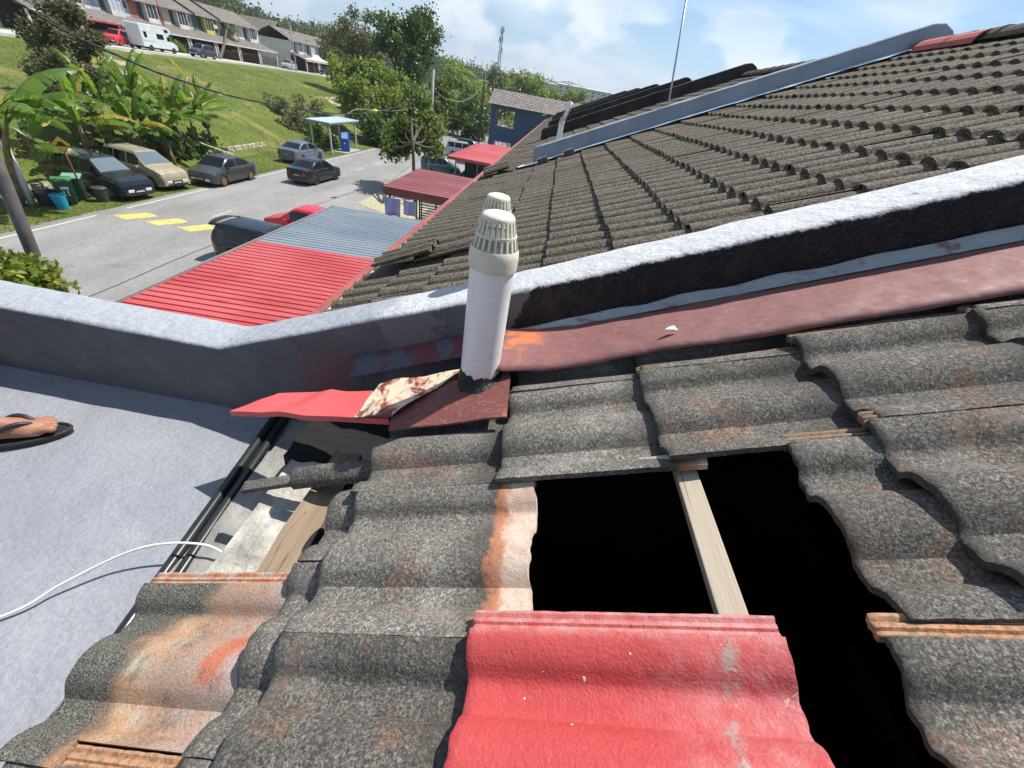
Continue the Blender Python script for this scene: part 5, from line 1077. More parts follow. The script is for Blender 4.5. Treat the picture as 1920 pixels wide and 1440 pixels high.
def crown_mesh(clumps, n, size, rnd, fill=0.5, tuft=5, tr=1.9):
    sub = []
    for c, r in clumps:
        sub.append((c, r * 0.62))
        for _ in range(6):
            d = Vector((rnd.gauss(0, 1), rnd.gauss(0, 1), rnd.gauss(0, 1))).normalized(); sub.append((c + d * r * rnd.uniform(0.55, 0.95), r * rnd.uniform(0.22, 0.46)))
    clumps = sub; vs = []; fs = []; wsum = sum(r ** 2 for _, r in clumps)
    for c, r in clumps:
        k = int(n * r * r / wsum / tuft) + 1
        for _ in range(k):
            d = Vector((rnd.gauss(0, 1), rnd.gauss(0, 1), rnd.gauss(0, 0.85))).normalized(); q = rnd.random() ** (1 / (3 - 2.0 * fill)) * (1 + 0.30 * noise.noise(d * 2.2 + c)); p = c + Vector((d.x, d.y, d.z * 0.85)) * r * q
            for _ in range(tuft): add_leaf(vs, fs, p + Vector((rnd.gauss(0, 1), rnd.gauss(0, 1), rnd.gauss(0, 1))) * size * tr * 0.5, size * rnd.uniform(0.7, 1.25), rnd)
    return vs, fs
def tree(name, label, cat, base, clumps, n, size, mat, seed, trunk=0.15, group=None, bark=None, fill=0.5, tuft=5, limbs=2, under=True, forkp=None):
    rnd = random.Random(seed); clumps = [(Vector(c), r) for c, r in clumps]; cc = sum((c * r for c, r in clumps), Vector()) / sum(r for _, r in clumps)
    if under: base = (cc.x + 0.3, cc.y - 0.3, gz(cc.x, cc.y) if cc.x < -22 else G)
    base = Vector(base); e = tag(empty(name, base), label, cat, group); zlow = min(c.z - r * 0.6 for c, r in clumps); fork = Vector((base.x * 0.6 + cc.x * 0.4, base.y * 0.6 + cc.y * 0.4, max(base.z + 0.3 * (cc.z - base.z), min(zlow, cc.z))))
    if forkp: fork = Vector(forkp)
    mb = MB(); mid = (base + fork) / 2 + Vector((rnd.uniform(-.1, .1), rnd.uniform(-.1, .1), 0)) * (fork - base).length * 0.3
    mb.tube(spline([base - Vector((0, 0, 0.2)), mid, fork], 4), [trunk * (1.15 - 0.4 * i / 8) for i in range(9)], 9)
    for c, r in clumps:
        m1 = (fork + c) / 2 + Vector((rnd.uniform(-.2, .2), rnd.uniform(-.2, .2), -0.1)) * r; P = spline([fork, m1, c + Vector((0, 0, r * 0.3))], 4); mb.tube(P, [trunk * 0.6 * (1 - 0.85 * i / (len(P) - 1)) + 0.012 for i in range(len(P))], 6)
        for _ in range(limbs + 2):
            t = c + Vector((rnd.gauss(0, .45), rnd.gauss(0, .45), rnd.gauss(0.1, .4))) * r; mb.tube([m1 + (c - m1) * rnd.random(), (m1 + t) / 2 + Vector((0, 0, 0.1 * r)), t], [trunk * 0.2 + 0.008, trunk * 0.12 + 0.006, 0.006], 5)
    mb.build('trunk', bark or M_BARK, e, True, M=local(base))
    vs, fs = crown_mesh(clumps, n, size, rnd, fill, tuft); mkobj('crown', [v - base for v in vs], fs, mat, e); return e
def C(px_, py_, d, rpx):  # clump centre from where it stands in the photograph, at depth d; radius from its size
    p = dp(px_, py_, d); return (p, rpx * d / FPX * (1 / math.sqrt(1 + ((px_ - CX) / FPX) ** 2 * 0.5)))
def banana_leaf(rnd, org, azim, elev, length, width, droop=1.0):
    """arched blade split along its side veins, as (verts, faces)"""
    vs = []; fs = []; n = 22; pos = Vector(org); ang = elev; pts = []; dr = Vector((math.cos(azim), math.sin(azim), 0)); side = Vector((-math.sin(azim), math.cos(azim), 0))
    for i in range(n + 1):
        pts.append((pos.copy(), ang)); pos = pos + (dr * math.cos(ang) + Vector((0, 0, math.sin(ang)))) * length / n; ang -= droop * (0.035 + 0.11 * (i / n) ** 1.2) * (22 / n)
    fold = rnd.uniform(0.15, 0.55); tw = rnd.uniform(-0.3, 0.3)
    def wd(t): return width * (math.sin(math.pi * min(1, max(0, (t - 0.12) / 0.88)) ** 0.75) ** 0.6 if t > 0.12 else 0.0)
    for sg in (-1, 1):
        i = 2
        while i < n:
            seg = rnd.choice((1, 2, 2, 3, 4)); j = min(n, i + seg); dz = rnd.uniform(-0.12, 0.35) * rnd.choice((0.3, 1)); lag = rnd.uniform(0.0, 0.10) * length / 6
            b = len(vs)
            for k in range(i, j + 1):
                p, a = pts[k]; t = k / n; w_ = wd(t); up = (Vector((0, 0, 1)) * math.cos(a) - dr * math.sin(a)); fd = dr * math.cos(a) + Vector((0, 0, math.sin(a)))
                gap = (0.012 if k in (i, j) else 0); kk = 0.10 * (1 if k == i else -1 if k == j else 0) * length / n * 2
                s_ = side * sg; f1 = fold + dz * 0.5; f2 = fold + 0.35 + dz
                q1 = p + (s_ * math.cos(f1) - up * math.sin(f1) + up * tw * sg) * w_ * 0.5 + fd * kk * 0.4
                q2 = q1 + (s_ * math.cos(f2) - up * math.sin(f2)) * w_ * 0.5 + fd * (kk + lag)
                vs += [p, q1, q2]
            for k in range(j - i): o_ = b + 3 * k; fs += [(o_, o_ + 3, o_ + 4, o_ + 1), (o_ + 1, o_ + 4, o_ + 5, o_ + 2)]
            i = j
    b = len(vs)   # midrib
    for k, (p, a) in enumerate(pts):
        r_ = 0.028 * (1 - 0.85 * k / n); up = (Vector((0, 0, 1)) * math.cos(a) - dr * math.sin(a)); vs += [p + side * r_, p + up * r_ * 0.6, p - side * r_, p - up * r_ * 0.9]
    fs += [(b + 4 * k + q, b + 4 * k + (q + 1) % 4, b + 4 * k + 4 + (q + 1) % 4, b + 4 * k + 4 + q) for k in range(n) for q in range(4)]
    return vs, fs
def banana(seed, label, loc, h, leaves, ln, wd_, rz=0.0, lean=(0, 0), elevs=(0.5, 1.35), azs=None, yel=0.15, droop=1.0, dead=3, group='banana plants on the verge'):
    rnd = random.Random(seed); e = tag(empty('banana_plant', loc, rz), label, 'banana plant', group); mb = MB(); top = Vector((lean[0], lean[1], h))
    mb.tube([(0, 0, -0.25), (lean[0] * 0.2, lean[1] * 0.2, h * 0.35), (lean[0] * 0.6, lean[1] * 0.6, h * 0.75), top], [0.15, 0.13, 0.10, 0.06], 10)
    mb.build('stem', M_BSTEM, e, True); a0 = rnd.random() * 6
    for k in range(leaves):
        az = azs[k] if azs else a0 + k * 2.4 + rnd.uniform(-.3, .3); el = rnd.uniform(*elevs); L_ = ln * rnd.uniform(0.8, 1.12)
        if k == leaves - 1 and not azs: el = 1.45
        vs, fs = banana_leaf(rnd, top + Vector((0, 0, -0.15 + 0.05 * k)), az, el, L_, wd_ * rnd.uniform(0.85, 1.1), droop * rnd.uniform(0.75, 1.2)); mkobj('leaf', vs, fs, L_BANY if rnd.random() < yel else L_BAN, e)
    for k in range(dead):
        vs, fs = banana_leaf(rnd, top + Vector((0, 0, -0.35)), rnd.random() * 6.28, -0.6, ln * 0.55, wd_ * 0.5, 2.6); mkobj('dead_leaf', vs, fs, L_DEAD, e)
    return e
L_DEAD = leaf_mat('dry_banana_leaf', (0.10, 0.065, 0.035), (0.24, 0.17, 0.09), trans=0.15)
# ---- banana plants
_b = Vector((-22.9, 16.0, G)); _t = dp(12, 222, 15.5) - _b
B0 = banana(5, 'large banana plant at the left edge beside the white painted pole, long arching leaves', _b, _t.z, 13, 3.5, 0.48, elevs=(0.30, 1.05), azs=[0.75, 0.35, 0.0, -0.4, -0.9, 1.3, 1.9, 2.6, 3.4, 4.2, 0.55, 0.15, -1.4], yel=0.22, lean=(_t.x, _t.y), dead=2, droop=0.8)
spots = [(-24.9, 21.6, 2.2, 'leftmost banana plant of the clump behind the two people carriers'), (-25.5, 23.6, 2.6, 'tall banana plant behind the beige people carrier'), (-24.9, 25.0, 2.0, 'banana plant with yellow lower leaves right of the beige people carrier roof'), (-26.0, 26.6, 2.8, 'tallest banana plant at the back of the clump'), (-25.2, 28.0, 2.3, 'banana plant behind the bonnet of the charcoal grey car'), (-25.6, 31.6, 2.5, 'banana plant at the right end of the clump with leaves reaching over the grey car'), (-24.7, 26.6, 1.9, 'shorter banana plant in front of the clump'), (-25.4, 29.8, 1.9, 'low banana plant beside the grey car roof')]
for i, (x, y, h, lb) in enumerate(spots): banana(20 + i, lb, (x, y, gz(x, y)), h, 12, 2.6, 0.33, rz=i * 1.3, lean=(0.15 * math.sin(i * 2), 0.15 * math.cos(i * 3)), elevs=(0.35, 1.40), yel=0.14, dead=5, droop=0.62)
banana(41, 'young banana plant behind the wheelie bins and hump sign', (-23.6, 18.3, G), 2.1, 6, 1.6, 0.45, elevs=(0.1, 1.2), yel=0.3, dead=2)
# undergrowth of dry leaves and shoots at the clump's foot
rnd = random.Random(77); vs = []; fs = []
for _ in range(900):
    c = Vector((rnd.uniform(-26.3, -24.8), rnd.uniform(22.2, 32.0), 0)); c.z = gz(c.x, c.y) + rnd.random() ** 1.4 * 1.0; add_leaf(vs, fs, c, rnd.uniform(0.2, 0.6), rnd, 0.6)
o = mkobj('undergrowth', vs, fs, L_DARK); tag(o, 'dark undergrowth and dry leaves at the foot of the banana clump', 'undergrowth', kind='stuff')
vs = []; fs = []
def tuft(p, h, k=4):
    for _ in range(k):
        a = rnd.random() * 6.28; d = Vector((math.cos(a), math.sin(a), 0)) * h * 0.35; s_ = Vector((-d.y, d.x, 0)).normalized() * h * 0.09; b = len(vs); vs.extend([p - s_, p + s_, p + d + Vector((0, 0, h * rnd.uniform(0.6, 1)))]); fs.append((b, b + 1, b + 2))
for _ in range(15000):
    y = 8 + 40 * rnd.random() ** 1.4; x = rnd.uniform(-24.6, -20.35); tuft(Vector((x, y, G)), rnd.uniform(0.04, 0.12))
for _ in range(16000):
    y = 10 + 70 * rnd.random() ** 1.2; x = rnd.uniform(-46, -24.5); tuft(Vector((x, y, gz(x, y))), rnd.uniform(0.06, 0.20), 3)
o = mkobj('grass', vs, fs, leaf_mat('grass_blades', (0.07, 0.11, 0.015), (0.17, 0.21, 0.035), (0.3, 0.27, 0.12), 0.3)); tag(o, 'tufts of short grass over the verge and slope', 'grass', kind='stuff')
# ---- trees near the left edge
tree('tree', 'thin leaved bushy tree on the slope left of the banana clump, below the overhead cable', 'tree', (-27.6, 19.2, gz(-27.6, 19.2)), [C(120, 30, 22, 42), C(95, 75, 21.5, 45), C(150, 85, 21.5, 42), C(70, 125, 21, 36), C(130, 140, 21, 44), C(170, 150, 21, 32), C(100, 180, 20.5, 34), C(60, 60, 22, 28), C(150, 195, 20.5, 26)], 11000, 0.17, L_OLV, 3, 0.10, fill=0.15, tuft=4)
tree('bush', 'glossy leaved bush rising above the wall left of the carport, beside the brown utility pole', 'bush', (-7.4, 5.2, G), [C(15, 515, 6.0, 34), C(60, 530, 6.0, 30), C(-30, 510, 6.0, 40), C(90, 540, 6.0, 18)], 1700, 0.13, L_YEL, 9, 0.07, fill=0.3, tuft=4)
# ---- trees along the street
g_ = 'roadside trees in the middle of the view'
tree('tree', 'small roadside tree with straight trunk and drooping leafy branches beyond the maroon shed', 'tree', (-9.05, 28.6, G), [C(775, 215, 28, 36), C(745, 262, 27.5, 24), C(800, 258, 27.5, 26), C(760, 240, 28, 32), C(732, 280, 27.2, 14), C(822, 280, 27.5, 12), C(800, 225, 28, 24), C(775, 190, 28.5, 24), C(778, 258, 27.8, 26)], 9000, 0.27, L_MID, 11, 0.125, g_, fill=0.5, tuft=4, under=False, forkp=yp(774, 268, 28.5))
tree('tree', 'tallest dark green tree with crooked crown left of the road', 'tree', (-21.8, 52, G), [C(765, 45, 52, 34), C(800, 70, 52, 30), C(795, 35, 52, 24), C(730, 65, 52, 34), C(760, 90, 52, 40), C(795, 110, 52, 28), C(770, 140, 52, 32), C(750, 175, 51, 30), C(715, 45, 53, 22), C(820, 75, 52, 12)], 7500, 0.40, L_DARK, 12, 0.35, g_, fill=0.3, tuft=5)
tree('tree', 'airy grey green tree left of the tallest tree, sky showing through', 'tree', (-29, 58, gz(-29, 58)), [C(650, 45, 60, 20), C(665, 30, 60, 14), C(630, 70, 60, 24), C(660, 90, 60, 30), C(625, 105, 60, 22), C(690, 75, 60, 22), C(690, 30, 60, 12), C(700, 110, 60, 30), C(655, 125, 60, 26)], 5000, 0.36, L_OLV, 13, 0.22, g_, fill=0.2, tuft=5)
tree('tree', 'broad light green tree in front of the airy tree, above the bus shelter', 'tree', (-24.5, 47.5, gz(-24.5, 47.5)), [C(650, 145, 47, 30), C(690, 135, 47, 32), C(725, 150, 47, 30), C(665, 175, 46, 34), C(710, 185, 46, 34), C(640, 165, 46, 22), C(740, 180, 46, 26), C(690, 210, 45.5, 26)], 6500, 0.36, L_YEL, 14, 0.22, g_, fill=0.3, tuft=5)
tree('tree', 'dark low tree behind the bus shelter with big drooping leaves', 'tree', (-22.6, 49, G), [C(700, 235, 45, 24), C(715, 262, 45, 22), C(695, 270, 45, 14), C(735, 240, 47, 22), C(745, 210, 50, 22)], 3000, 0.42, L_DARK, 15, 0.15, g_, fill=0.4, tuft=4)
tree('tree', 'spindly small tree on the slope between banana clump and bus shelter', 'tree', (-26.4, 38, gz(-26.4, 38)), [C(520, 205, 41, 24), C(555, 215, 41, 22), C(535, 240, 40, 24), C(500, 235, 40, 18), C(580, 230, 41, 20), C(590, 200, 42, 16), C(560, 190, 42, 12)], 2600, 0.24, L_OLV, 16, 0.10, g_, fill=0.15, tuft=4)
tree('bush', 'dark bush against the bus shelter post, right of the grey blue sedan', 'bush', (-22.6, 40.8, G), [C(600, 255, 41, 22), C(620, 268, 41, 18), C(585, 275, 40, 14), C(610, 285, 40, 12)], 2600, 0.22, L_DARK, 17, 0.06, g_, fill=0.6)
tree('tree', 'round dark glossy tree left of the blue house', 'tree', (-15.6, 66, G), [C(870, 215, 66, 28), C(895, 225, 66, 26), C(850, 235, 66, 20), C(880, 245, 65, 26), C(905, 245, 65, 16), C(870, 190, 67, 18)], 4200, 0.46, L_DARK, 18, 0.25, g_, fill=0.35)
tree('tree', 'pale leafy tree behind the grey utility pole', 'tree', (-22, 62, G), [C(830, 165, 62, 26), C(815, 200, 62, 20), C(850, 150, 64, 22), C(845, 185, 62, 20), C(800, 230, 58, 16), C(825, 230, 60, 16)], 4200, 0.42, L_MID, 19, 0.22, g_, fill=0.3)
tree('tree', 'light olive tree between the two utility poles', 'tree', (-19, 85, G), [C(868, 150, 85, 22), C(890, 165, 85, 24), C(880, 185, 85, 22), C(905, 185, 85, 18), C(850, 130, 88, 16)], 3400, 0.55, L_YEL, 20, 0.25, g_, fill=0.3)
tree('tree', 'brownish bare topped tree below the telecom mast', 'tree', (-20, 120, G), [C(930, 145, 120, 18), C(945, 150, 120, 18), C(920, 158, 120, 14), C(960, 150, 120, 14)], 2400, 0.6, L_OLV, 21, 0.3, g_, fill=0.2)
tree('tree', 'bright yellow green tree above the blue house roof', 'tree', (-10, 110, G), [C(985, 155, 108, 22), C(1005, 165, 108, 20), C(965, 165, 108, 20), C(1020, 178, 105, 14), C(945, 172, 105, 18)], 3800, 0.6, L_YEL, 22, 0.3, g_, fill=0.4)
tree('tree', 'dark tree directly behind the blue house', 'tree', (-14, 90, G), [C(915, 180, 90, 20), C(935, 170, 92, 20), C(905, 205, 88, 20), C(955, 185, 95, 16), C(915, 225, 85, 16), C(950, 215, 80, 16)], 3400, 0.55, L_DARK, 23, 0.3, g_, fill=0.4)
tree('tree', 'rounded light green tree in front of the apartment block', 'tree', (3, 140, G), [C(1075, 180, 140, 16), C(1092, 184, 140, 14), C(1060, 186, 140, 14), C(1035, 182, 140, 14)], 2200, 0.7, L_YEL, 24, 0.3, g_, fill=0.5)
# palms
def palm(label, base, top, fl, seed, mat, n=16, r=0.16, size=1.0):
    rnd = random.Random(seed); base = Vector(base); top = Vector(top); e = tag(empty('palm_tree', base), label, 'palm tree'); mb = MB(); mb.tube(spline([base - Vector((0, 0, .2)), (base + top) / 2 + Vector((0.2, 0, 0)), top], 5), [r] * 6 + [r * 0.8] * 5, 8); mb.build('trunk', M_BARK, e, True, M=local(base)); vs = []; fs = []
    for k in range(n):
        az = 2.4 * k; el = rnd.uniform(-0.1, 1.2); p = top.copy(); a = el; dr = Vector((math.cos(az), math.sin(az), 0)); sd_ = Vector((-math.sin(az), math.cos(az), 0)); m_ = 14
        for i in range(m_):
            d = dr * math.cos(a) + Vector((0, 0, math.sin(a))); q = p + d * fl / m_; a -= 0.12 + 0.03 * i / m_
            for sg in (-1, 1):
                w_ = fl * 0.28 * math.sin(math.pi * (i + 1.5) / (m_ + 2)); b = len(vs); tip = p + sd_ * sg * w_ * 0.8 + d * w_ * 0.5 - Vector((0, 0, w_ * 0.45)); vs += [p, p + d * fl / m_ * 0.75, tip]; fs.append((b, b + 1, b + 2))
            p = q
    mkobj('fronds', [v - base for v in vs], fs, mat, e); return e
palm('bushy palm in front of the hillside terrace', (-53.2, 71.5, gz(-53, 71)), dp(425, 55, 68), 2.6, 3, L_DARK, 18, 0.2)
palm('yellowish coconut palm right of the grey utility pole', (-21, 78, G), dp(862, 142, 82), 4.2, 4, L_YEL, 18)
palm('coconut palm with drooping fronds left of the blue house', (-17, 92, G), dp(893, 160, 95), 4.0, 5, L_YEL, 16)
palm('dark palm silhouette against the sky above the blue house', (-8, 150, G), dp(998, 143, 150), 4.2, 6, L_DARK, 18)
palm('palm behind the end of the first hillside terrace', (-60, 103, gz(-60, 103)), dp(500, 82, 104), 3.6, 7, L_MID, 16)
# hillside planting
g_ = 'shrubs and trees along the upper road'
tree('tree', 'round yellow green tree beside the upper road lamp pole', 'tree', (-52.5, 97, gz(-52, 97)), [C(545, 80, 92, 17), C(560, 90, 92, 18), C(535, 95, 92, 16), C(555, 100, 92, 20), C(570, 95, 92, 12), C(530, 85, 92, 12)], 4200, 0.5, L_YEL, 31, 0.2, g_, fill=0.5)
tree('bush', 'bright green bush beside the upper road, right of the camper van', 'bush', (-47.4, 59.5, gz(-47.4, 59.5)), [C(300, 85, 56, 12), C(318, 88, 56, 13), C(335, 95, 57, 10)], 2000, 0.28, L_YEL, 32, 0.05, g_, fill=0.8)
tree('bush', 'open shrub in front of the camper van', 'bush', (-47.0, 53, gz(-47, 53)), [C(265, 72, 51, 13), C(280, 80, 51, 10)], 1100, 0.26, L_MID, 33, 0.05, g_, fill=0.4)
tree('bush', 'light green shrub below the hillside palm', 'bush', (-52.5, 74, gz(-52, 74)), [C(437, 90, 69, 11), C(432, 100, 68, 11), C(445, 98, 69, 9)], 1300, 0.34, L_YEL, 34, 0.06, g_, fill=0.6)
tree('bush', 'feathery yellow green bush at the top left corner', 'bush', (-46, 42, gz(-46, 42)), [C(28, 28, 44, 16), C(42, 36, 44, 17), C(20, 42, 44, 13)], 2400, 0.26, L_YEL, 35, 0.08, g_, fill=0.7)
tree('tree', 'airy tree in front of the second hillside terrace', 'tree', (-46, 98, gz(-46, 98)), [C(615, 70, 96, 14), C(635, 85, 96, 16), C(625, 105, 95, 16), C(610, 90, 96, 12), C(640, 60, 97, 12), C(645, 110, 95, 14)], 3000, 0.45, L_OLV, 36, 0.2, g_, fill=0.3)
tree('bush', 'dense hedge like bush where the upper road ends at the right', 'bush', (-40, 85, gz(-40, 85)), [C(640, 150, 80, 14), C(655, 165, 78, 14), C(630, 135, 84, 12)], 2000, 0.4, L_MID, 37, 0.1, g_, fill=0.6)
# far woodland on the hill: nobody could count it
rnd = random.Random(5); vs = []; fs = []
ridge = [(330, -40, 150), (400, -18, 150), (440, 0, 155), (480, 22, 165), (520, 38, 170), (560, 44, 180), (600, 50, 190), (640, 58, 200), (700, 75, 220), (760, 90, 240), (820, 104, 250), (860, 112, 260), (900, 127, 300), (940, 138, 340), (985, 146, 420), (1030, 152, 520), (1070, 160, 650)]
def ridge_at(px_):
    for a, b in zip(ridge, ridge[1:]):
        if px_ <= b[0]: t = (px_ - a[0]) / (b[0] - a[0]); return a[1] + (b[1] - a[1]) * t, a[2] + (b[2] - a[2]) * t
    return ridge[-1][1:]
mb = MB()
def hillpt(u, v):
    px_ = 330 + 740 * u; py_, d = ridge_at(px_); top = dp(px_, py_ + 20, d); out_ = Vector((top.x, top.y, 0)).normalized()
    if v < 0.6: q = v / 0.6; p = Vector((top.x, top.y, 0)) - out_ * (d * 0.45) * (1 - q); z = G - 1 + (top.z - G + 1) * math.sin(q * math.pi / 2)
    else: q = (v - 0.6) / 0.4; p = Vector((top.x, top.y, 0)) + out_ * d * 0.6 * q; z = top.z + (G - 1 - top.z) * q * q
    return Vector((p.x, p.y, z))
mb.grid(70, 24, hillpt); M_HILL = simple('dark_wooded_hill', (0.03, 0.05, 0.02), 0.95, var=0.5, sc=0.15); tag(mb.build('wooded_hill', M_HILL, None, True), kind='structure')
for _ in range(5200):
    u = rnd.random(); v = 0.15 + 0.47 * rnd.random() ** 0.7; c = hillpt(u, v); d = c.length
    if -72 < c.x < -56 and c.y < 145: continue
    s_ = 0.0042 * d; r_ = rnd.uniform(1.3, 3.0) * d / 200
    for _ in range(14): add_leaf(vs, fs, c + Vector((rnd.gauss(0, .6), rnd.gauss(0, .6), rnd.gauss(0.35, .5))) * r_, s_ * rnd.uniform(0.7, 1.4), rnd)
o = mkobj('woodland', vs, fs, leaf_mat('woodland_leaves', (0.028, 0.05, 0.018), (0.085, 0.13, 0.04), (0.16, 0.19, 0.05))); tag(o, 'distant green woodland covering the hill on the skyline', 'woodland', kind='stuff')
# low green belt beyond the row
vs = []; fs = []
for _ in range(2600):
    y = rnd.uniform(75, 260); x = rnd.uniform(-16 - y * 0.15, 20 + y * 0.12)
    if -24 < x < -9 and y < 150 and rnd.random() < 0.8: continue
    if y < 120 and -4 < x : continue
    c = Vector((x, y, G + rnd.uniform(1.0, 4.2)))
    for _ in range(14): add_leaf(vs, fs, c + Vector((rnd.gauss(0, 1), rnd.gauss(0, 1), rnd.gauss(0, .8))) * 1.6, rnd.uniform(0.4, 0.9), rnd)
o = mkobj('tree_belt', vs, fs, L_MID); tag(o, 'belt of dense greenery beyond the end of the near row', 'woodland', kind='stuff')
# ================================================================ hillside terrace above the grass
HZ = -2.5
def wallm(name, c): return simple(name, c, 0.9, var=0.18, sc=0.9)
W_WHITE = wallm('off_white_wall', (0.60, 0.56, 0.52)); W_GREY = wallm('dirty_grey_wall', (0.50, 0.46, 0.43)); W_BRICK = wallm('brick_red_wall', (0.38, 0.13, 0.09)); W_CREAM = wallm('cream_wall', (0.50, 0.45, 0.37)); W_GREEN = wallm('dull_green_wall', (0.07, 0.13, 0.07)); W_YEL = simple('yellow_trim', (0.48, 0.46, 0.10), 0.8); W_PALE = wallm('pale_blue_wall', (0.38, 0.44, 0.50))
M_HROOF = simple('grey_brown_tiled_roof', (0.165, 0.145, 0.13), 0.95, var=0.35, sc=1.6, bump=0.8, bsc=9)
M_WGL = simple('window_glass', (0.035, 0.045, 0.055), 0.15); M_DARKIN = simple('porch_gloom', (0.035, 0.03, 0.028), 0.95); M_GATE = simple('maroon_gate', (0.10, 0.03, 0.025), 0.6)
def hill_house(y0, W, wall, trim, label, gate=M_GATE, awning=None, aircon=False, strip=False, dz=0.0, blue=False, x0=0.0, group='terrace houses on the hillside'):
    Z = HZ + dz; org = (-60 + x0, y0, Z); e = tag(empty('hillside_house', org), label, 'house', group); L = Matrix.Identity(4)
    def P(name, mat, *boxes, parent=None):
        mb = MB()
        for b in boxes: mb.box(*b)
        return mb.build(name, mat, parent or e)
    g = 0.004
    P('wall', wall, ((-1.75, g, 2.55), (-1.6, W - g, 5.15)))
    P('ground_wall', M_DARKIN, ((-1.75, g, -0.3), (-1.6, W - g, 2.54)))
    P('rear_block', wall, ((-9.5, g, -0.3), (-1.78, W - g, 4.9)))
    n = Vector((0, 0, 0)); A = (-0.9, 0, 4.98); D = (-5.6, 0, 7.0)
    slope_roof('roof', (-0.85, W, 4.98), (-0.85, 0, 4.98), (-5.6, 0, 7.0), (-5.6, W, 7.0), M_HROOF, e, None, 0.05, 0.35)
    slope_roof('back_roof', (-10.2, 0, 4.98), (-10.2, W, 4.98), (-5.6, W, 7.0), (-5.6, 0, 7.0), M_HROOF, e, None, 0.05, 0.7)
    slope_roof('porch_roof', (1.9, W, 2.10), (1.9, 0, 2.10), (-1.58, 0, 3.10), (-1.58, W, 3.10), M_HROOF, e, None, 0.05, 0.35)
    for y in (0.15, W - 0.33): P('post', W_WHITE, ((1.5, y, -0.1), (1.68, y + 0.18, 2.14)))
    P('porch_fascia', awning or W_GREY, ((1.86, 0.0, 1.92), (1.90, W, 2.08)))
    w0 = W * 0.40; fr = P('bay_window', trim, ((-1.58, w0 - 0.1, 2.75), (-0.98, w0, 4.93)), ((-1.58, w0 + 1.75, 2.75), (-0.98, w0 + 1.85, 4.93)), ((-1.58, w0 + 0.01, 2.75), (-1.0, w0 + 1.74, 3.40)))
    P('pane', W_PALE if blue else M_WGL, ((-1.58, w0 + 0.02, 3.41), (-1.08, w0 + 1.73, 4.90)), parent=fr)
    P('mullion', trim, ((-1.075, w0 + 0.55, 3.41), (-1.03, w0 + 0.61, 4.88)), ((-1.075, w0 + 1.15, 3.41), (-1.03, w0 + 1.21, 4.88)), parent=fr)
    P('window', M_WGL, ((-1.595, w0 - 0.95, 3.2), (-1.56, w0 - 0.25, 4.8)))
    P('window', M_WGL, ((-1.595, W - 0.9, 3.9), (-1.56, W - 0.35, 4.6)))
    mb = MB()
    for k in range(int(W / 0.22)): mb.box((1.55, 0.4 + k * 0.2, 0.0), (1.58, 0.43 + k * 0.2, 1.15))
    mb.box((1.54, 0.35, 1.10), (1.59, W - 0.35, 1.16)); mb.build('gate', gate, e)
    if aircon: P('air_conditioner', W_WHITE, ((-1.58, W - 1.2, 3.8), (-1.2, W - 0.45, 4.35)))
    if strip: mb = MB(); mb.bar((-0.8, W, 5.05), (-5.6, W, 7.12), 0.16, 0.22, (0.4, 0, 1)); mb.build('roof_wall', M_PW3, e); mb = MB(); mb.bar((-0.8, W + 0.2, 5.04), (-5.6, W + 0.2, 7.10), 0.07, 0.14, (0.4, 0, 1)); mb.build('roof_wall_edge', W_WHITE, e)
    return e
units = [(W_GREY, W_WHITE, 'leftmost hillside house in view, dirty white wall behind the bushy tree', {}), (W_WHITE, W_WHITE, 'hillside house with red awning above the small red car', dict(awning=M_CRED)), (W_PALE, W_WHITE, 'hillside house with pale blue glazed bay window above the camper van', dict(blue=True)), (W_BRICK, W_WHITE, 'hillside house with brick red upper wall behind the camper van', {}), (W_CREAM, W_WHITE, 'hillside house with cream wall and white bay window', dict(strip=True)), (W_GREEN, W_YEL, 'hillside house with green wall and yellow bay window', dict(aircon=True, strip=True)), (W_WHITE, W_WHITE, 'hillside house with white wall right of the green one, behind the palm', {}), (W_WHITE, W_WHITE, 'last house of the first hillside terrace, next to the yellow green tree', {})]
for i, (wm, tm, lb, kw) in enumerate(units): hill_house(50.5 + 5.6 * i, 5.6, wm, tm, lb, **kw)
units2 = [(W_WHITE, 'second hillside terrace, leftmost house half behind the yellow green tree'), (W_PALE, 'second hillside terrace, pale house between yellow green tree and airy tree'), (W_WHITE, 'second hillside terrace, third house behind the airy tree'), (W_GREY, 'second hillside terrace, fourth house behind the trees')]
for i, (wm, lb) in enumerate(units2): hill_house(106 + 5.6 * i, 5.6, wm, W_WHITE, lb, dz=-0.45, blue=(i == 1))
# gable fronted roof behind the first terrace
gh = tag(empty('gabled_house', (-70, 116, -2.5)), 'small grey gable roof peeking between the two hillside terraces', 'house'); mb = MB()
mb.prism([(0, -4, 4.4), (0, 4, 4.4), (0, 0, 7.4)], (-8, 0, 0)); mb.build('gable', M_DARKIN, gh)
mb = MB(); mb.prism([(0.4, -4.6, 4.1), (0.4, -4.5, 4.3), (0.4, 0, 7.75), (0.4, 4.5, 4.3), (0.4, 4.6, 4.1), (0.4, 0, 7.5)], (-9, 0, 0)); mb.build('roof', M_HROOF, gh)
mb = MB(); mb.box((-8, -3.8, -0.5), (-0.1, 3.8, 4.39)); mb.build('wall', W_GREY, gh)
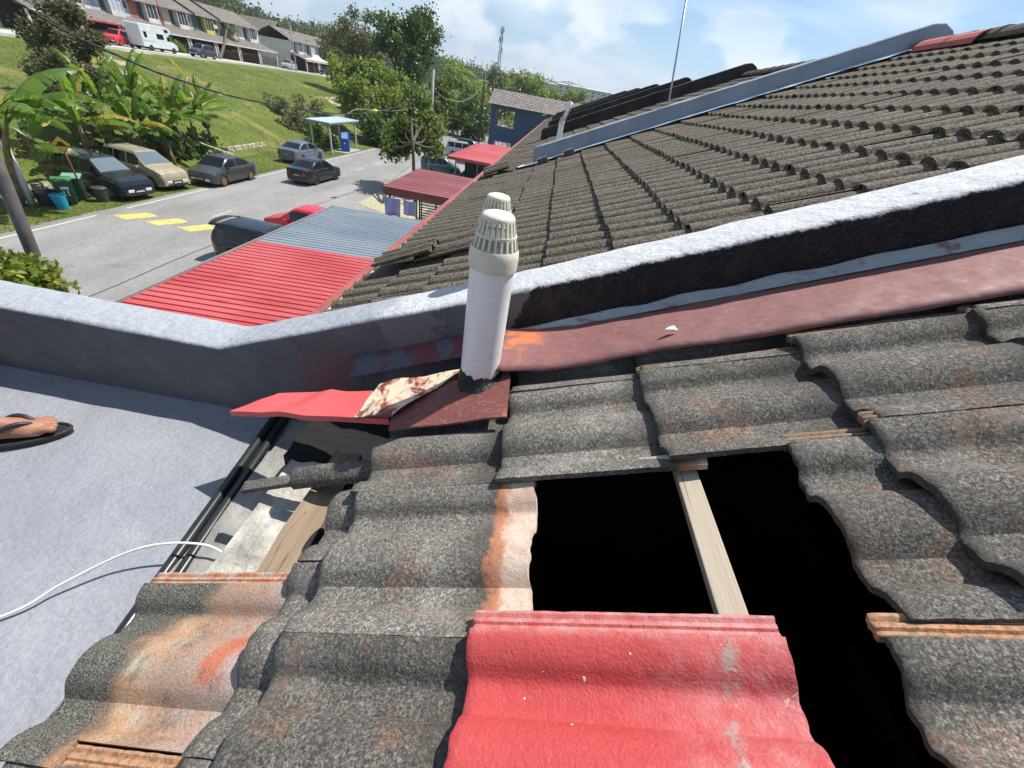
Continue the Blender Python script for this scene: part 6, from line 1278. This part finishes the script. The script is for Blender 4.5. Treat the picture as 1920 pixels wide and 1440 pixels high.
# vehicles on the upper road
zu = lambda x, y: gz(x, y) + 0.06
g_ = 'vehicles on the upper road'
car('parked_car', 'grey hatchback parked on the upper road in front of the hillside houses', (-51.0, 65.6, zu(-51, 65.6)), R(-90), P_GREY, **hatch(3.7), group=g_)
car('parked_car', 'small bright red car beside the camper van', (-54.5, 56.6, zu(-54.5, 56.6)), R(-75), P_RED, **hatch(3.7), group=g_)
cv = tag(empty('camper_van', (-52.6, 59.6, zu(-52.6, 59.6)), R(90)), 'white camper van with cab over sleeping bay on the upper road', 'camper van', g_)
cv.scale = (0.84, 0.84, 0.84); M_CAMP = car_paint('camper_white', (0.50, 0.54, 0.54), 0.35, 0.0)
mb = MB(); prof_ = [(-3.1, 0.42), (-3.15, 2.85), (-3.0, 3.0), (1.6, 3.05), (2.45, 2.75), (2.5, 2.35), (1.75, 2.05), (2.15, 1.35), (3.0, 1.10), (3.15, 0.42)]
mb.prism([(x, -1.08, z) for x, z in prof_], (0, 2.16, 0)); bevel(mb.build('body', M_CAMP, cv), 0.06, 3)
for sg in (1, -1):
    for x0_, x1_, z0_, z1_, nm in ((-0.4, 0.8, 1.5, 2.1, 'window'), (-2.6, -2.1, 1.5, 2.15, 'window'), (1.2, 1.9, 2.4, 2.75, 'window'), (1.35, 1.95, 1.4, 1.9, 'cab_window')):
        mb = MB(); mb.box((x0_, sg * 1.085 - 0.012, z0_), (x1_, sg * 1.085 + 0.012, z1_)); mb.build(nm, M_GLASS, cv)
    for wx in (-1.9, 2.2):
        mb = MB(); M_ = Matrix.Translation((wx, sg * 0.98, 0.36)) @ Matrix.Rotation(math.pi / 2, 4, 'X'); mb.lathe([(0.001, -0.12), (0.36, -0.12), (0.36, 0.12), (0.001, 0.12)], 20, cap=False); mb.v = [M_ @ v for v in mb.v]; mb.build('wheel', M_TYRE, cv)
mb = MB(); mb.add([(1.80, -0.95, 2.02), (1.80, 0.95, 2.02), (2.18, 0.95, 1.38), (2.18, -0.95, 1.38)], [(0, 1, 2, 3)]); o = mb.build('windscreen', M_GLASS, cv); o.modifiers.new('t', 'SOLIDIFY').thickness = -0.02
mb = MB(); mb.box((-2.95, 1.09, 1.1), (-0.9, 1.10, 1.2)); mb.box((-2.95, -1.10, 1.1), (-0.9, -1.09, 1.2)); mb.build('side_stripe', W_PALE, cv)
car('parked_car', 'dark car under the white canopy at the far end of the upper road', (-51.5, 101.5, zu(-51.5, 101.5)), R(-90), P_BLK, **hatch(3.8), group=g_)
car('parked_car', 'silver car behind the yellow green tree on the upper road', (-54.5, 92.5, zu(-54, 92)), R(-80), P_SILV, **sedan(4.2), group=g_)
def motorbike(loc, rz, label, mat):
    e = tag(empty('motorbike', loc, rz), label, 'motorbike', 'motorbikes by the hillside porch')
    for wx in (-0.6, 0.6):
        mb = MB(); mb.tube([(wx + 0.27 * math.cos(a), 0, 0.30 + 0.27 * math.sin(a)) for a in [2 * math.pi * k / 16 for k in range(17)]], 0.045, 8, cap=False); mb.build('wheel', M_TYRE, e, True)
    mb = MB(); mb.tube([(-0.6, 0, 0.3), (-0.2, 0, 0.62), (0.25, 0, 0.50), (0.42, 0, 0.85), (0.6, 0, 0.3)], [0.04, 0.13, 0.12, 0.07, 0.03], 8); mb.build('frame', mat, e, True)
    mb = MB(); mb.tube([(-0.65, 0, 0.80), (-0.3, 0, 0.80), (0.0, 0, 0.76)], [0.06, 0.11, 0.06], 8); mb.build('seat', M_BLKTRIM, e, True)
    mb = MB(); mb.tube([(0.36, -0.3, 1.0), (0.42, 0, 0.95), (0.36, 0.3, 1.0)], 0.02, 6); mb.build('handlebar', M_BLKTRIM, e, True)
motorbike((-54.8, 70.0, zu(-54.8, 70)), R(60), 'motorbike beside the grey hatchback on the upper road', P_SILV); motorbike((-55.0, 71.2, zu(-55, 71)), R(75), 'second motorbike, nearer the hillside palm', P_RED)
cn = tag(empty('canopy_tent', (-54.2, 103, -2.9)), 'white peaked canopy tent at the far end of the upper road', 'canopy'); mb = MB(); mb.add([(-1.8, -1.8, 2.3), (1.8, -1.8, 2.3), (1.8, 1.8, 2.3), (-1.8, 1.8, 2.3), (0, 0, 3.3), (-.8, -.8, 2.62), (.8, -.8, 2.62), (.8, .8, 2.62), (-.8, .8, 2.62)], [(0, 1, 6, 5), (1, 2, 7, 6), (2, 3, 8, 7), (3, 0, 5, 8), (5, 6, 4), (6, 7, 4), (7, 8, 4), (8, 5, 4)]); mb.build('cover', simple('white_canvas', (0.75, 0.75, 0.75), 0.8), cn)
for a in (-1.75, 1.75):
    for b in (-1.75, 1.75): mb = MB(); mb.box((a - .03, b - .03, 0), (a + .03, b + .03, 2.3)); mb.build('leg', M_POST, cn)
# ================================================================ poles and cables
M_POLEB = simple('weathered_brown_pole', (0.105, 0.108, 0.105), 0.85, var=0.3, sc=5, bump=0.3); M_POLEG = simple('concrete_pole', (0.30, 0.30, 0.29), 0.85, var=0.2, sc=3); M_WPAINT = simple('white_pole_paint', (0.58, 0.60, 0.64), 0.7, var=0.15, sc=3); M_REDP = simple('rust_red_paint', (0.20, 0.05, 0.035), 0.8)
def pole(label, a, b, r0, r1, mat, name='utility_pole'):
    a = Vector(a); b = Vector(b); e = tag(empty(name, a), label, 'pole', 'street poles'); mb = MB(); mb.tube([a - a, (b - a) * 0.5, b - a], [r0, (r0 + r1) / 2, r1], 16); mb.build('shaft', mat, e, True); return e
d_ = Vector((-8.43 + 8.57, 5.86 - 5.67, -2.16 + 4.10)); p1 = Vector((-8.57, 5.67, -4.10)); pole('thick brown utility pole rising behind the wall at the left edge', p1 - d_ * 1.60, p1 + d_ * 2.6, 0.092, 0.085, M_POLEB)
a = Vector((-22.76, 16.33, G)); d_ = Vector((0.10, 0.12, 2.6)); e = pole('white painted pole with rust red upper part by the blue bucket', a, a + d_ * 1.0, 0.13, 0.12, M_WPAINT); mb = MB(); mb.tube([d_ * 1.0, d_ * 1.3, d_ * 3.4], [0.15, 0.125, 0.11], 14); mb.build('upper_shaft', M_REDP, e, True)
e = pole('tall grey utility pole beside the roadside tree', (-10.05, 35.2, G), (-9.75, 35.0, 0.55), 0.13, 0.10, M_POLEG)
e = pole('thin dark utility pole left of the blue house', (-12.6, 73, G), (-12.4, 72.6, 1.9), 0.14, 0.11, M_BLKTRIM)
mb = MB(); mb.box((-0.9, -0.05, 4.25), (3.4, 0.05, 4.35)); mb.build('crossarm', M_BLKTRIM, e)
e = pole('lamp pole on the upper road with wire brackets at its top', (-50.8, 88.5, zu(-50.8, 88.5)), (-50.8, 88.5, 3.9), 0.13, 0.08, M_POLEG); mb = MB()
for k in range(3): mb.bar((-0.05, -0.9 + 0.1 * k, 6.1 - k * 0.35), (0.05, 0.9 - 0.1 * k, 6.1 - k * 0.35), 0.07, 0.07)
mb.build('crossarm', M_BLKTRIM, e)
e = pole('thin pole rising between the hillside houses near the camper van', (-57.3, 67.5, HZ), (-57.3, 67.5, 3.6), 0.07, 0.06, M_REDP)
M_WIRE = simple('black_cable', (0.02, 0.02, 0.022), 0.6); M_WIRE2 = simple('grey_cable', (0.33, 0.33, 0.34), 0.6)
pts = spline([dp(-120, -60, 6.6), dp(20, -2, 7.5), dp(110, 52, 8.2), dp(200, 95, 9.1), dp(330, 148, 11), dp(480, 190, 14.5), dp(650, 214, 21), dp(735, 203, 25.5), dp(790, 180, 29), dp(819, 160, 29.8)], 10)
mb = MB(); n_ = len(pts)
for ph in (0, 2.1, 4.2): mb.tube([p + Vector((0.012 * math.cos(i * 0.9 + ph), 0, 0.012 * math.sin(i * 0.9 + ph))) for i, p in enumerate(pts)], 0.017, 6)
tag(mb.build('overhead_cable', M_WIRE, None, True), 'thick twisted black overhead cable sagging across the top left to the grey pole', 'cable')
mb = MB(); mb.tube(spline([dp(565, 206, 17.5), dp(640, 216, 20.5), dp(668, 205, 22), dp(703, 207, 24), dp(760, 205, 27), dp(800, 178, 29.3), dp(819, 165, 29.8)], 6), 0.012, 5); tag(mb.build('service_wire', M_WIRE2, None, True), 'thin pale wire looped along the thick overhead cable', 'cable')
mb = MB(); mb.tube(spline([dp(819, 172, 29.8), dp(838, 186, 38), dp(866, 190, 50), dp(890, 178, 62), dp(905, 160, 73)], 6), 0.022, 5); tag(mb.build('service_wire', M_WIRE2, None, True), 'pale wire sagging between the grey pole and the thin dark pole', 'cable')
mb = MB(); mb.lathe([(0.01, -0.10), (0.12, -0.09), (0.19, 0.0), (0.16, 0.10), (0.01, 0.13)], 10, dp(703, 209, 24)); tag(mb.build('plastic_bag', simple('lime_green_plastic', (0.42, 0.72, 0.02), 0.4), None, True), 'lime green plastic bag caught on the overhead wire', 'bag')
# ================================================================ bus shelter, recycling machine
sh_ = tag(empty('shelter', (-21.9, 43.6, G)), 'open shelter with pale blue flat roof on grey posts', 'shelter')
mb = MB(); mb.box((-1.25, -3.1, 2.55), (1.05, 3.2, 2.63)); mb.build('roof', simple('pale_blue_roof', (0.42, 0.52, 0.60), 0.35), sh_)
mb = MB(); mb.box((-1.2, -3.05, 2.42), (1.0, 3.15, 2.545)); mb.build('roof_frame', M_POST, sh_)
for a, b in ((0.75, -2.8), (0.75, 2.6), (-1.0, -2.8), (-1.0, 2.6)): mb = MB(); mb.box((a, b, 0), (a + 0.12, b + 0.12, 2.42)); mb.build('post', simple('shelter_post', (0.45, 0.45, 0.43), 0.7), sh_)
rb = tag(empty('recycling_bank', (-21.15, 43.9, G + 0.05), R(-70)), 'bright blue recycling bin with pale slanted top and white mark under the shelter', 'recycling bin'); M_RB = simple('bright_blue_plastic', (0.01, 0.09, 0.42), 0.4)
mb = MB(); mb.prism([(-0.42, -0.4, 0), (0.42, -0.4, 0), (0.47, -0.4, 1.05), (0.18, -0.4, 1.62), (-0.34, -0.4, 1.66), (-0.46, -0.4, 1.5)], (0, 0.8, 0)); bevel(mb.build('body', M_RB, rb), 0.05, 3)
mb = MB(); mb.add([(0.455, -0.28, 1.13), (0.455, 0.28, 1.13), (0.225, 0.28, 1.60), (0.225, -0.28, 1.60)], [(0, 1, 2, 3)]); o = mb.build('slanted_panel', simple('pale_blue_panel', (0.35, 0.55, 0.75), 0.4), rb); o.modifiers.new('t', 'SOLIDIFY').thickness = -0.02
mb = MB(); mb.add([(0.465, -0.1, 0.66), (0.465, 0.1, 0.66), (0.468, 0.0, 0.86)], [(0, 1, 2)]); o = mb.build('mark', M_PTXT, rb); o.modifiers.new('t', 'SOLIDIFY').thickness = -0.01
# ================================================================ wheelie bins, buckets, warning sign
def wheelie(loc, rz, mat, lid, label, num=False):
    e = tag(empty('wheelie_bin', loc, rz), label, 'wheelie bin', 'wheelie bins on the verge'); mb = MB()
    a = [(-0.22, -0.26, 0.08), (0.22, -0.26, 0.08), (0.22, 0.24, 0.08), (-0.22, 0.24, 0.08)]; b = [(-0.29, -0.33, 1.0), (0.29, -0.33, 1.0), (0.29, 0.36, 1.0), (-0.29, 0.36, 1.0)]; mb.add(a + b, [(3, 2, 1, 0), (4, 5, 6, 7), (0, 1, 5, 4), (1, 2, 6, 5), (2, 3, 7, 6), (3, 0, 4, 7)]); mb.box((-0.32, -0.36, 0.96), (0.32, 0.38, 1.015)); bevel(mb.build('body', mat, e), 0.025)
    mb = MB(); mb.prism([(-0.33, -0.39, 1.02), (-0.33, -0.30, 1.09), (-0.33, 0.30, 1.12), (-0.33, 0.42, 1.06), (-0.33, 0.42, 1.02)], (0.66, 0, 0)); bevel(mb.build('lid', lid, e), 0.02)
    for sg in (-1, 1): mb = MB(); M_ = Matrix.Translation((sg * 0.26, 0.27, 0.11)) @ Matrix.Rotation(math.pi / 2, 4, 'Y'); mb.lathe([(0.001, -0.03), (0.11, -0.03), (0.11, 0.03), (0.001, 0.03)], 16, cap=False); mb.v = [M_ @ v for v in mb.v]; mb.build('wheel', M_TYRE, e)
    mb = MB(); mb.tube([(-0.2, 0.44, 1.0), (0.2, 0.44, 1.0)], 0.02, 8); mb.build('handle', mat, e)
    if num:
        f = lambda x, z: Vector((x, -0.262 - 0.0762 * (z - 0.08) - 0.008, z)); mb = MB()
        def patch_(x0, z0, x1, z1): mb.add([f(x0, z0), f(x1, z0), f(x1, z1), f(x0, z1)], [(0, 1, 2, 3)])
        patch_(-0.13, 0.74, 0.13, 0.80); patch_(-0.13, 0.68, -0.07, 0.73); patch_(-0.04, 0.68, 0.03, 0.73); patch_(0.06, 0.68, 0.13, 0.73)
        for xo in (-0.08, 0.06): patch_(xo - 0.01, 0.44, xo + 0.025, 0.63); patch_(xo - 0.045, 0.57, xo - 0.01, 0.60); patch_(xo - 0.04, 0.42, xo + 0.055, 0.44)
        o = mb.build('painted_number', M_PTXT, e); o.modifiers.new('t', 'SOLIDIFY').thickness = 0.003
    return e
M_GRB = simple('dark_green_plastic', (0.012, 0.075, 0.035), 0.45); M_GRL = simple('faded_green_lid', (0.05, 0.17, 0.06), 0.5); M_GRL2 = simple('pale_green_lid', (0.16, 0.30, 0.24), 0.5)
wheelie((-22.0, 17.35, G), R(48), M_GRB, M_GRL, 'dark green wheelie bin with a white painted number 11', True)
wheelie((-22.25, 18.05, G), R(40), M_GRB, M_GRL2, 'dark green wheelie bin with pale green lid behind the numbered bin')
def tub(loc, prof_, mat, label, name, cat, handle=False, lid=None):
    e = tag(empty(name, loc), label, cat, 'tubs and buckets by the wheelie bins'); mb = MB(); mb.lathe(prof_, 20, cap=False); autosmooth(mb.build('body', mat, e), 40)
    mb = MB(); r_, z_ = prof_[-1] if not lid else lid; mb.lathe([(r_ + 0.02, z_ - 0.04), (r_ + 0.02, z_), (r_ * 0.9, z_ + 0.02), (0.001, z_ + 0.03)] if lid else [(r_, z_ - 0.02), (r_ + 0.025, z_ - 0.02), (r_ + 0.025, z_ + 0.01), (r_, z_ + 0.01)], 20, cap=False); mb.build('lid' if lid else 'rim', mat, e, True); return e
tub((-21.55, 16.55, G), [(0.001, 0.01), (0.19, 0.01), (0.27, 0.62), (0.25, 0.62), (0.17, 0.05), (0.001, 0.05)], simple('turquoise_plastic', (0.015, 0.27, 0.42), 0.4), 'turquoise blue bucket in front of the wheelie bins', 'bucket', 'bucket')
tub((-22.35, 16.75, G), [(0.001, 0.01), (0.36, 0.01), (0.42, 0.60), (0.40, 0.60), (0.34, 0.05), (0.001, 0.05)], simple('black_plastic', (0.02, 0.024, 0.03), 0.45), 'wide black plastic tub left of the numbered wheelie bin', 'tub', 'tub')
tub((-21.45, 18.35, G), [(0.001, 0.01), (0.22, 0.01), (0.29, 0.60), (0.29, 0.62)], simple('grey_black_plastic', (0.045, 0.045, 0.045), 0.5), 'round dark grey lidded bin beside the hump sign post', 'round_bin', 'bin', lid=(0.29, 0.64))
sg = tag(empty('warning_sign', (-21.73, 17.84, G)), 'yellow diamond warning sign with black hump symbol on a rusty post', 'road sign')
mb = MB(); mb.tube([(0, 0, -0.1), (0, 0, 2.66)], 0.035, 10); mb.build('post', simple('rusty_brown_post', (0.14, 0.05, 0.045), 0.7), sg, True)
fa = Matrix.Translation((0.05, -0.04, 2.45)) @ Matrix.Rotation(R(38), 4, 'Z'); fa = fa @ Matrix.Scale(0.76, 4); dm = lambda r, y: [fa @ Vector(p) for p in ((0, y, -r), (r, y, 0), (0, y, r), (-r, y, 0))]
mb = MB(); mb.prism(dm(0.44, 0.0), fa.to_3x3() @ Vector((0, 0.012, 0))); pl = mb.build('plate', simple('sign_black', (0.02, 0.02, 0.02), 0.6), sg)
mb = MB(); mb.prism(dm(0.40, -0.004), fa.to_3x3() @ Vector((0, 0.003, 0))); mb.build('yellow_face', simple('sign_yellow', (0.62, 0.40, 0.03), 0.5), pl)
mb = MB(); mb.prism([fa @ Vector(p) for p in [(-0.30, -0.008, -0.12), (-0.24, -0.008, -0.06)] + [(-0.20 + 0.4 * k / 8, -0.008, -0.06 + 0.20 * math.sin(math.pi * k / 8) ** 0.8) for k in range(9)] + [(0.24, -0.008, -0.06), (0.30, -0.008, -0.12)]], fa.to_3x3() @ Vector((0, 0.003, 0))); mb.build('hump_symbol', M_BLKTRIM, pl)
mb = MB(); mb.bar((-24.9, 29.6, G + 1.15), (-23.6, 30.9, G + 0.5), 0.28, 0.05); o = mb.build('plank', simple('bleached_plank', (0.5, 0.46, 0.38), 0.9)); tag(o, 'bleached board leaning behind the charcoal grey car', 'board')
# low maroon roof between the trees
rr = tag(empty('shed', (-27, 66, -4.6)), 'small red roofed shed glimpsed between the trees left of the grey pole', 'shed'); mb = MB(); mb.box((-3, -2.5, 1.8), (3.5, 2.5, 1.92)); mb.build('roof_sheet', M_CRD3, rr)
for a in (-2.8, 3.2): mb = MB(); mb.box((a, -2.3, -2), (a + 0.12, -2.2, 1.79)); mb.build('post', M_POST, rr)
# ================================================================ far things
M_APT = simple('cream_apartment_wall', (0.52, 0.50, 0.40), 0.9, var=0.08, sc=0.05); M_APR = simple('pale_apartment_roof', (0.45, 0.45, 0.46), 0.9)
def apartment(a_px, b_px, d, top_drop, label, bays=9):
    A = dp(*a_px, d); B = dp(*b_px, d); A.z = B.z = (A.z + B.z) / 2; dx = (B - A); Lx = dx.length; an = math.atan2(dx.y, dx.x); e = tag(empty('apartment_block', (A.x, A.y, A.z - 15), an), label, 'apartment building', 'cream apartment blocks in the distance')
    mb = MB(); mb.box((0, 0, -8), (Lx, 12, 14.2)); mb.build('wall', M_APT, e); mb = MB(); mb.prism([(-0.6, -0.8, 14.2), (-0.6, 12.8, 14.2), (-0.6, 12.8, 14.5), (-0.6, 6, 15.4), (-0.6, -0.8, 14.5)], (Lx + 1.2, 0, 0)); mb.build('roof', M_APR, e)
    for f in range(3):
        for k in range(bays):
            x = Lx * (k + 0.5) / bays; wd_ = 1.6 if k % 2 else 2.6
            mb = MB(); mb.box((x - wd_ / 2, -0.05, 11.4 - f * 3.1), (x + wd_ / 2, -0.003, 13.0 - f * 3.1)); mb.build('window', M_WGL, e)
            if k % 2 == 0: mb = MB(); mb.box((x - 1.8, -1.0, 10.2 - f * 3.1), (x + 1.8, -0.06, 11.2 - f * 3.1)); mb.build('balcony', M_APR, e)
apartment((1048, 156), (1160, 176), 380, 0, 'long cream apartment block in the distance above the row of roofs', 11)
apartment((1012, 151), (1044, 158), 420, 0, 'shorter apartment block left of the long one', 5)
apartment((1162, 175), (1215, 185), 400, 0, 'apartment block at the right, mostly hidden by the roofs', 6)
tw = tag(empty('telecom_mast', dp(934, 135, 230)), 'tall lattice telecom mast rising above the trees', 'mast'); H_ = (dp(938, 72, 230) - dp(934, 135, 230)).length; mb = MB(); nl = 16
def corner(k, i): r_ = 1.1 * (1 - 0.55 * i / nl); a = math.pi / 4 + k * math.pi / 2; return Vector((r_ * math.cos(a), r_ * math.sin(a), H_ * i / nl))
for k in range(4):
    mb.tube([corner(k, 0), corner(k, nl)], 0.13, 4)
    for i in range(nl): mb.tube([corner(k, i), corner((k + 1) % 4, i + 1)], 0.07, 3); mb.tube([corner(k, i + 1), corner((k + 1) % 4, i + 1)], 0.06, 3)
M_MAST = simple('grey_mast_steel', (0.20, 0.17, 0.17), 0.6); mb.build('lattice', M_MAST, tw)
for i, (z_, a) in enumerate(((0.93, 0), (0.90, 2.1), (0.91, 4.2), (0.74, 1), (0.72, 3.2), (0.50, 0.5))):
    mb = MB(); mb.box((1.0 * math.cos(a) - 0.35, 1.0 * math.sin(a) - 0.3, H_ * z_ - 1.1), (1.0 * math.cos(a) + 0.35, 1.0 * math.sin(a) + 0.3, H_ * z_ + 1.1)); mb.build('antenna_panel', W_GREY, tw)
mb = MB()
def mtn(u, v):
    px_ = 880 + 520 * u; h_ = 15 * math.exp(-((u - 0.34) / 0.13) ** 2) + 9 * math.exp(-((u - 0.60) / 0.20) ** 2) + 6 * math.exp(-((u - 0.1) / 0.10) ** 2) + 2 * noise.noise(Vector((u * 14, 1, 0)))
    base = dp(px_, 195 + (px_ - 1058) * 0.20, 5200); nrm = Vector((base.x, base.y, 0)).normalized(); zt = h_ * 5200 / FPX
    return Vector((base.x, base.y, 0)) + nrm * 900 * (v - 0.5) + Vector((0, 0, -20 + zt * math.sin(math.pi * v) * 2.2 + 0 * u))
mb.grid(80, 8, mtn); tag(mb.build('mountains', simple('far_forest_mountain', (0.05, 0.08, 0.05), 1.0), None, True), kind='structure')
# ================================================================ haze
mb = MB(); mb.box((-4300, -700, G - 1.6), (4300, 6300, 330)); hm = bpy.data.materials.new('haze_air'); hm.use_nodes = True; t_ = hm.node_tree; t_.nodes.clear(); o_ = t_.nodes.new('ShaderNodeOutputMaterial'); v_ = t_.nodes.new('ShaderNodeVolumePrincipled')
v_.inputs['Color'].default_value = (0.80, 0.88, 0.96, 1); v_.inputs['Density'].default_value = 0.00030; v_.inputs['Anisotropy'].default_value = 0.2; t_.links.new(v_.outputs[0], o_.inputs['Volume'])
if HAZE: o = mb.build('haze', hm); tag(o, 'thin bluish haze over the distant hills', 'haze', kind='stuff')
